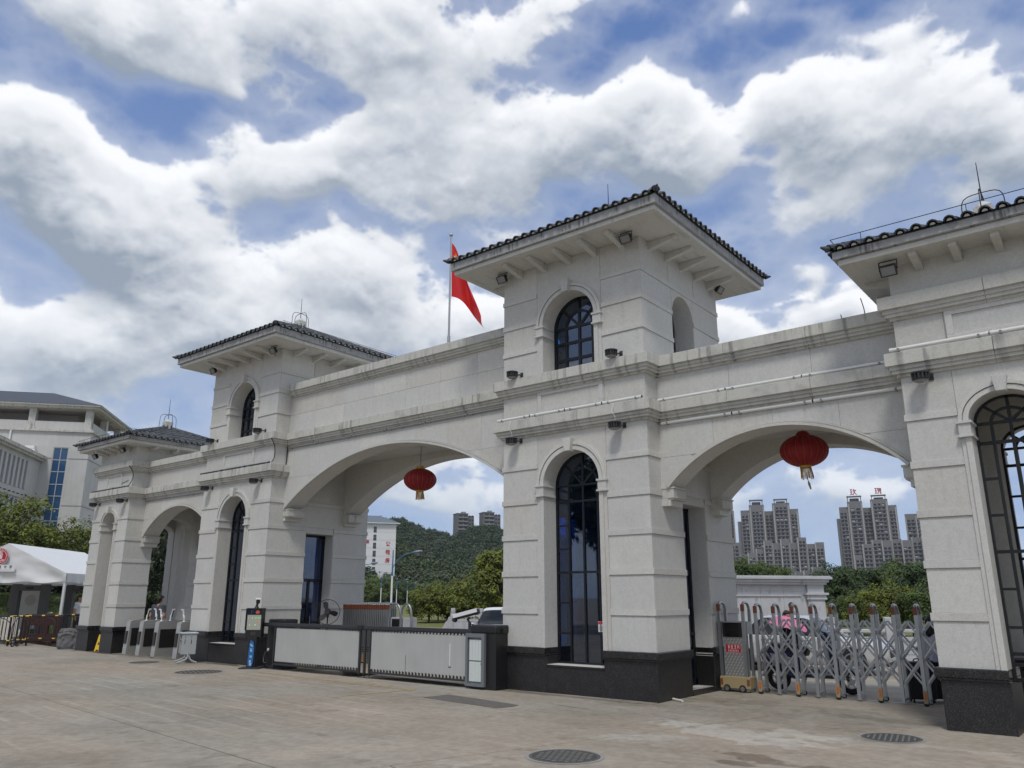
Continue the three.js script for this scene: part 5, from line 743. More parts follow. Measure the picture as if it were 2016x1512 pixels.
// ---------------------------------------------------------------- school building on the campus side
const SA = [0.6392, -0.7690], SB = [-0.7690, -0.6392], SC = [-71.80, -20.79];   // along the front to the right, going back, front corner
{
  const f = fbmTile(71, 4), b = bake(f, 10), b2 = bake(f, 60, 4), wall = new THREE.MeshStandardMaterial({ roughness: 0.9, map: (() => { const t = tex(512, 512, (i, j) => { const u = i / 512, v = j / 512, k = 0.745 + (b(u, v) - 0.5) * 0.06 + (b2(u, v) - 0.5) * 0.05; return [k, k * 0.995, k * 0.975]; }); t.repeat.set(0.12, 0.12); return t; })() });
  const turn = Math.atan2(-SA[1], SA[0]);   // local +x runs along the front to the right, +z towards the camera
  const t = thing('school_building', 'pale school block with open loggia under a dark hipped roof and tall glass strip', 'building', [SC[0], 0, SC[1]], turn);
  const Wd = 16, Dp = 10, grey = std(0.10, 0.105, 0.11, 0.7), slate = new THREE.MeshStandardMaterial({ roughness: 0.6, color: lin(0.055, 0.065, 0.085) }), inside = std(0.40, 0.37, 0.35, 0.9), glassB = std(0.03, 0.085, 0.18, 0.06), frameM = std(0.45, 0.47, 0.48, 0.4);
  const gx0 = -3.12, gx1 = -1.80;
  mesh('wall', uvm([box(-Wd, gx0, 0, 17.0, -Dp, 0), box(gx1, 0, 0, 17.0, -Dp, 0), box(gx0, gx1, 15.45, 17.0, -Dp, 0), box(gx0, gx1, 0, 15.45, -Dp, -0.25)]), wall, t);
  for (const y of [14.4, 9.95, 5.5]) mesh('string_course', uvm([box(-Wd, gx0 - 0.05, y - 0.03, y, 0, 0.03), box(gx1 + 0.05, 0.03, y - 0.03, y, 0, 0.03), box(0, 0.03, y - 0.03, y, -Dp, 0)]), grey, t);
  mesh('cornice', uvm([box(-Wd, 0.22, 16.95, 17.15, -Dp, 0.22)]), MAT.weathered, t);
  mesh('loggia_parapet', uvm([box(-Wd, -0.05, 17.15, 17.97, -0.30, -0.05), box(-0.30, -0.05, 17.15, 17.97, -Dp, -0.05)]), wall, t);
  for (const x of [-0.45, -5.43, -10.4, -15.4]) mesh('column', uvm([box(x - 0.3, x + 0.3, 17.15, 19.2, -0.55, 0.0), box(x - 0.42, x + 0.42, 17.15, 17.35, -0.62, 0.08)]), MAT.weathered, t); for (const z of [-4.6, -9.4]) mesh('column', uvm(box(-0.6, 0, 17.15, 19.2, z - 0.3, z + 0.3)), MAT.weathered, t);
  mesh('loggia_back_wall', uvm(box(-Wd, -2.2, 17.15, 19.2, -Dp, -2.4)), inside, t); mesh('loggia_ceiling', box(-Wd, -0.3, 19.1, 19.2, -Dp, -0.3), inside, t);
  mesh('eave', uvm([box(-Wd, 0.55, 19.2, 19.42, -Dp - 0.5, 0.55), box(-Wd, 0.75, 19.42, 19.55, -Dp - 0.7, 0.75)]), MAT.weathered, t);
  const rg = new THREE.BufferGeometry(); const A = [-Wd, 19.55, 0.8], B = [0.8, 19.55, 0.8], C = [0.8, 19.55, -Dp - 0.8], D = [-Wd, 19.55, -Dp - 0.8], E = [-5.6, 21.9, -5], G = [-Wd, 21.9, -5]; rg.setAttribute('position', new THREE.Float32BufferAttribute([A, B, E, A, E, G, B, C, E, C, D, G, C, G, E].flat(), 3)); rg.computeVertexNormals();
  mesh('roof', rg, slate, t);
  const win = mesh('glass_strip', [box(gx0, gx0 + 0.06, 1, 15.45, -0.12, -0.04), box(gx1 - 0.06, gx1, 1, 15.45, -0.12, -0.04), box((gx0 + gx1) / 2 - 0.03, (gx0 + gx1) / 2 + 0.03, 1, 15.45, -0.12, -0.04), ...[15.42, 14.25, 13.13, 11.93, 10.83, 9.64, 8.51, 7.32, 6.15, 5.0, 3.8, 2.6].map((y) => box(gx0, gx1, y - 0.04, y + 0.03, -0.12, -0.03))], frameM, t);
  const ys = [15.42, 14.25, 13.13, 11.93, 10.83, 9.64, 8.51, 7.32, 6.15, 5.0, 3.8, 2.6]; for (let i = 0; i < ys.length - 1; i++) for (const [a, c] of [[gx0 + 0.06, (gx0 + gx1) / 2 - 0.03], [(gx0 + gx1) / 2 + 0.03, gx1 - 0.06]]) mesh('pane', box(a, c, ys[i + 1] + 0.03, ys[i] - 0.04, -0.09, -0.075 + (i % 3) * 0.004), glassB, win);
  const sw = mesh('side_window', [box(0.02, 0.05, 12.2, 15, -7.8, -6.6)], glassB, t); mesh('drain_pipe', rod([-7.0, 15.2, 0.12], [-7.0, 17.0, 0.12], 0.09, 8), MAT.white, t);
  mesh('side_glass', box(0, 0.05, 4, 15.5, -9.6, -8.4), glassB, t);
  // the lower wing, running towards the camera
  const w = thing('school_wing', 'lower white school wing with tall narrow windows between fins', 'building', [SC[0] - SA[0] * 4.1, 0, SC[1] - SA[1] * 4.1], turn);
  mesh('wall', uvm([box(-9, 0, 0, 11.0, 0.02, 22), box(-9, -0.5, 11.0, 13.7, 0.02, 22), box(-9, 0, 13.6, 14.0, 0.02, 22)]), wall, w);
  mesh('eave', uvm([box(-9, 0.35, 14.0, 14.2, 0.02, 22), box(-9, 0.55, 14.2, 14.5, 0.02, 22)]), MAT.weathered, w); mesh('ledge', uvm([box(0, 0.18, 10.2, 10.36, 0.5, 22)]), MAT.weathered, w);
  for (let i = 0; i < 16; i++) { const z = 2.93 + i * 0.95 - 0.45; mesh('fin', uvm(box(-0.5, 0.06, 11.0, 13.62, z, z + 0.44)), wall, w); const v = mesh('window', box(-0.36, -0.32, 11.0, 13.6, z + 0.44, z + 0.95), glassB, w); mesh('transom', box(-0.33, -0.28, 12.85, 12.95, z + 0.44, z + 0.95), MAT.white, v); mesh('vent', box(0.18, 0.34, 10.42, 10.5, z + 0.1, z + 0.34), MAT.charcoal, w); const u = mesh('window', box(0.0, 0.03, 7.6, 10.0, z + 0.44, z + 0.9), glassB, w); }
  mesh('wall_end', uvm(box(-0.5, 0, 11.0, 13.6, 0.02, 2.4)), wall, w); mesh('rooftop_unit', uvm([box(-1.1, -0.1, 14.5, 15.0, 0.6, 1.5), box(-1.0, -0.2, 15.05, 15.3, 0.7, 1.4)]), MAT.pvc, w);
}
// ---------------------------------------------------------------- lawn bank, hedge and trees on the campus side
{
  const n = createNoise2D(mulberry(91)), pos = [], idx = [], N = 14, M = 8, us = [-260, 420], ds = [43, 62];
  for (let j = 0; j <= M; j++) for (let i = 0; i <= N; i++) { const u = mix(us[0], us[1], i / N), d = mix(ds[0], ds[1], j / M), [x, z] = at(u, d); pos.push(x, 0.0 + 1.75 * sstep(0, 0.75, j / M) + 0.06 * n(x, z), z); }
  for (let j = 0; j < M; j++) for (let i = 0; i < N; i++) { const a = j * (N + 1) + i; idx.push(a, a + 1, a + N + 1, a + 1, a + N + 2, a + N + 1); }
  const g = new THREE.BufferGeometry(); g.setAttribute('position', new THREE.Float32BufferAttribute(pos, 3)); g.setIndex(idx); g.computeVertexNormals();
  const b = bake(fbmTile(93, 4), 16), m = new THREE.MeshStandardMaterial({ roughness: 1, map: (() => { const t = tex(256, 256, (i, j) => { const k = b(i / 256, j / 256); return [0.36 + (k - 0.5) * 0.25, 0.40 + (k - 0.5) * 0.16, 0.20 + (k - 0.5) * 0.1]; }); t.repeat.set(0.2, 0.2); return t; })() });
  const lawn = structure('lawn', uvm(g), m, 'grassy bank rising behind the tent', 'lawn');
  // blades over it
  const R = mulberry(94), bg = new THREE.BufferGeometry(); { const p = []; for (let i = 0; i < 9; i++) { const a = R() * 6.28, x = (R() - 0.5) * 0.3, z = (R() - 0.5) * 0.3, h = 0.10 + R() * 0.1; p.push(x - Math.cos(a) * 0.02, 0, z - Math.sin(a) * 0.02, x + Math.cos(a) * 0.02, 0, z + Math.sin(a) * 0.02, x + (R() - 0.5) * 0.1, h, z + (R() - 0.5) * 0.1); } bg.setAttribute('position', new THREE.Float32BufferAttribute(p, 3)); bg.computeVertexNormals(); }
  const im = new THREE.InstancedMesh(bg, std(0.09, 0.12, 0.035, 0.9, { side: THREE.DoubleSide }), 6000), mm = new THREE.Matrix4(); let k = 0; while (k < 6000) { const j = R() * M * 0.98, i = R() * N * 0.98, u = mix(us[0], us[1], i / N), d = mix(ds[0], ds[1], j / M), [x, z] = at(u, d); mm.makeRotationY(R() * 6.28).setPosition(x, 1.75 * sstep(0, 0.75, j / M) + 0.06 * n(x, z) - 0.01, z); im.setMatrixAt(k++, mm); }
  im.name = 'grass'; tag(im, 'short grass on the bank behind the tent', 'grass', null, 'stuff'); scene.add(im);
  { const pts = []; for (const [u, d, y] of [[-60, 48.2, 0.55], [40, 48.6, 0.62], [110, 50, 0.8], [200, 53, 1.3]]) { const [x, z] = at(u, d); pts.push([x, y, z]); } const c = mesh('garden_kerb', tube(pts, 0.07, 30, 6), MAT.white); tag(c, 'white kerb line crossing the grassy bank behind the tent', 'kerb'); }
  const B = { seed: 101, rx: 2.8, ry: 2.4, cy: 3.6, n: 150, cr: 0.62, leaves: 70, size: 0.10, shape: 1.1 };
  const L1 = [0.13, 0.165, 0.022], L2 = [0.09, 0.13, 0.022];
  const put = (kind, u, d, v, y, label, col, opt) => { const [x, z] = at(u, d); tree(kind, [x, y, z], yAt(u, v, d), u, label, 'trees behind the tent', col, opt); };
  put('round', 22, 50, 992, 1.2, 'dense yellow green tree behind the tent peak', L1, B); put('round', -60, 52, 985, 1.2, 'dense green tree at the left edge behind the tent', L2, B);
  put('round', 88, 56, 1058, 1.3, 'smaller green tree behind the tent roof', L1, B); put('loose', 168, 52, 1012, 1.2, 'loose leafy tree beside the end pavilion', L1, { ...B, seed: 111, rx: 2.4, ry: 2.9, n: 130, cr: 0.6 }); put('round', 128, 58, 1052, 1.4, 'low bushy tree between tent roof and glass strip', L2, B); put('loose', 60, 62, 1045, 1.4, 'shaded tree in front of the school wing', L2, null);
  for (let i = 0; i < 6; i++) { const [x, z] = at(-40 + i * 45, 63), t = thing('hedge_bush', ['dark clipped bush at the far left above the bank', 'dark clipped bush second from the left above the bank', 'dark clipped bush third from the left above the bank', 'dark clipped bush above the bank behind the tent pole', 'dark clipped bush above the bank behind the metal detector', 'dark clipped bush above the bank beside the end pavilion'][i], 'bush', [x, 1.6, z], i, 'dark bushes above the bank'); mesh('foliage', treeKinds.bush ??= leafCloud(121, crownClumps(121, 1.9, 1.2, 1.4, 0.9, 60, 0.55), 40, 1, 0.14, 1), leafMat(0.02, 0.034, 0.012), t); }
}
// ---------------------------------------------------------------- tent, detectors, barricades
{
  const a = [-0.73, 0.68], b = [-0.68, -0.73], c0 = [-25.8, -1.45], Wt = 4.6, Dt = 6.4, turn = Math.atan2(0.68, 0.73);   // local +x to the right along the gable, +z to the camera
  const cx = c0[0] + a[0] * Wt / 2, cz = c0[1] + a[1] * Wt / 2, h = Wt / 2, f = bake(fbmTile(131, 4), 6), n3 = createNoise3D(mulberry(132));
  const cloth = new THREE.MeshPhysicalMaterial({ color: lin(0.80, 0.81, 0.81), roughness: 0.7, transmission: 0.18, thickness: 0, side: THREE.DoubleSide });
  const t = thing('event_tent', 'white gabled canopy tent with a round red crest on its gable', 'tent', [cx, 0, cz], turn);
  const eave = 2.50, val = 2.16, peak = 3.60;
  const sheetGeo = (f2, nu, nv) => { const pos = [], idx = [], uv = []; for (let j = 0; j <= nv; j++) for (let i = 0; i <= nu; i++) { pos.push(...f2(i / nu, j / nv)); uv.push(i / nu, j / nv); } for (let j = 0; j < nv; j++) for (let i = 0; i < nu; i++) { const q = j * (nu + 1) + i; idx.push(q, q + 1, q + nu + 1, q + 1, q + nu + 2, q + nu + 1); } const g = new THREE.BufferGeometry(); g.setAttribute('position', new THREE.Float32BufferAttribute(pos, 3)); g.setAttribute('uv', new THREE.Float32BufferAttribute(uv, 2)); g.setIndex(idx); g.computeVertexNormals(); return g; };
  const gableZ = (x, y) => { const d = h - Math.abs(x); return 0.03 * n3(x * 1.4, y * 2.2, 3) + 0.055 * Math.sin((x * 1.7 + y * 3.3) * 2.2 * Math.sign(x || 1)) * (0.3 + 0.7 * sstep(0.2, 2.2, Math.abs(x))) * sstep(peak, 2.3, y); };
  for (const s of [1, -1]) mesh('gable', sheetGeo((u, v) => { const x = mix(-h, h, u), top = mix(peak, eave, Math.abs(x) / h), y = mix(val + 0.03 * Math.sin(u * 21), top, v); return [x, y, s > 0 ? 0.02 + gableZ(x, y) * (1 - 0.0 * v) : -Dt - 0.02]; }, 60, 16), cloth, t);
  for (const s of [1, -1]) { mesh('roof_sheet', sheetGeo((u, v) => { const x = s * h * (1 - v), z = -Dt * u + 0.02; return [x, mix(eave, peak, v) - 0.06 * Math.sin(v * Math.PI) * (0.6 + 0.4 * Math.cos(u * 12.56)), z]; }, 24, 10), cloth, t); mesh('valance', sheetGeo((u, v) => { const z = -Dt * u, y = mix(val + 0.02 * Math.sin(u * 30), eave, v); return [s * (h + 0.02 + 0.035 * Math.sin(u * 60) * (1 - v)), y, z]; }, 60, 4), cloth, t); }
  const leg = std(0.62, 0.63, 0.63, 0.5); for (const [x, z] of [[h - 0.06, -0.08], [-h + 0.06, -0.08], [h - 0.06, -Dt + 0.1], [-h + 0.06, -Dt + 0.1], [h - 0.06, -Dt / 2], [-h + 0.06, -Dt / 2]]) mesh('leg', rbox(x - 0.045, x + 0.045, 0, 2.45, z - 0.045, z + 0.045, 0.008), leg, t);
  mesh('beam', [box(-h, h, 2.12, 2.2, -0.12, -0.06), box(-h, h, 2.12, 2.2, -Dt, -Dt + 0.06), box(h - 0.1, h - 0.04, 2.12, 2.2, -Dt, -0.1), box(-h + 0.04, -h + 0.1, 2.12, 2.2, -Dt, -0.1)], leg, t);
  const crest = canvasTex(512, 640, (c, w) => {
    c.clearRect(0, 0, w, 640); c.fillStyle = '#a3222f'; c.beginPath(); c.arc(256, 250, 200, 0, 7); c.fill(); c.strokeStyle = '#f1eeee'; c.lineWidth = 8; c.beginPath(); c.arc(256, 250, 150, 0, 7); c.stroke(); c.beginPath(); c.arc(256, 250, 196, 0, 7); c.stroke();
    for (let i = 0; i < 12; i++) { const q = Math.PI * (1.08 + i * 0.078); c.save(); c.translate(256 + Math.cos(q) * 173, 250 + Math.sin(q) * 173); c.rotate(q + Math.PI / 2); c.fillStyle = '#f3dada'; c.fillRect(-9, -10, 18, 5); c.fillRect(-3, -12, 5, 24); c.fillRect(-9, 3, 18, 5); c.restore(); }
    c.strokeStyle = '#f5efef'; c.lineWidth = 12; c.lineJoin = 'round'; const S = [[200, 140, 312, 140], [256, 120, 256, 160], [206, 170, 306, 170], [190, 196, 322, 196], [214, 196, 206, 300], [232, 220, 304, 220], [232, 220, 232, 300], [304, 220, 304, 300], [232, 246, 304, 246], [232, 272, 304, 272], [232, 300, 304, 300], [268, 220, 268, 300]]; for (const [a, b, d, e] of S) { c.beginPath(); c.moveTo(a, b); c.lineTo(d, e); c.stroke(); }
    c.lineWidth = 9; for (const y of [338, 362]) { c.beginPath(); c.moveTo(140, y); c.bezierCurveTo(200, y - 26, 250, y + 22, 300, y - 6); c.bezierCurveTo(330, y - 22, 360, y - 10, 376, y); c.stroke(); }
  });
  mesh('crest', T(new THREE.CircleGeometry(0.315, 40), -0.18, 3.10, 0.115), (() => { const m = new THREE.MeshStandardMaterial({ map: crest, roughness: 0.7 }); crest.repeat.set(0.80, 0.64); crest.offset.set(0.10, 0.29); return m; })(), t);
  // lettering under the crest: four characters and a small line
  const txt = canvasTex(640, 200, (c, w, hh) => { c.fillStyle = '#d7d9da'; c.fillRect(0, 0, w, hh); c.strokeStyle = '#23242a'; c.lineWidth = 12; c.lineCap = 'round'; const ch = (ox, S) => { for (const s of S) { c.beginPath(); c.moveTo(ox + s[0], s[1] + 16); for (let i = 2; i < s.length; i += 2) c.lineTo(ox + s[i], s[i + 1] + 16); c.stroke(); } };
    ch(10, [[10, 12, 70, 12], [40, 0, 40, 24], [16, 26, 64, 26], [22, 38, 58, 38], [22, 38, 22, 54], [58, 38, 58, 54], [22, 54, 58, 54], [8, 66, 72, 66], [18, 78, 62, 78], [18, 66, 18, 96], [62, 66, 62, 96], [18, 96, 62, 96]]); ch(170, [[20, 20, 4, 50, 24, 46], [24, 46, 2, 84], [4, 88, 26, 78], [36, 14, 76, 14], [48, 14, 44, 50, 30, 96], [44, 40, 74, 94], [72, 14, 60, 48, 74, 48, 50, 92]]); ch(330, [[10, 28, 70, 28, 66, 60, 14, 60, 10, 28], [40, 4, 40, 100]]); ch(480, [[14, 6, 22, 20], [38, 0, 42, 16], [66, 4, 56, 20], [6, 40, 6, 28, 74, 28, 70, 42], [22, 46, 58, 46, 40, 60], [40, 60, 40, 92, 30, 98], [4, 70, 76, 70]]);
    c.strokeStyle = '#7b7f8c'; c.lineWidth = 5; c.beginPath(); c.moveTo(4, 150); c.lineTo(560, 150); c.stroke(); c.lineWidth = 3; c.beginPath(); c.moveTo(120, 176); c.lineTo(460, 176); c.stroke(); });
  mesh('lettering', T(new THREE.PlaneGeometry(0.82, 0.25), 0.02, 2.67, 0.13), new THREE.MeshStandardMaterial({ map: txt, roughness: 0.8 }), t);
  // walk-through detectors
  const dm = std(0.075, 0.075, 0.078, 0.5); const det = (u, d, label) => { const [x, z] = at(u, d), g = thing('metal_detector', label, 'metal detector', [x, 0, z], turn - 0.05, 'walk-through metal detectors'); for (const s of [1, -1]) mesh('side_panel', rbox(s * 0.56 - 0.15, s * 0.56 + 0.15, 0, 2.12, -0.12, 0.12, 0.02, 2), dm, g); const h2 = mesh('header', rbox(-0.41, 0.41, 1.86, 2.08, -0.12, 0.12, 0.01), dm, g); mesh('display', box(-0.15, 0.15, 1.93, 2.01, 0.12, 0.126), MAT.black, h2); };
  det(60, 37.5, 'dark walk-through metal detector under the tent gable'); det(165, 38.5, 'dark walk-through metal detector half hidden behind the tent pole');
  { const [x, z] = at(57, 39.4), g = thing('notice_board', 'pale standing notice board seen through the metal detector', 'notice board', [x, 0, z], turn); mesh('board', rbox(-0.42, 0.42, 0.35, 1.95, -0.02, 0.02, 0.01), std(0.42, 0.42, 0.40, 0.7), g); mesh('picture', T(new THREE.CircleGeometry(0.22, 24), 0.1, 1.5, 0.023), std(0.33, 0.32, 0.31, 0.8), g); for (const s of [-0.36, 0.36]) mesh('foot', box(s - 0.03, s + 0.03, 0, 0.36, -0.15, 0.15), MAT.charcoal, g); }
  const ym = std(0.75, 0.52, 0.05, 0.5); const barricade = (x, z, tr, L, label) => {
    const g = thing('barricade', label, 'barricade', [x, 0, z], tr, 'black and yellow steel barricades'); const hL = L / 2;
    mesh('frame', [rod([-hL, 0.98, 0], [hL, 0.98, 0], 0.022, 8), rod([-hL, 0.2, 0], [hL, 0.2, 0], 0.022, 8), rod([-hL, 0.06, 0], [-hL, 0.98, 0], 0.024, 8), rod([hL, 0.06, 0], [hL, 0.98, 0], 0.024, 8)], MAT.black, g);
    for (let i = 1; i < L / 0.11; i++) mesh('upright', rod([-hL + i * 0.11, 0.2, 0], [-hL + i * 0.11, 0.98, 0], 0.009, 6), MAT.black, g);
    mesh('arch', tube([[-hL * 0.7, 0.2, 0.01], [-hL * 0.65, 0.75, 0.01], [0, 0.95, 0.01], [hL * 0.65, 0.75, 0.01], [hL * 0.7, 0.2, 0.01]], 0.014, 30, 6), MAT.black, g);
    for (let i = 0; i < 3; i++) { const q = mix(-hL, hL, (i + 0.5) / 3); for (const y of [0.98, 0.2]) mesh('reflective_band', rod([q - 0.055, y, 0], [q + 0.055, y, 0], 0.0235, 8), ym, g); }
    for (const s of [-1, 1]) mesh('foot', tube([[s * hL, 0.12, -0.22], [s * hL, 0.02, -0.16], [s * hL, 0.06, 0], [s * hL, 0.02, 0.16], [s * hL, 0.12, 0.22]].map(([p, q, r]) => [p, q, r]), 0.022, 20, 6), MAT.black, g);
  };
  const bp = (u, d) => at(u, d); let k = 0; for (const [u, d, L, l] of [[2, 33.0, 1.5, 'black and yellow barricade at the left edge before the tent'], [48, 33.2, 0.55, 'narrow black and yellow barricade end beneath the tent gable'], [92, 33.8, 1.45, 'black and yellow barricade beside the tent pole'], [150, 35, 1.3, 'black and yellow barricade behind the bag and tent pole']]) { const [x, z] = bp(u, d); barricade(x, z, turn - 0.1 + (k++ === 1 ? 0.5 : 0), L, l); }
  const red = std(0.045, 0.012, 0.009, 0.6); { const [x, z] = at(90, 35.2), g = thing('plastic_barrier', 'dark red slotted barrier behind the steel barricades', 'barrier', [x, 0, z], turn - 0.1); mesh('body', poly([[-0.75, 0.05], [0.75, 0.05], [0.72, 0.9], [0.5, 1.0], [-0.6, 1.0], [-0.72, 0.9]], 0.08, -0.04, [[-0.45, -0.1], [-0.05, 0.12], [0.28, 0.5]].map(([p, q]) => [[p, 0.3], [q, 0.3], [q, 0.62], [p, 0.62]]), 0.01), red, g); mesh('foot', [box(-0.6, -0.5, 0, 0.06, -0.25, 0.25), box(0.5, 0.6, 0, 0.06, -0.25, 0.25)], red, g); }
  { const [x, z] = at(10, 36), g = thing('white_fence', 'pale slatted panel behind the barricade at the left edge', 'fence', [x, 0, z], turn); for (let i = 0; i < 9; i++) mesh('slat', rbox(-0.6 + i * 0.14, -0.6 + i * 0.14 + 0.10, 0.08, 0.92, -0.01, 0.01, 0.004), std(0.6, 0.56, 0.5, 0.7), g); mesh('rail', [box(-0.65, 0.65, 0.2, 0.26, -0.03, -0.011), box(-0.65, 0.65, 0.75, 0.81, -0.03, -0.011)], std(0.6, 0.56, 0.5, 0.7), g); mesh('foot', [box(-0.62, -0.56, 0, 0.2, -0.15, 0.1), box(0.56, 0.62, 0, 0.2, -0.15, 0.1)], MAT.grey, g); }
}
// vines on the fence seen through the turnstile arch
{
  const R = mulberry(141), cl = []; for (let i = 0; i < 260; i++) { const y = R() * 4.4, x = (R() - 0.5) * 2.6; cl.push([x, y + 0.2, (R() - 0.5) * 0.3, 0.2]); }
  const t = thing('climbing_vine', 'dark leafy vine hanging beyond the end pavilion', 'vine', [-22.6, 0, -2.9], 1.0); mesh('foliage', leafCloud(142, cl, 26, 1, 0.075, 1.1, 0.5, 1.3), leafMat(0.03, 0.052, 0.012), t); const st = []; for (let i = 0; i < 7; i++) st.push(tube([[-1 + i * 0.3, 0, 0], [-0.9 + i * 0.3, 2, 0.05], [-1 + i * 0.3, 4.3, 0]], 0.02, 12, 5)); mesh('stem', st, bark, t);
  const f = thing('iron_fence', 'black iron fence beyond the end pavilion opening', 'fence', [-21.5, 0, -2.2], 0.9); mesh('rail', [box(-1.2, 1.2, 2.06, 2.12, -0.03, 0.03), box(-1.2, 1.2, 0.15, 0.2, -0.03, 0.03)], MAT.iron, f); for (let i = 0; i < 14; i++) mesh('bar', rod([-1.2 + i * 0.185, 0, 0], [-1.2 + i * 0.185, 2.1, 0], 0.014, 6), MAT.iron, f);
  const w = thing('white_flower', 'white flower cluster on the iron fence behind the turnstiles', 'flower', [-21.35, 2.16, -2.05], 0); const pg = []; for (let i = 0; i < 22; i++) { const a = i * 2.4, r = 0.05 + (i % 5) * 0.045; pg.push(new THREE.SphereGeometry(0.05, 8, 6).scale(1, 0.5, 0.8).rotateY(a).translate(Math.cos(a) * r * 1.5, 0.03 + (i % 3) * 0.06, Math.sin(a) * r)); } mesh('petals', pg, MAT.white, w); mesh('stem', rod([0, -0.1, 0], [0, 0.05, 0], 0.02, 6), bark, w);
}
// ---------------------------------------------------------------- beyond the main arch: hill, houses, lamps, trees
const HX = [-0.7023, -0.7119], HR = [0.7119, -0.7023], HN = createNoise2D(mulberry(151));   // heading of the hill, and to its right
function hillH(l, d) {
  const far = sstep(190, 85, l) * (1 - 0.11 * sstep(-25, 25, l)) * 45 * Math.exp(-Math.pow((d - 600) / 150, 2)) * (0.86 + 0.16 * HN(l * 0.009, 3) + 0.1 * HN(l * 0.03, d * 0.01)) * sstep(-420, -200, l) * (1 - 0.10 * sstep(-30, 10, l) * sstep(40, 10, l));
  const spur = 36 * Math.exp(-Math.pow((d - 385) / 75, 2)) * sstep(62, -80, l) * (0.9 + 0.2 * HN(l * 0.02 + 7, d * 0.02)) * sstep(-330, -180, l);
  const mid = 20 * Math.exp(-Math.pow((d - 470) / 60, 2)) * sstep(-40, 60, l) * sstep(150, 80, l);
  const low = 10 * Math.exp(-Math.pow((d - 440) / 60, 2)) * sstep(60, 130, l) * sstep(640, 520, l) * (0.8 + 0.3 * HN(l * 0.015, 9));
  return Math.max(far * sstep(330, 520, d), spur, mid, low) + far * 0.25;
}
const hillAt = (l, d) => [CAM[0] + HX[0] * d + HR[0] * l, CAM[1] + HX[1] * d + HR[1] * l];
{
  const pos = [], idx = [], N = 84, M = 44; for (let j = 0; j <= M; j++) for (let i = 0; i <= N; i++) { const l = mix(-440, 660, i / N), d = mix(270, 760, j / M), [x, z] = hillAt(l, d); pos.push(x, hillH(l, d) - 0.6, z); }
  for (let j = 0; j < M; j++) for (let i = 0; i < N; i++) { const a = j * (N + 1) + i; idx.push(a, a + 1, a + N + 1, a + 1, a + N + 2, a + N + 1); }
  const g = new THREE.BufferGeometry(); g.setAttribute('position', new THREE.Float32BufferAttribute(pos, 3)); g.setIndex(idx); g.computeVertexNormals();
  structure('hill', g, std(0.022, 0.035, 0.012, 1), 'green hill rising behind the main arch', 'hill');
  const R = mulberry(152), cl = []; for (let i = 0; i < 9; i++) { const a = R() * 6.28, r = Math.sqrt(R()) * 2.4; cl.push([Math.cos(a) * r, 2.6 + R() * 2.6 - r * 0.5, Math.sin(a) * r, 1.5]); }
  const cg = leafCloud(153, cl, 34, 1, 0.62, 0.9, 0.65, 1.3);
  const spots = []; for (let k = 0; k < 26000 && spots.length < 7600; k++) { const l = mix(-150, 130, R()), d = mix(290, 640, R()), h = hillH(l, d); if (h < 1.5) continue; const f = hillH(l, d - 26); if (f > h + 26 * 0.5) continue; spots.push([l, d, h]); }
  for (let k = 0; k < 2600; k++) { const l = mix(100, 620, R()), d = mix(372, 450, R()), h = hillH(l, d); if (h > 1) spots.push([l, d, h]); }
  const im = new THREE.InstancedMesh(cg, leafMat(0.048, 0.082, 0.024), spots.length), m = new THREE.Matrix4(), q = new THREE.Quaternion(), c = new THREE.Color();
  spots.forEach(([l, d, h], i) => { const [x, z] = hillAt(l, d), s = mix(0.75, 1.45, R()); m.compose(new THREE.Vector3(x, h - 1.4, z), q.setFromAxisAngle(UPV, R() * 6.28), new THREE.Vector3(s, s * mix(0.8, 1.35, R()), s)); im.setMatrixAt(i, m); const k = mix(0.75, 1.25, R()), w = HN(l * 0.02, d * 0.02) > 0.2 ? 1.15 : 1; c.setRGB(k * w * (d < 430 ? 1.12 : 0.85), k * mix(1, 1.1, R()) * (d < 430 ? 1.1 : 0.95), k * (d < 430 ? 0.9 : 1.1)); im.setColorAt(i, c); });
  im.name = 'forest'; tag(im, 'dense evergreen forest covering the hill behind the main arch', 'forest', null, 'stuff'); scene.add(im);
}
{ // two blocks of flats on the ridge
  const conc = std(0.16, 0.155, 0.15, 0.9), light = std(0.30, 0.29, 0.275, 0.9), dk = std(0.03, 0.033, 0.036, 0.5);
  for (const [u, top, w, lab] of [[911, 66.5, 14.5, 'grey block of flats on the ridge nearer the red lantern'], [964, 67.5, 15, 'grey block of flats on the ridge nearer the centre tower']]) {
    const [x, z] = at(u, 640), t = thing('ridge_flats', lab, 'building', [x, 40, z], faceCam(x, z) + 0.35, 'blocks of flats on the ridge'), H = top - 40;
    mesh('wall', [box(-w / 2, w * 0.12, 0, H, -5, 5), box(w * 0.16, w / 2, 0, H - 1.2, -5, 4)], conc, t); mesh('roof_house', box(-2, 1, H, H + 2.2, -2, 2), light, t); mesh('roof_edge', box(-w / 2 - 0.3, w * 0.14, H, H + 0.6, -5.3, 5.3), conc, t);
    for (let f = 1; f < 7; f++) { const y = H - f * 3.1; for (const [a, b] of [[-w * 0.42, -w * 0.2], [-w * 0.12, w * 0.08], [w * 0.2, w * 0.3], [w * 0.36, w * 0.46]]) mesh('window', box(a, b, y + 0.9, y + 2.3, a > 0.15 * w ? 4 : 5, (a > 0.15 * w ? 4 : 5) + 0.08), dk, t); mesh('balcony', box(-w * 0.44, w * 0.1, y, y + 0.8, 5, 5.8), light, t); }
  }
}
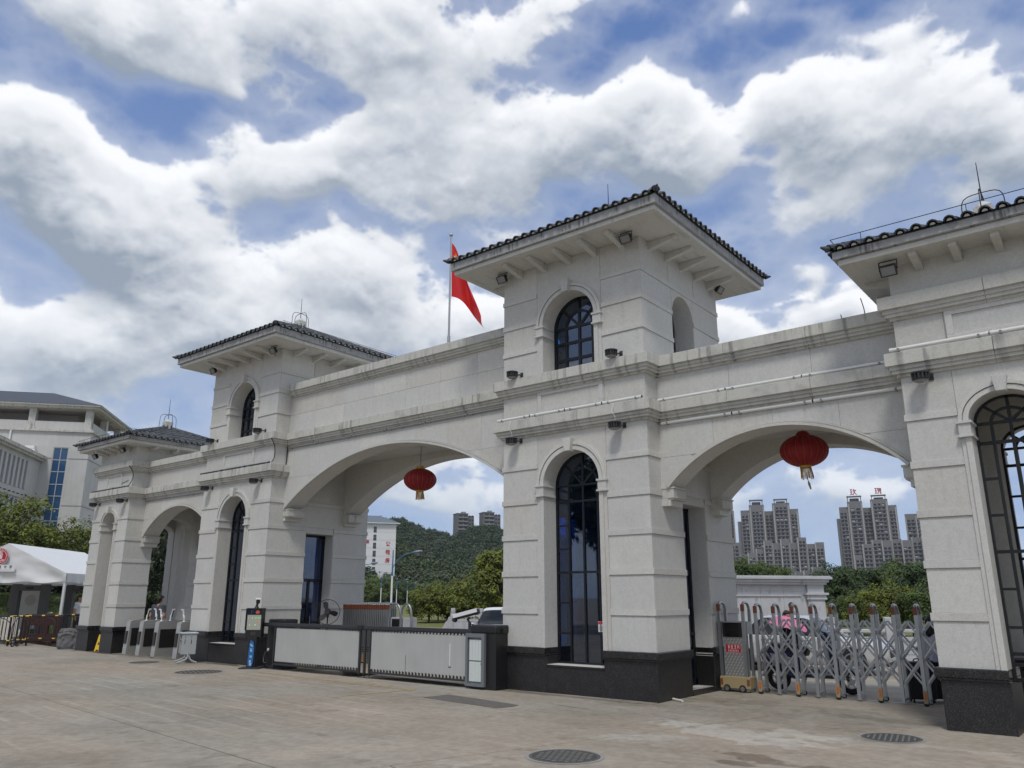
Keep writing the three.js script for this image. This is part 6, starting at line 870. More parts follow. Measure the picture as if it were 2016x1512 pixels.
{ // public housing block with red characters
  const wall = std(0.70, 0.71, 0.70, 0.85), slate = std(0.14, 0.17, 0.20, 0.7), red = std(0.50, 0.03, 0.035, 0.6), dk = std(0.045, 0.05, 0.055, 0.3), [x, z] = at(741.5, 300);
  const t = thing('housing_block', 'white housing block with red characters seen through the main arch', 'building', [x - 0, 0, z], faceCam(x, z) + 0.10); const H = 28.6, hw = 6.2;
  mesh('wall', [box(-hw - 4, hw, 0, H, -36, 0)], wall, t); for (let f = 1; f < 10; f++) mesh('floor_line', box(-hw - 4, hw, H - 0.4 - f * 2.92, H - 0.36 - f * 2.92, 0, 0.05), std(0.45, 0.46, 0.46, 0.9), t);
  const rg = new THREE.BufferGeometry(), A = [-hw - 5, H, 1.2], B = [hw + 1.3, H, 1.2], C = [hw + 1.3, H, -38], D = [-hw - 5, H, -38], E = [0.6, H + 3.1, -5], G = [-hw - 2, H + 3.1, -5], E2 = [0.6, H + 3.1, -34]; rg.setAttribute('position', new THREE.Float32BufferAttribute([A, B, E, A, E, G, B, C, E2, B, E2, E, A, G, D].flat(), 3)); rg.computeVertexNormals(); mesh('roof', rg, slate, t); mesh('eave', box(-hw - 5, hw + 1.3, H - 0.25, H, -38, 1.25), MAT.white, t);
  mesh('stair_house', box(-hw - 1.5, -hw + 2.2, H + 2, H + 6.4, -9, -6), wall, t);
  for (let f = 0; f < 9; f++) { const y = H - 3.4 - f * 2.92, xw = -1.55; const w = mesh('window', box(xw - 0.55, xw + 0.55, y, y + 2.0, -0.1, 0.05), dk, t); mesh('window_frame', [box(xw - 0.6, xw + 0.6, y + 0.85, y + 1.0, 0.05, 0.1), box(xw - 0.04, xw + 0.04, y + 1.0, y + 2, 0.05, 0.1), box(xw - 0.6, xw + 0.6, y - 0.1, y, 0.0, 0.14)], MAT.grey, w); }
  const strokes = (name, x0, y0, s, S, w = 0.11) => mesh(name, S.map(([a, b, c, d]) => bar([x0 + a * s, y0 + b * s, 0.1], [x0 + c * s, y0 + d * s, 0.1], w * s * 1.0, 0.1)), red, t);
  const GONG = [[0.38, 0.95, 0.08, 0.55], [0.6, 0.95, 0.95, 0.55], [0.45, 0.55, 0.22, 0.12], [0.18, 0.12, 0.75, 0.14], [0.62, 0.32, 0.82, 0.05]], ZU = [[0.42, 0.95, 0.12, 0.85], [0.05, 0.7, 0.45, 0.7], [0.25, 0.9, 0.25, 0.05], [0.25, 0.6, 0.05, 0.35], [0.25, 0.6, 0.42, 0.45], [0.55, 0.9, 0.55, 0.1], [0.85, 0.9, 0.85, 0.1], [0.55, 0.9, 0.85, 0.9], [0.55, 0.63, 0.85, 0.63], [0.55, 0.37, 0.85, 0.37], [0.45, 0.08, 0.98, 0.08]], FANG = [[0.5, 0.98, 0.55, 0.88], [0.15, 0.85, 0.9, 0.85], [0.2, 0.85, 0.2, 0.6], [0.85, 0.85, 0.85, 0.62], [0.2, 0.62, 0.85, 0.62], [0.2, 0.62, 0.05, 0.02], [0.3, 0.44, 0.95, 0.44], [0.55, 0.58, 0.58, 0.46], [0.5, 0.44, 0.3, 0.03], [0.5, 0.28, 0.8, 0.28], [0.8, 0.28, 0.72, 0.05], [0.72, 0.05, 0.58, 0.08]];
  strokes('character', 2.5, H - 8.4, 1.75, GONG); strokes('character', 2.5, H - 11.4, 1.75, ZU); strokes('character', 2.5, H - 14.4, 1.75, FANG); strokes('character', -5.0, H - 7.6, 1.3, [[0.05, 0.9, 0.95, 0.9], [0.05, 0.9, 0.05, 0.2], [0.95, 0.9, 0.95, 0.2], [0.05, 0.55, 0.95, 0.55], [0.05, 0.2, 0.95, 0.2], [0.5, 0.9, 0.5, 0.2]], 0.16);
}
{ // street lamps along the road
  const blue = std(0.05, 0.15, 0.30, 0.45), wh = std(0.72, 0.73, 0.72, 0.5), head = std(0.20, 0.23, 0.32, 0.4);
  const lamp = (u, d, arm, label) => { const [x, z] = at(u, d * 0.65), t = thing('street_lamp', label, 'street lamp', [x, -0.3, z], faceCam(x, z), 'street lamps along the road'); t.scale.setScalar(0.67); mesh('pole', rod([0, 0, 0], [0, 5.2, 0], 0.13, 10, 0.11), wh, t); mesh('upper_pole', rod([0, 5.2, 0], [0, 8.0, 0], 0.10, 10, 0.06), blue, t); mesh('arm', tube([[0, 6.0, 0], [0.5, 6.9, 0], [1.3, 7.5, 0], [2.4, 7.75, 0]], 0.05, 20, 6), blue, t); mesh('lamp_head', new THREE.SphereGeometry(0.36, 12, 8).scale(1.5, 0.42, 0.7).rotateZ(0.12).translate(2.75, 7.85, 0), head, t); mesh('finial', new THREE.SphereGeometry(0.1, 8, 6).translate(0, 8.05, 0), wh, t); };
  const L = ['tall blue and white street lamp in front of the red characters', 'street lamp whose arm shows beside the pier, nearer one', 'street lamp whose arm shows beside the pier, farther one', 'street lamp just beyond the tallest one', 'street lamp second beyond the tallest one', 'street lamp third beyond the tallest one', 'street lamp fourth beyond the tallest one', 'farthest small street lamp in the row'];
  [[771, 93], [697, 125], [703, 159], [750, 201], [781, 234], [802, 274], [818, 308], [831, 340]].forEach(([u, d], i) => lamp(u, d, 1, L[i]));
}
{ // roadside trees
  const G1 = [0.10, 0.15, 0.022], G2 = [0.135, 0.168, 0.02], G3 = [0.055, 0.095, 0.02], K = { seed: 161, rx: 2.8, ry: 2.3, cy: 3.0, n: 150, cr: 0.62, leaves: 64, size: 0.13, shape: 1.1, tr: 0.11 }, K2 = { seed: 171, rx: 2.1, ry: 2.7, cy: 3.4, n: 140, cr: 0.55, leaves: 64, size: 0.13, shape: 1.1, tr: 0.09 }, KF = { ...K, seed: 165, cy: 1.9, n: 190 }, KO = { ...K, seed: 167, cy: 2.2, ry: 2.1, n: 190 }, KP = { ...K2, seed: 177, cy: 2.5, ry: 2.4, n: 180 };
  const put = (kind, u, d, v, col, label, opt) => { const [x, z] = at(u, d); tree(kind, [x, -0.35, z], yAt(u, v, d), u * 1.7, label, 'roadside trees beyond the main arch', col, opt); };
  put('far', 722, 232, 1138, G1, 'bushy green tree beside the far tower pier', KF); put('far', 748, 238, 1134, G1, 'bushy green tree below the red characters', KF); put('far', 700, 240, 1140, G3, 'shaded tree half hidden by the far tower pier', KF); put('far', 776, 244, 1144, G3, 'dark tree behind the tallest street lamp', KF); put('far', 800, 240, 1146, G3, 'dark tree among the far street lamps', KF); put('far', 764, 252, 1138, G3, 'dark distant tree at the foot of the housing block', KF); put('far', 824, 250, 1148, G1, 'distant green tree behind the far street lamps', KF);
  const Y = ['olive tree at the road bend', 'olive tree second along the road', 'olive tree third along the road', 'olive tree fourth along the road', 'olive tree fifth along the road', 'olive tree sixth along the road', 'olive tree beside the stone balustrade', 'olive tree behind the hooded camera', 'olive tree behind the white car'];
  [[832, 74, 1164], [846, 66, 1152], [864, 72, 1144], [882, 68, 1148], [903, 70, 1142], [924, 66, 1140], [944, 72, 1120], [962, 64, 1122], [988, 66, 1100]].forEach(([u, d, v], i) => put(i % 2 ? 'o' : 'p', u, d, v, i % 3 ? G2 : G1, Y[i], i % 2 ? KO : KP));
  put('b', 984, 56, 1078, G2, 'tall yellow green tree against the centre tower pier', K2); put('a', 1012, 58, 1068, G1, 'tall green tree mostly hidden by the centre tower', K);
  // bamboo and trees to the right, behind the low white wall
  const Bm = { seed: 181, rx: 2.9, ry: 2.2, cy: 3.0, n: 170, cr: 0.6, leaves: 70, size: 0.085, shape: 2.6, tr: 0.07, name: 'bamboo_clump' }, Gd = [0.045, 0.08, 0.024], Gm = [0.075, 0.12, 0.024], Gy = [0.13, 0.165, 0.016];
  const put2 = (kind, u, d, v, y, col, label, opt) => { const [x, z] = at(u, d); tree(kind, [x, y, z], yAt(u, v, d), u, label, 'greenery beyond the folding gate', col, opt); };
  put2('bam', 1655, 62, 1112, -0.3, Gd, 'dark feathery bamboo beside the white screen wall', Bm); put2('bam', 1700, 66, 1122, -0.3, Gm, 'feathery bamboo between the flats and the gate', Bm); put2('bam', 1748, 64, 1110, -0.3, Gd, 'dark bamboo below the roof sign', Bm); put2('bam', 1800, 62, 1104, -0.3, Gm, 'bamboo below the right block of flats', Bm); put2('bam', 1842, 60, 1100, -0.3, Gd, 'bamboo against the near pavilion', Bm); put2('bam', 1900, 60, 1100, -0.3, Gd, 'bamboo hidden behind the near pavilion', Bm);
  put2('a', 1668, 50, 1170, -0.3, Gm, 'low round tree by the end of the screen wall', K); put2('a', 1712, 48, 1158, -0.3, Gy, 'low yellow green tree behind the balustrade', K); put2('a', 1752, 46, 1148, -0.3, Gy, 'yellow green tree behind the balustrade post', K); put2('b', 1790, 47, 1152, -0.3, Gy, 'yellow green tree left of the near pavilion', K2); put2('a', 1828, 45, 1150, -0.3, Gm, 'green tree touching the near pavilion edge', K);
  put2('bam', 1452, 75, 1100, 0.8, Gm, 'bamboo top above the screen wall next to the pier', Bm); put2('bam', 1490, 76, 1108, 0.8, Gm, 'bamboo top above the middle of the screen wall', Bm); put2('bam', 1524, 76, 1110, 0.8, Gm, 'bamboo top above the screen wall before the flats', Bm);
}
{ // street trees across from the gate, mirrored in the tower windows
  const K = { seed: 221, rx: 3.2, ry: 2.9, cy: 5.4, n: 130, cr: 0.75, leaves: 40, size: 0.2, shape: 1.1, tr: 0.16 }, L = ['street tree across the road mirrored in the centre tower window', 'street tree across the road mirrored in the far tower window', 'street tree across the road behind the photographer', 'street tree across the road mirrored in the upper windows'];
  [[-14, 25, 9.5], [-29, 24, 9], [-4, 28, 10], [-20, 29, 11]].forEach(([x, z, h], i) => tree('street', [x, 0, z], h, i, L[i], 'street trees across the road', [0.06, 0.1, 0.016], K));
}
{ // verge under the trees
  const b = bake(fbmTile(211, 4), 20), m = new THREE.MeshStandardMaterial({ roughness: 1, map: (() => { const t = tex(256, 256, (i, j) => { const k = b(i / 256, j / 256); return [0.42 + (k - 0.5) * 0.24, 0.44 + (k - 0.5) * 0.16, 0.20 + (k - 0.5) * 0.1]; }); t.repeat.set(0.2, 0.2); return t; })() });
  const P = [[600, 62], [780, 58], [860, 56], [1000, 52], [1200, 52], [1500, 46], [1700, 42], [2100, 40], [2100, 260], [600, 260]].map(([u, d]) => at(u, d));
  const v = MAT.sheet('grass_verge', P, -0.300, m); v.userData.kind = 'structure'; tag(v, 'strip of dry grass under the trees beyond the gate', 'verge');
}
{ // far towers seen through the right arch
  const conc = std(0.19, 0.185, 0.185, 0.9), rib = std(0.36, 0.345, 0.32, 0.9), dark = conc, win = std(0.02, 0.022, 0.026, 0.3), pale = std(0.45, 0.44, 0.42, 0.9), R = mulberry(191), red = std(0.42, 0.02, 0.03, 0.6);
  const facade = (t, x0, x1, y0, y1, z, fl = 3.05) => { const g = [], p = [], s = []; const n = Math.max(1, Math.round((x1 - x0) / 3.2)), w = (x1 - x0) / n; for (let y = y0; y + fl <= y1; y += fl) { s.push(box(x0 + 0.2, x1 - 0.2, y, y + 0.75, z, z + 0.5 + R() * 0.2)); for (let i = 0; i < n; i++) { const a = x0 + i * w; g.push(box(a + w * 0.18, a + w * 0.82, y + 0.95, y + 2.5, z + 0.02, z + 0.12)); if (R() < 0.10) p.push(box(a + w * 0.2, a + w * 0.7, y + 0.9, y + 1.8, z + 0.13, z + 0.5)); } } const wm = mesh('windows', g, win, t); wm.userData.kind = 'stuff'; const bm = mesh('balconies', s, conc, t); bm.userData.kind = 'stuff'; if (p.length) { const q = mesh('shade_panels', p, pale, t); q.userData.kind = 'stuff'; } };
  const blk = (u, d, label, build) => { const [x, z] = at(u, d), t = thing('apartment_tower', label, 'building', [x, -2, z], faceCam(x, z), 'far apartment towers'); build(t); return t; };
  const twin = (t, sgn, H, W) => {
    const m = (x0, x1, h, z0, z1, mat) => mesh('wall', box(Math.min(x0 * sgn, x1 * sgn), Math.max(x0 * sgn, x1 * sgn), 0, h, z0, z1), mat, t), f = (x0, x1, y0, y1, z) => facade(t, Math.min(x0 * sgn, x1 * sgn), Math.max(x0 * sgn, x1 * sgn), y0, y1, z);
    m(-W * 0.30, -W * 0.06, H, -16, 0, conc); m(-W * 0.06, W * 0.07, H - 5, -16, -5, dark); m(W * 0.07, W * 0.34, H + 1, -16, 0, conc); m(-W * 0.44, -W * 0.30, H - 4, -16, -3, conc); m(-W * 0.5, -W * 0.44, H - 13, -16, -6, dark); m(W * 0.34, W * 0.47, H - 4, -16, -2.5, conc);
    f(-W * 0.26, -W * 0.09, 20, H - 3, 0); f(W * 0.11, W * 0.30, 20, H - 2, 0); f(-W * 0.43, -W * 0.31, 20, H - 7, -3); f(W * 0.35, W * 0.46, 20, H - 7, -2.5); f(-W * 0.05, W * 0.06, 20, H - 8, -5);
    for (const [x, z, h] of [[-0.28, 0, H - 2], [-0.07, 0, H - 2], [0.09, 0, H - 1], [0.32, 0, H - 1], [-0.31, -3, H - 6], [0.45, -2.5, H - 6]]) mesh('rib', box(sgn * x * W - 0.6, sgn * x * W + 0.6, 0, h, z, z + 0.8), rib, t);
    for (const x of [-0.18, 0.205]) mesh('roof_frame', [box(sgn * x * W - 5.6, sgn * x * W + 5.6, H + 3.6, H + 4.4, -4, 1), box(sgn * x * W - 5.2, sgn * x * W - 4.6, H, H + 3.6, -1, 0), box(sgn * x * W + 4.6, sgn * x * W + 5.2, H, H + 3.6, -1, 0), box(sgn * x * W - 3.5, sgn * x * W + 3.5, H, H + 2.6, -6, -2)], dark, t);
  };
  blk(1527, 700, 'grey twin apartment tower next to the lantern tail', (t) => twin(t, 1, 80, 51));
  const b2 = blk(1727, 700, 'grey twin apartment tower carrying red roof characters', (t) => twin(t, 1, 80, 47));
  const st = (x0, S) => mesh('roof_character', [...S.map(([a, b, c, d]) => bar([x0 + a * 5, 85 + b * 5, 0.5], [x0 + c * 5, 85 + d * 5, 0.5], 0.62, 0.4))], red, b2);
  const WANG = [[0.02, 0.9, 0.40, 0.9], [0.04, 0.52, 0.38, 0.52], [0.0, 0.12, 0.42, 0.16], [0.21, 0.9, 0.21, 0.14]];
  st(-11, [...WANG, [0.62, 1.0, 0.48, 0.62], [0.56, 0.78, 0.98, 0.78], [0.86, 0.78, 0.45, 0.02], [0.56, 0.6, 0.98, 0.02]]); st(7.4, [...WANG, [0.52, 0.98, 0.48, 0.86], [0.5, 0.88, 0.95, 0.88], [0.5, 0.88, 0.5, 0.5], [0.95, 0.88, 0.95, 0.5], [0.5, 0.69, 0.95, 0.69], [0.5, 0.5, 0.95, 0.5], [0.72, 0.88, 0.72, 0.5], [0.64, 0.5, 0.46, 0.02], [0.8, 0.5, 0.8, 0.06], [0.8, 0.06, 1.0, 0.06], [0.86, 0.4, 0.98, 0.2]]);
  blk(1436, 720, 'grey apartment tower showing beside the centre tower pier', (t) => { mesh('wall', [box(-9, 9, 0, 78, -14, 0)], conc, t); facade(t, -8, 8, 20, 76, 0); for (const x of [-8.6, 0, 8.6]) mesh('rib', box(x - 0.5, x + 0.5, 0, 76, 0, 0.8), rib, t); });
  blk(1822, 720, 'grey apartment tower at the edge of the near pavilion', (t) => { mesh('wall', [box(-7, 10, 0, 70, -14, 0)], conc, t); facade(t, -6, 9, 20, 68, 0); for (const x of [-6.6, 1, 9.4]) mesh('rib', box(x - 0.5, x + 0.5, 0, 68, 0, 0.8), rib, t); });
  const pod = (u0, u1, d, hs, label) => { const [x, z] = at((u0 + u1) / 2, d), [xa, za] = at(u0, d), [xb, zb] = at(u1, d), t = thing('apartment_slab', label, 'building', [x, -2, z], faceCam(x, z), 'far lower apartment slabs'), W = Math.hypot(xb - xa, zb - za), n = hs.length; hs.forEach((h, i) => { const a = -W / 2 + W * i / n, b = a + W / n, zz = (i % 2) * 2; mesh('wall', box(a, b, 0, h, -12, zz), i % 3 === 1 ? dark : conc, t); facade(t, a + 0.6, b - 0.6, 8, h - 1.5, zz); mesh('rib', box(a - 0.4, a + 0.6, 0, h, zz, zz + 0.7), rib, t); }); };
  pod(1462, 1632, 670, [38, 39, 42, 48, 46, 49, 46, 50, 45, 46], 'lower grey apartment slab in front of the left twin tower'); pod(1690, 1850, 670, [36, 44, 47, 46, 47, 46, 48, 49], 'lower grey apartment slab in front of the right twin tower'); pod(1425, 1464, 670, [48, 47], 'lower grey apartment slab beside the centre tower pier');
  pod(1535, 1640, 520, [19, 21, 19, 20, 22, 18], 'low pale rooftops above the white screen wall');
}

// ---------------------------------------------------------------- stone balustrades and screen wall behind the gate
{
  const wh = new THREE.MeshStandardMaterial({ roughness: 0.8, map: (() => { const b = bake(fbmTile(201, 4), 9), c = bake(fbmTile(202, 3), 30, 4), t = tex(512, 512, (i, j) => { const u = i / 512, v = j / 512, k = 0.74 + (b(u, v) - 0.5) * 0.10 - sstep(0.55, 0.85, c(u, v)) * sstep(0.45, 0.7, b(u + 0.3, v)) * 0.16; return [k * 0.985, k * 0.99, k]; }); t.repeat.set(0.3, 0.3); return t; })() });
  const balustrade = (pts, label, drum) => {
    const [x0, z0] = pts[0], t = thing('balustrade', label, 'balustrade', [x0, -0.3, z0], 0, 'white stone balustrades');
    for (let i = 0; i < pts.length; i++) {
      const x = pts[i][0] - x0, z = pts[i][1] - z0, nxt = pts[i + 1] ?? pts[i], a = Math.atan2(-(nxt[1] - pts[i][1]), nxt[0] - pts[i][0] || 1);
      mesh('post', uvm([rbox(-0.11, 0.11, 0, 1.08, -0.11, 0.11, 0.012), rbox(-0.075, 0.075, 1.08, 1.12, -0.075, 0.075, 0.01), rbox(-0.10, 0.10, 1.12, 1.34, -0.10, 0.10, 0.03, 2)].map((g) => T(RY(g, a), x, 0, z))), wh, t);
      if (i === pts.length - 1) continue; const L = Math.hypot(nxt[0] - pts[i][0], nxt[1] - pts[i][1]) - 0.22;
      const place = (g) => T(RY(T(g, 0.11, 0, 0), a), x, 0, z);
      mesh('rail', uvm([place(rbox(0, L, 0.86, 0.97, -0.08, 0.08, 0.03, 2)), place(rbox(0, L, 0, 0.14, -0.09, 0.09, 0.01))]), wh, t);
      mesh('panel', uvm([place(rbox(0.02, L - 0.02, 0.14, 0.74, -0.05, 0.05, 0.01)), ...[0.2, 0.5, 0.8].map((k) => place(rbox(L * k - 0.07, L * k + 0.07, 0.74, 0.86, -0.05, 0.05, 0.02))), place(box(0.15, L - 0.15, 0.62, 0.66, 0.05, 0.065)), place(box(0.15, L - 0.15, 0.22, 0.26, 0.05, 0.065)), place(new THREE.TorusGeometry(0.10, 0.012, 5, 20).translate(L / 2, 0.44, 0.052)), place(new THREE.TorusGeometry(0.06, 0.012, 5, 16).translate(L / 2 + 0.16, 0.42, 0.052)), place(new THREE.TorusGeometry(0.06, 0.012, 5, 16).translate(L / 2 - 0.16, 0.42, 0.052))]), wh, t);
    }
    if (drum) { const a = Math.atan2(-(pts[1][1] - z0), pts[1][0] - x0); mesh('scroll_end', uvm(RY(poly([[-0.11, 0], [-0.11, 0.86], [-0.3, 0.80], [-0.42, 0.62], [-0.62, 0.5], [-0.78, 0.28], [-1.0, 0.16], [-1.05, 0]], 0.16, -0.08, [], 0.02), a)), wh, t); }
  };
  const A = at(893, 48), B = at(948, 46); const dx = B[0] - A[0], dz = B[1] - A[1]; balustrade([A, B, [B[0] + dx, B[1] + dz], [B[0] + 2 * dx, B[1] + 2 * dz]], 'white stone balustrade with scrolled end behind the main arch', true);
  const C = at(1632, 28), D = at(1742, 28.6), ex = D[0] - C[0], ez = D[1] - C[1]; balustrade([C, D, [D[0] + ex, D[1] + ez], [D[0] + 2 * ex, D[1] + 2 * ez], [D[0] + 3 * ex, D[1] + 3 * ez]], 'white stone balustrade behind the folding gate', false);
  // screen wall with cornice and end pilaster
  const P = at(1622, 36), Q = at(1405, 33.5), L = Math.hypot(P[0] - Q[0], P[1] - Q[1]), t = thing('screen_wall', 'weathered white screen wall with moulded cornice behind the silver car', 'wall', [Q[0], -0.3, Q[1]], Math.atan2(-(P[1] - Q[1]), P[0] - Q[0]));
  mesh('wall', uvm(box(0, L - 0.75, 0, 2.45, -0.25, 0.0)), wh, t);
  for (let i = 0; i < 4; i++) { const w = (L - 0.8) / 4; mesh('stone_panel', uvm(rbox(i * w + 0.004, (i + 1) * w - 0.004, 0.02, 1.98, 0.0, 0.02, 0.004), 1, i * 2.3), wh, t); mesh('stone_panel', uvm(rbox(i * w + 0.004, (i + 1) * w - 0.004, 2.05, 2.43, 0.0, 0.02, 0.004), 1, i * 1.3), wh, t); }
  mesh('string_course', uvm(rbox(0, L - 1.05, 1.985, 2.05, 0.0, 0.07, 0.01)), wh, t);
  const pl = mesh('pilaster', uvm([rbox(L - 0.78, L - 0.02, 0, 2.45, -0.35, 0.12, 0.01)]), wh, t); mesh('pilaster_panel', uvm([rbox(L - 0.66, L - 0.14, 0.3, 1.78, 0.12, 0.145, 0.006)]), wh, pl); mesh('pilaster_capital', uvm([rbox(L - 0.86, L + 0.05, 1.86, 1.94, -0.4, 0.19, 0.012), rbox(L - 0.92, L + 0.11, 2.04, 2.13, -0.45, 0.25, 0.012), rbox(L - 0.84, L + 0.03, 1.94, 2.04, -0.38, 0.17, 0.01)]), wh, pl);
  mesh('cornice', uvm([rbox(0, L + 0.06, 2.45, 2.54, -0.4, 0.22, 0.012), rbox(0, L + 0.14, 2.54, 2.66, -0.46, 0.30, 0.03, 2), rbox(0, L + 0.24, 2.66, 2.76, -0.55, 0.40, 0.015), rbox(0, L + 0.20, 2.76, 2.80, -0.5, 0.35, 0.01)]), wh, t);
}
// ---------------------------------------------------------------- flag
{
  const FX = [-6.36, 7.02, -1.66], p = thing('flagpole', 'slim steel flagpole on the roof of the main archway', 'flagpole', FX); mesh('pole', [rod([0, 0, 0], [0, 3.62, 0], 0.03, 12, 0.022), cyl(0.09, 0.09, 0.02, 0, 0, 0, 14), cyl(0.042, 0.04, 0.9, 0, 0, 0, 12)], MAT.steel, p); mesh('finial', new THREE.SphereGeometry(0.05, 14, 10).translate(0, 3.66, 0), MAT.steel, p); mesh('halyard', rod([0.035, 0.2, 0.02], [0.03, 3.58, 0.02], 0.004, 5), MAT.white, p);
  const a = faceCam(FX[0], FX[2]), t = thing('flag', 'red flag with yellow stars hanging from the flagpole', 'flag', FX, a); t.scale.set(0.72, 0.76, 0.66);
  // the cloth droops: the free end slides down, folded near the hoist
  const top = 4.5, N = 30, M = 24, pos = [], idx = [], uv = [], hoist = 1.92, fly = 2.88;
  const f = (u, v) => { const drop = 0.16 * u + 1.72 * u * u * 0.62 + 0.4 * u, x = 0.06 + u * 1.22 - 0.20 * u * (1 - v) * 0, fold = Math.sin(u * 7.5 + v * 1.2) * 0.24 * (0.25 + u) * (1 - 0.2 * v); const y = top - (1 - v) * hoist * (1 - 0.08 * u) - drop * (0.9 + 0.35 * v) - (1 - v) * 0.0; return [x * (0.62 + 0.38 * (1 - v)) + 0.05 * Math.sin(v * 9 + u * 3) * u, y, fold + 0.1 * Math.sin(v * 5) * u]; };
  for (let j = 0; j <= M; j++) for (let i = 0; i <= N; i++) { pos.push(...f(i / N, j / M)); uv.push(i / N, j / M); }
  for (let j = 0; j < M; j++) for (let i = 0; i < N; i++) { const q = j * (N + 1) + i; idx.push(q, q + 1, q + N + 1, q + 1, q + N + 2, q + N + 1); }
  const g = new THREE.BufferGeometry(); g.setAttribute('position', new THREE.Float32BufferAttribute(pos, 3)); g.setAttribute('uv', new THREE.Float32BufferAttribute(uv, 2)); g.setIndex(idx); g.computeVertexNormals();
  const star = (c, x, y, r, rot) => { c.beginPath(); for (let i = 0; i < 10; i++) { const q = rot + i * Math.PI / 5 - Math.PI / 2, k = i % 2 ? r * 0.382 : r; c.lineTo(x + Math.cos(q) * k, y + Math.sin(q) * k); } c.fill(); };
  const ft = canvasTex(768, 512, (c, w, h) => { c.fillStyle = '#d11c1c'; c.fillRect(0, 0, w, h); c.fillStyle = '#f5d83a'; star(c, 128, 128, 77, 0); for (const [x, y, r] of [[256, 51, 0.4], [307, 102, 0.2], [307, 179, 0], [256, 230, 0.5]]) star(c, x, y, 26, r); });
  mesh('cloth', g, new THREE.MeshPhysicalMaterial({ map: ft, roughness: 0.75, side: THREE.DoubleSide, transmission: 0.2, thickness: 0 }), t);
}
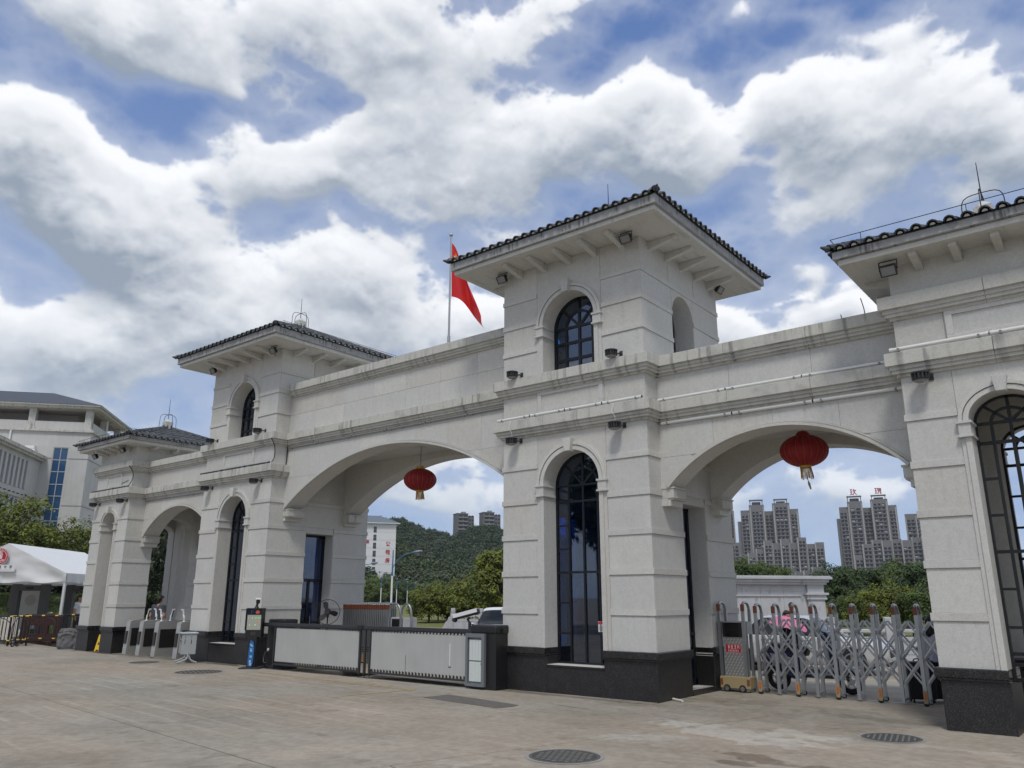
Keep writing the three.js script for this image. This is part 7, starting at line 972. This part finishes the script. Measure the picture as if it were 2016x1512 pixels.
// ---------------------------------------------------------------- cars
function car(name, label, p, turn, paint, o) {
  const t = thing(name, label, 'car', p, turn, 'cars parked behind the gate'), L = o.L ?? 4.6, W = 0.90, S = 44;
  const sec = (k) => {   // k 0 front .. 1 rear
    const x = L / 2 - k * L, nose = Math.pow(sstep(0, 0.10, k), 0.6), tail = Math.pow(sstep(1, 0.93, k), 0.6), w = W * (0.80 + 0.20 * Math.min(nose, tail));
    const belt = o.belt(k), roof = o.roof(k), wr = mix(w * 0.92, 0.60, clamp((roof - belt) / 0.42)), sill = 0.20 + 0.10 * (1 - Math.min(nose, tail));
    return { x, w, belt, roof, wr, sill };
  };
  const ring = (k, off = 0) => { const { x, w, belt, roof, wr, sill } = sec(k), c = clamp((roof - belt) / 0.42), h = [[0, sill], [w * 0.80, sill], [w * 0.965, sill + 0.06], [w, sill + 0.22], [w * 0.995, mix(sill + 0.22, belt, 0.6)], [w * 0.975, belt - 0.05], [w * 0.93, belt], [mix(w * 0.9, mix(w * 0.92, wr, 0.5), c), mix(belt + 0.012, mix(belt, roof - 0.05, 0.5), c)], [mix(w * 0.82, wr + 0.01, c), mix(belt + 0.022, roof - 0.055, c)], [mix(w * 0.65, wr - 0.09, c), mix(belt + 0.03, roof - 0.008, c)], [mix(w * 0.3, wr * 0.45, c), mix(belt + 0.036, roof + 0.012, c)], [0, mix(belt + 0.038, roof + 0.018, c)]]; return h.map(([y, z]) => [x, z, y]); };
  const skin = (k0, k1, n, i0, i1, off, sides = [1, -1]) => { const pos = [], idx = []; for (const s of sides) { const base = pos.length / 3, m = i1 - i0; for (let a = 0; a <= n; a++) { const r = ring(mix(k0, k1, a / n)); for (let b = i0; b <= i1; b++) { const [x, y, z] = r[b]; const ny = b >= 8 ? 1 : 0.35, nz = b >= 9 ? 0 : 1; pos.push(x, y + off * ny, s * (z + off * nz)); } } for (let a = 0; a < n; a++) for (let b = 0; b < m; b++) { const q = base + a * (m + 1) + b, c = [q, q + 1, q + m + 1, q + 1, q + m + 2, q + m + 1]; if (s > 0) c.reverse(); idx.push(...c); } } const g = new THREE.BufferGeometry(); g.setAttribute('position', new THREE.Float32BufferAttribute(pos, 3)); g.setIndex(idx); g.computeVertexNormals(); return g; };
  const cap = (k) => { const r = ring(k), s = new THREE.Shape([...r.map(([, y, z]) => new THREE.Vector2(z, y)), ...r.slice(1, -1).reverse().map(([, y, z]) => new THREE.Vector2(-z, y))]); const g = new THREE.ShapeGeometry(s); g.rotateY(Math.PI / 2); g.translate(r[0][0], 0, 0); return g; };
  mesh('body', [skin(0, 1, S, 0, 11, 0), cap(0.0), cap(1)], paint, t);
  const gl = std(0.012, 0.015, 0.018, 0.05);
  for (const s of [1, -1]) for (const [a, b] of o.side) mesh('side_window', skin(a, b, 8, 6, 8, 0.006, [s]), gl, t);
  mesh('windscreen', skin(o.ws[0], o.ws[1], 8, 7, 11, 0.006), gl, t); mesh('rear_window', skin(o.rw[0], o.rw[1], 8, 7, 11, 0.006), gl, t);
  mesh('bumper_trim', [rbox(L / 2 - 0.12, L / 2 + 0.012, 0.22, 0.34, -0.62, 0.62, 0.03, 2)], MAT.black, t); mesh('grille', rbox(L / 2 - 0.06, L / 2 + 0.02, 0.42, 0.60, -0.42, 0.42, 0.02, 2), MAT.black, t);
  for (const s of [1, -1]) { mesh('headlight', new THREE.SphereGeometry(0.15, 12, 8).scale(0.8, 0.42, 1.1).translate(L / 2 - 0.13, 0.64, s * 0.58), std(0.55, 0.57, 0.6, 0.08), t); mesh('tail_light', rbox(-L / 2 - 0.012, -L / 2 + 0.10, 0.72, 0.86, s > 0 ? 0.42 : -0.74, s > 0 ? 0.74 : -0.42, 0.02), std(0.35, 0.01, 0.01, 0.2), t); mesh('mirror', rbox(L / 2 - 1.5, L / 2 - 1.36, 0.92, 1.03, s > 0 ? 0.88 : -1.05, s > 0 ? 1.05 : -0.88, 0.03, 2), paint, t); for (const x of [0.25, -0.75]) mesh('door_handle', rbox(x - 0.1, x + 0.1, o.belt(0.5) - 0.13, o.belt(0.5) - 0.10, s > 0 ? W - 0.01 : -W - 0.015, s > 0 ? W + 0.015 : -W + 0.01, 0.006), MAT.steel, t);
    for (const x of [L / 2 - 0.85, -L / 2 + 0.85]) { mesh('wheel_arch', RX(new THREE.CylinderGeometry(0.36, 0.36, 0.03, 24), Math.PI / 2).translate(x, 0.33, s * 0.892), MAT.matte, t); const w = mesh('wheel', RX(new THREE.CylinderGeometry(0.32, 0.32, 0.2, 28), Math.PI / 2).translate(x, 0.32, s * 0.82), MAT.rubber, t); const sp = [RX(new THREE.CylinderGeometry(0.07, 0.07, 0.215, 12), Math.PI / 2), new THREE.TorusGeometry(0.2, 0.022, 6, 26).translate(0, 0, s * 0.1)]; for (let i = 0; i < 5; i++) sp.push(box(-0.03, 0.03, 0, 0.2, s * 0.1 - 0.012, s * 0.1 + 0.012).rotateZ(i * 1.2566)); mesh('rim', sp.map((g) => T(g, x, 0.32, s * 0.82)), MAT.steel, w); } }
  return t;
}
const carPaint = (r, g, b) => new THREE.MeshPhysicalMaterial({ color: lin(r, g, b), roughness: 0.35, clearcoat: 1, clearcoatRoughness: 0.06, metalness: 0.1 });
const sedan = { belt: (k) => mix(0.66, 0.84, sstep(0, 0.1, k)) + 0.10 * sstep(0.1, 0.5, k) - 0.08 * sstep(0.88, 1, k), roof: (k) => { const b = sedan.belt(k); return b + 0.50 * sstep(0.26, 0.44, k) * sstep(0.90, 0.66, k); }, side: [[0.345, 0.54], [0.555, 0.76]], ws: [0.275, 0.405], rw: [0.72, 0.86] };
car('silver_sedan', 'silver sedan behind the folding gate and pink umbrella', [-1.55, -0.30, -11.05], 0.10, carPaint(0.55, 0.55, 0.54), sedan);
{ const [x, z] = at(986, 31); car('white_car', 'white car half hidden by the centre tower behind the barrier', [x, -0.30, z], faceCam(x, z) + Math.PI / 2 - Math.PI - 0.12, carPaint(0.78, 0.79, 0.79), { ...sedan, belt: (k) => sedan.belt(k) + 0.06, roof: (k) => sedan.belt(k) + 0.06 + 0.56 * sstep(0.24, 0.46, k) * sstep(0.98, 0.74, k) }); }

// ---------------------------------------------------------------- people
function sdfMesh(bones, half, centre, res, smooth = 0.02) {   // tapered capsules joined with a smooth minimum
  const mc = new MarchingCubes(res, MAT.white, false, false, 60000), f = mc.field; mc.isolation = 0;
  const P = bones.map(({ a, b, r, s = r, sc }) => { const d = [b[0] - a[0], b[1] - a[1], b[2] - a[2]]; return { a, d, l2: d[0] * d[0] + d[1] * d[1] + d[2] * d[2] || 1e-9, r, s }; });
  const dist = (q, x, y, z) => { const t = clamp(((x - q.a[0]) * q.d[0] + (y - q.a[1]) * q.d[1] + (z - q.a[2]) * q.d[2]) / q.l2), ex = x - q.a[0] - q.d[0] * t, ey = y - q.a[1] - q.d[1] * t, ez = z - q.a[2] - q.d[2] * t; return Math.sqrt(ex * ex + ey * ey + ez * ez) - mix(q.r, q.s, t); };
  for (let k = 0; k < res; k++) for (let j = 0; j < res; j++) for (let i = 0; i < res; i++) {
    const x = centre[0] + (i - res / 2) / (res / 2) * half, y = centre[1] + (j - res / 2) / (res / 2) * half, z = centre[2] + (k - res / 2) / (res / 2) * half; let m = 9;
    for (const q of P) { const d = dist(q, x, y, z); if (d > m + smooth) continue; const h = clamp(0.5 + 0.5 * (m - d) / smooth); m = mix(m, d, h) - smooth * h * (1 - h); }
    f[k * res * res + j * res + i] = -m;
  }
  mc.update(); const n = mc.count ?? mc.geometry.drawRange.count, pos = new Float32Array(n * 3), nor = new Float32Array(n * 3), col = new Float32Array(n * 3);
  for (let v = 0; v < n; v++) { const x = centre[0] + mc.positionArray[v * 3] * half, y = centre[1] + mc.positionArray[v * 3 + 1] * half, z = centre[2] + mc.positionArray[v * 3 + 2] * half; pos.set([x, y, z], v * 3); nor.set([mc.normalArray[v * 3], mc.normalArray[v * 3 + 1], mc.normalArray[v * 3 + 2]], v * 3); let best = 0, bd = 9; P.forEach((q, b) => { const d = dist(q, x, y, z); if (d < bd) { bd = d; best = b; } }); col.set(bones[best].c, v * 3); }
  const g = new THREE.BufferGeometry(); g.setAttribute('position', new THREE.BufferAttribute(pos, 3)); g.setAttribute('normal', new THREE.BufferAttribute(nor, 3)); g.setAttribute('color', new THREE.BufferAttribute(col, 3)); g.setAttribute('uv', new THREE.BufferAttribute(new Float32Array(n * 2), 2)); return g;
}
const SKIN = [0.42, 0.24, 0.16], HAIR = [0.012, 0.010, 0.010];
let handGeo; function hand(at0, dir, c) {   // palm with five bent fingers, along `dir` from the wrist
  if (!handGeo) { const B = [{ a: [0, 0, 0], b: [0, 0.06, 0], r: 0.024, s: 0.027 }, { a: [-0.025, 0.05, 0], b: [0.025, 0.055, 0], r: 0.016 }, { a: [-0.02, 0.02, 0.005], b: [-0.05, 0.05, 0.022], r: 0.011 }, { a: [-0.05, 0.05, 0.022], b: [-0.055, 0.075, 0.035], r: 0.009 }]; [-0.03, -0.01, 0.01, 0.03].forEach((x, i) => { const l = [0.03, 0.036, 0.033, 0.026][i]; B.push({ a: [x, 0.065, 0], b: [x * 1.1, 0.07 + l, 0.006], r: 0.0095 }, { a: [x * 1.1, 0.07 + l, 0.006], b: [x * 1.1, 0.07 + l * 1.5, 0.026], r: 0.0085 }); }); handGeo = sdfMesh(B.map((b) => ({ ...b, c: [1, 1, 1] })), 0.10, [0, 0.055, 0.01], 52, 0.006); }
  const g = handGeo.clone(), d = new THREE.Vector3(...dir).normalize(); g.applyQuaternion(new THREE.Quaternion().setFromUnitVectors(UPV, d)); g.translate(...at0); const col = g.attributes.color; for (let i = 0; i < col.count; i++) col.setXYZ(i, ...c); return g;
}
function person(label, p, turn, o) {   // faces +z; o.sit, o.shirt, o.trousers, o.s, o.arms
  const sh = o.shirt, tr = o.trousers, shoe = o.shoe ?? [0.03, 0.03, 0.03], sleeve = o.longSleeve ? sh : SKIN, B = [], add = (a, b, r, s, c) => B.push({ a, b, r, s, c });
  const hy = o.sit ? o.sit : 0.92, up = hy - 0.92, lean = o.lean ?? 0, Lz = (y) => lean * (y - 0.92), Y = (y) => y + up;
  const v = (x, y, z) => [x, Y(y), z + Lz(y)];
  add(v(-0.075, 0.93, 0), v(0.075, 0.93, 0), 0.115, 0.115, tr); for (const s of [-1, 1]) { add(v(s * 0.075, 1.0, 0), v(s * 0.085, 1.28, 0.005), 0.105, 0.115, sh); add(v(s * 0.06, 1.34, 0), v(s * 0.165, 1.375, -0.005), 0.075, 0.06, sh); }
  add(v(0, 1.39, 0), v(0, 1.49, 0.015), 0.055, 0.05, SKIN); add(v(0, 1.545, 0.02), v(0, 1.61, 0.012), 0.075, 0.088, SKIN); add(v(0, 1.53, 0.055), v(0, 1.505, 0.05), 0.045, 0.035, SKIN); add(v(0, 1.575, 0.10), v(0, 1.55, 0.115), 0.012, 0.015, SKIN); for (const s of [-1, 1]) add(v(s * 0.09, 1.58, 0.01), v(s * 0.092, 1.55, 0.015), 0.014, 0.012, SKIN);
  for (const s of [-1, 1]) { const hip = v(s * 0.085, 0.90, 0); const kn = o.sit ? [s * (o.knee ?? 0.14), hy - 0.02 + (o.kneeUp ?? 0), 0.42] : [s * 0.095, 0.49, 0.03 + s * 0.03], an = o.sit ? [s * (o.knee ?? 0.13), (o.foot ?? 0.06) + 0.05, 0.40] : [s * 0.10, 0.085, -0.02 + s * 0.05]; add(hip, kn, 0.088, 0.062, tr); add(kn, an, 0.06, 0.045, tr); add([an[0], an[1] - 0.03, an[2] - 0.03], [an[0] + s * 0.015, an[1] - 0.045, an[2] + 0.15], 0.042, 0.034, shoe); }
  const hands = []; for (const s of [-1, 1]) { const A = o.arms?.[s > 0 ? 1 : 0] ?? [[0.235, 1.09, -0.02], [0.235, 0.85, 0.06]], S0 = v(s * 0.185, 1.365, 0), E0 = v(s * A[0][0], A[0][1], A[0][2]), W0 = v(s * A[1][0], A[1][1], A[1][2]); add(S0, [mix(S0[0], E0[0], 0.6), mix(S0[1], E0[1], 0.6), mix(S0[2], E0[2], 0.6)], 0.056, 0.05, sh); add([mix(S0[0], E0[0], 0.6), mix(S0[1], E0[1], 0.6), mix(S0[2], E0[2], 0.6)], E0, 0.046, 0.042, sleeve); add(E0, W0, 0.04, 0.028, sleeve); hands.push(hand(W0, [W0[0] - E0[0], W0[1] - E0[1], W0[2] - E0[2]], SKIN)); }
  const t = thing('person', label, 'person', p, turn, o.group), body = sdfMesh(B, 0.96, [0, 0.86 + up * 0.35, 0.06], 96, 0.035); t.scale.setScalar(o.s ?? 1);
  const strip = (g) => { const r = clean(g); r.setAttribute('color', (g.index ? g.toNonIndexed() : g).attributes.color); return r; };
  mesh('body', mergeGeometries([body, ...hands].map(strip)), o.mat ??= new THREE.MeshStandardMaterial({ vertexColors: true, roughness: 0.85 }), t);
  const hg = sdfMesh([{ a: v(0, 1.60, -0.02), b: v(0, 1.635, 0.005), r: 0.092, s: 0.092, c: HAIR }, { a: v(0, 1.60, -0.03), b: v(0, o.longHair ? 1.42 : 1.53, -0.04), r: 0.085, s: o.longHair ? 0.08 : 0.06, c: HAIR }, { a: v(-0.06, 1.655, 0.05), b: v(0.06, 1.655, 0.05), r: 0.042, s: 0.042, c: HAIR }], 0.22, v(0, 1.57, 0), 40, 0.02);
  const hr = mesh('hair', hg, std(0.014, 0.012, 0.012, 0.6), t);
  const eyes = []; for (const s of [-1, 1]) eyes.push(new THREE.SphereGeometry(0.011, 8, 6).translate(...v(s * 0.032, 1.585, 0.093))); mesh('eyes', eyes, MAT.black, t); mesh('mouth', new THREE.SphereGeometry(0.018, 8, 6).scale(1.3, 0.35, 0.5).translate(...v(0, 1.512, 0.098)), std(0.28, 0.09, 0.08, 0.6), t);
  return t;
}
{ const [x, z] = at(314, 27.6); person('person in dark blue grey shirt seen from behind at the turnstiles', [x, 0, z], 3.6, { shirt: [0.055, 0.06, 0.075], trousers: [0.02, 0.02, 0.025], s: 0.98, lean: 0.06 }); }
person('seated person in dark clothes inside the far tower doorway', [-11.62, 0.08, -1.62], 1.3, { shirt: [0.012, 0.013, 0.016], trousers: [0.012, 0.012, 0.013], sit: 0.50, lean: 0.15, arms: [[[0.25, 1.15, 0.12], [0.16, 1.05, 0.34]], [[0.25, 1.15, 0.12], [0.16, 1.05, 0.34]]] });
{ const c = thing('stool', 'dark stool under the seated person in the far tower', 'stool', [-11.62, 0.08, -1.62]); mesh('seat', cyl(0.18, 0.18, 0.04, 0, 0.38, 0, 18), MAT.black, c); for (let i = 0; i < 4; i++) mesh('leg', rod([Math.cos(i * 1.57 + 0.78) * 0.17, 0, Math.sin(i * 1.57 + 0.78) * 0.17], [Math.cos(i * 1.57 + 0.78) * 0.12, 0.38, Math.sin(i * 1.57 + 0.78) * 0.12], 0.014, 6), MAT.black, c); }
{ const [x, z] = at(158, 37); person('person in white shirt half hidden behind the end pavilion by the tent', [x, 0, z], 2.2, { shirt: [0.62, 0.63, 0.66], trousers: [0.03, 0.03, 0.04], s: 1.0 }); }
{ const [x, z] = at(1557, 31); person('person behind the pink umbrella whose face shows above it', [x, -0.3, z], faceCam(x, z) + 0.3, { shirt: [0.2, 0.2, 0.22], trousers: [0.04, 0.04, 0.05], s: 1.03 }); }
{ const [x, z] = at(1546, 20.6), f = faceCam(x, z); person('person in dark clothes holding a pink umbrella beside the scooter', [x, -0.27, z], f + 0.5, { shirt: [0.03, 0.03, 0.034], trousers: [0.02, 0.02, 0.024], shoe: [0.55, 0.52, 0.45], s: 0.93, longHair: true, longSleeve: true, arms: [[[0.23, 1.12, 0.10], [0.10, 1.20, 0.30]], [[0.235, 1.09, 0.0], [0.22, 0.86, 0.06]]] });
  const u = thing('umbrella', 'pink umbrella with black lining tilted towards the gate', 'umbrella', [x + Math.sin(f) * 0.30, 1.0, z + Math.cos(f) * 0.30], f); const prof = [], R = 0.44; for (let i = 0; i <= 10; i++) { const q = i / 10; prof.push(new THREE.Vector2(R * Math.sin(q * 1.15) / Math.sin(1.15), 0.19 * (Math.cos(q * 1.15) - Math.cos(1.15)) / (1 - Math.cos(1.15)))); }
  const scal = (g) => { const p = g.attributes.position; for (let i = 0; i < p.count; i++) { const a = Math.atan2(p.getZ(i), p.getX(i)), r = Math.hypot(p.getX(i), p.getZ(i)); p.setY(i, p.getY(i) - 0.035 * Math.abs(Math.sin(a * 4)) * (r / R)); } g.computeVertexNormals(); return g; };
  const tl = (g) => g.rotateX(0.10).rotateZ(-0.24); mesh('canopy', tl(scal(new THREE.LatheGeometry(prof, 64))), new THREE.MeshStandardMaterial({ color: lin(0.72, 0.20, 0.36), roughness: 0.6, side: THREE.DoubleSide }), u); mesh('lining', tl(T(scal(new THREE.LatheGeometry(prof, 64)), 0, -0.008, 0)), std(0.015, 0.015, 0.016, 0.8, { side: THREE.DoubleSide }), u); const ribs = []; for (let i = 0; i < 8; i++) { const a = i / 8 * 6.283; ribs.push(tl(rod([0, 0.17, 0], [Math.cos(a) * R * 0.97, -0.01, Math.sin(a) * R * 0.97], 0.004, 4))); } mesh('ribs', ribs, MAT.steel, u); mesh('shaft', tl(rod([0, -0.40, 0], [0, 0.24, 0], 0.007, 6)), MAT.steel, u); mesh('handle', tl(tube([[0, -0.38, 0], [0, -0.46, 0], [0.03, -0.50, 0], [0.06, -0.47, 0]], 0.012, 12, 6)), MAT.black, u); }
person('person in white shirt sitting on a suitcase behind the near pavilion', [3.42, -0.005, -2.98], 2.5, { shirt: [0.60, 0.61, 0.72], trousers: [0.015, 0.015, 0.017], sit: 0.56, lean: 0.12, longHair: true, s: 1.0 });
function suitcase(x, z, turn, h, label) { const t = thing('suitcase', label, 'suitcase', [x, 0, z], turn, 'black suitcases by the folding gate'); mesh('shell', rbox(-0.2, 0.2, 0.05, h, -0.12, 0.12, 0.03, 3), std(0.016, 0.016, 0.017, 0.5), t); mesh('trim', [-0.12, -0.04, 0.04, 0.12].map((q) => rbox(q - 0.008, q + 0.008, 0.1, h - 0.05, 0.115, 0.126, 0.003)), MAT.black, t); mesh('handle', tube([[-0.07, h - 0.005, 0], [-0.06, h + 0.03, 0], [0.06, h + 0.03, 0], [0.07, h - 0.005, 0]], 0.01, 12, 6), MAT.charcoal, t); for (const q of [-0.15, 0.15]) for (const r of [-0.08, 0.08]) mesh('caster', RZ(new THREE.CylinderGeometry(0.025, 0.025, 0.02, 10), Math.PI / 2).translate(q, 0.025, r), MAT.rubber, t); }
suitcase(3.24, -2.76, 0.5, 0.62, 'upright black suitcase on casters behind the last gate posts'); suitcase(3.42, -2.98, 0.4, 0.44, 'black suitcase used as a seat behind the near pavilion plinth');
// ---------------------------------------------------------------- electric scooters
function scooter(label, p, turn, body, accent) {
  const t = thing('electric_scooter', label, 'scooter', p, turn, 'electric scooters behind the folding gate');   // forward is +x
  for (const x of [-0.62, 0.62]) { const w = mesh('wheel', new THREE.TorusGeometry(0.165, 0.048, 10, 28).translate(x, 0.213, 0), MAT.rubber, t); const sp = [RX(new THREE.CylinderGeometry(0.06, 0.06, 0.11, 14), Math.PI / 2).translate(x, 0.213, 0), new THREE.TorusGeometry(0.125, 0.014, 6, 24).translate(x, 0.213, 0)]; for (let i = 0; i < 5; i++) sp.push(box(-0.012, 0.012, 0, 0.13, -0.02, 0.02).rotateZ(i * 1.2566).translate(x, 0.213, 0)); mesh('rim', sp, MAT.steel, w); }
  mesh('front_fender', poly([[0.40, 0.42], [0.50, 0.46], [0.66, 0.455], [0.80, 0.38], [0.84, 0.30], [0.79, 0.34], [0.66, 0.415], [0.52, 0.42]], 0.12, -0.06, [], 0.01), body, t);
  mesh('front_shield', poly([[0.36, 0.30], [0.46, 0.34], [0.50, 0.50], [0.40, 0.86], [0.30, 0.98], [0.24, 0.96], [0.34, 0.62]], 0.26, -0.13, [], 0.03), accent, t); mesh('leg_shield', poly([[0.33, 0.32], [0.36, 0.33], [0.30, 0.80], [0.25, 0.80]], 0.36, -0.18, [], 0.015), body, t);
  mesh('floor_board', rbox(-0.22, 0.38, 0.25, 0.31, -0.15, 0.15, 0.02, 2), MAT.charcoal, t); mesh('rear_body', poly([[-0.22, 0.27], [-0.18, 0.62], [-0.70, 0.70], [-0.86, 0.62], [-0.80, 0.50], [-0.50, 0.42], [-0.40, 0.27]], 0.24, -0.12, [], 0.04), accent, t); mesh('side_panel', [poly([[-0.26, 0.40], [-0.24, 0.56], [-0.70, 0.64], [-0.66, 0.52]], 0.31, -0.155, [], 0.01)], body, t);
  mesh('seat', poly([[-0.10, 0.64], [-0.06, 0.72], [-0.20, 0.765], [-0.45, 0.75], [-0.66, 0.80], [-0.74, 0.74], [-0.70, 0.69]], 0.22, -0.11, [], 0.03), MAT.black, t); mesh('rear_fender', poly([[-0.52, 0.44], [-0.66, 0.46], [-0.82, 0.40], [-0.90, 0.24], [-0.86, 0.24], [-0.78, 0.38], [-0.66, 0.43]], 0.12, -0.06, [], 0.008), MAT.black, t);
  mesh('handlebar', [tube([[0.20, 1.02, -0.33], [0.27, 1.03, -0.18], [0.31, 0.99, 0], [0.27, 1.03, 0.18], [0.20, 1.02, 0.33]], 0.014, 24, 8), rod([0.20, 1.02, -0.34], [0.215, 1.02, -0.24], 0.02, 8), rod([0.20, 1.02, 0.34], [0.215, 1.02, 0.24], 0.02, 8)], MAT.black, t); mesh('cockpit', rbox(0.24, 0.42, 0.90, 1.04, -0.12, 0.12, 0.04, 3), body, t); mesh('headlight', new THREE.SphereGeometry(0.07, 14, 10).scale(0.6, 0.9, 1.2).translate(0.42, 0.94, 0), MAT.lens, t);
  for (const s of [-1, 1]) mesh('mirror', [rod([0.26, 1.03, s * 0.22], [0.24, 1.18, s * 0.28], 0.006, 5), new THREE.SphereGeometry(0.055, 12, 8).scale(0.35, 0.7, 1).translate(0.24, 1.21, s * 0.29)], MAT.black, t);
  mesh('fork', [rod([0.60, 0.22, -0.075], [0.40, 0.60, -0.06], 0.018, 8), rod([0.60, 0.22, 0.075], [0.40, 0.60, 0.06], 0.018, 8)], MAT.charcoal, t); mesh('swing_arm', [rod([-0.62, 0.213, 0.08], [-0.3, 0.30, 0.10], 0.02, 8), rod([-0.62, 0.213, -0.08], [-0.3, 0.30, -0.10], 0.02, 8), rod([-0.60, 0.25, 0.11], [-0.52, 0.56, 0.11], 0.022, 8)], MAT.charcoal, t); mesh('stand', [rod([-0.1, 0.26, 0.1], [-0.16, 0.0, 0.20], 0.012, 6)], MAT.steel, t); mesh('plate', rbox(-0.89, -0.87, 0.34, 0.46, -0.11, 0.11, 0.004), MAT.white, t);
}
scooter('blue and white electric scooter standing behind the folding gate lattice', [1.44, 0, -3.06], 0.06, std(0.55, 0.56, 0.58, 0.3), std(0.012, 0.02, 0.085, 0.25));
scooter('dark electric scooter parked behind the silver car near the balustrade', [1.9, -0.30, -12.6], 0.4, std(0.30, 0.34, 0.38, 0.3), std(0.05, 0.055, 0.06, 0.3));

renderer.render(scene, camera);
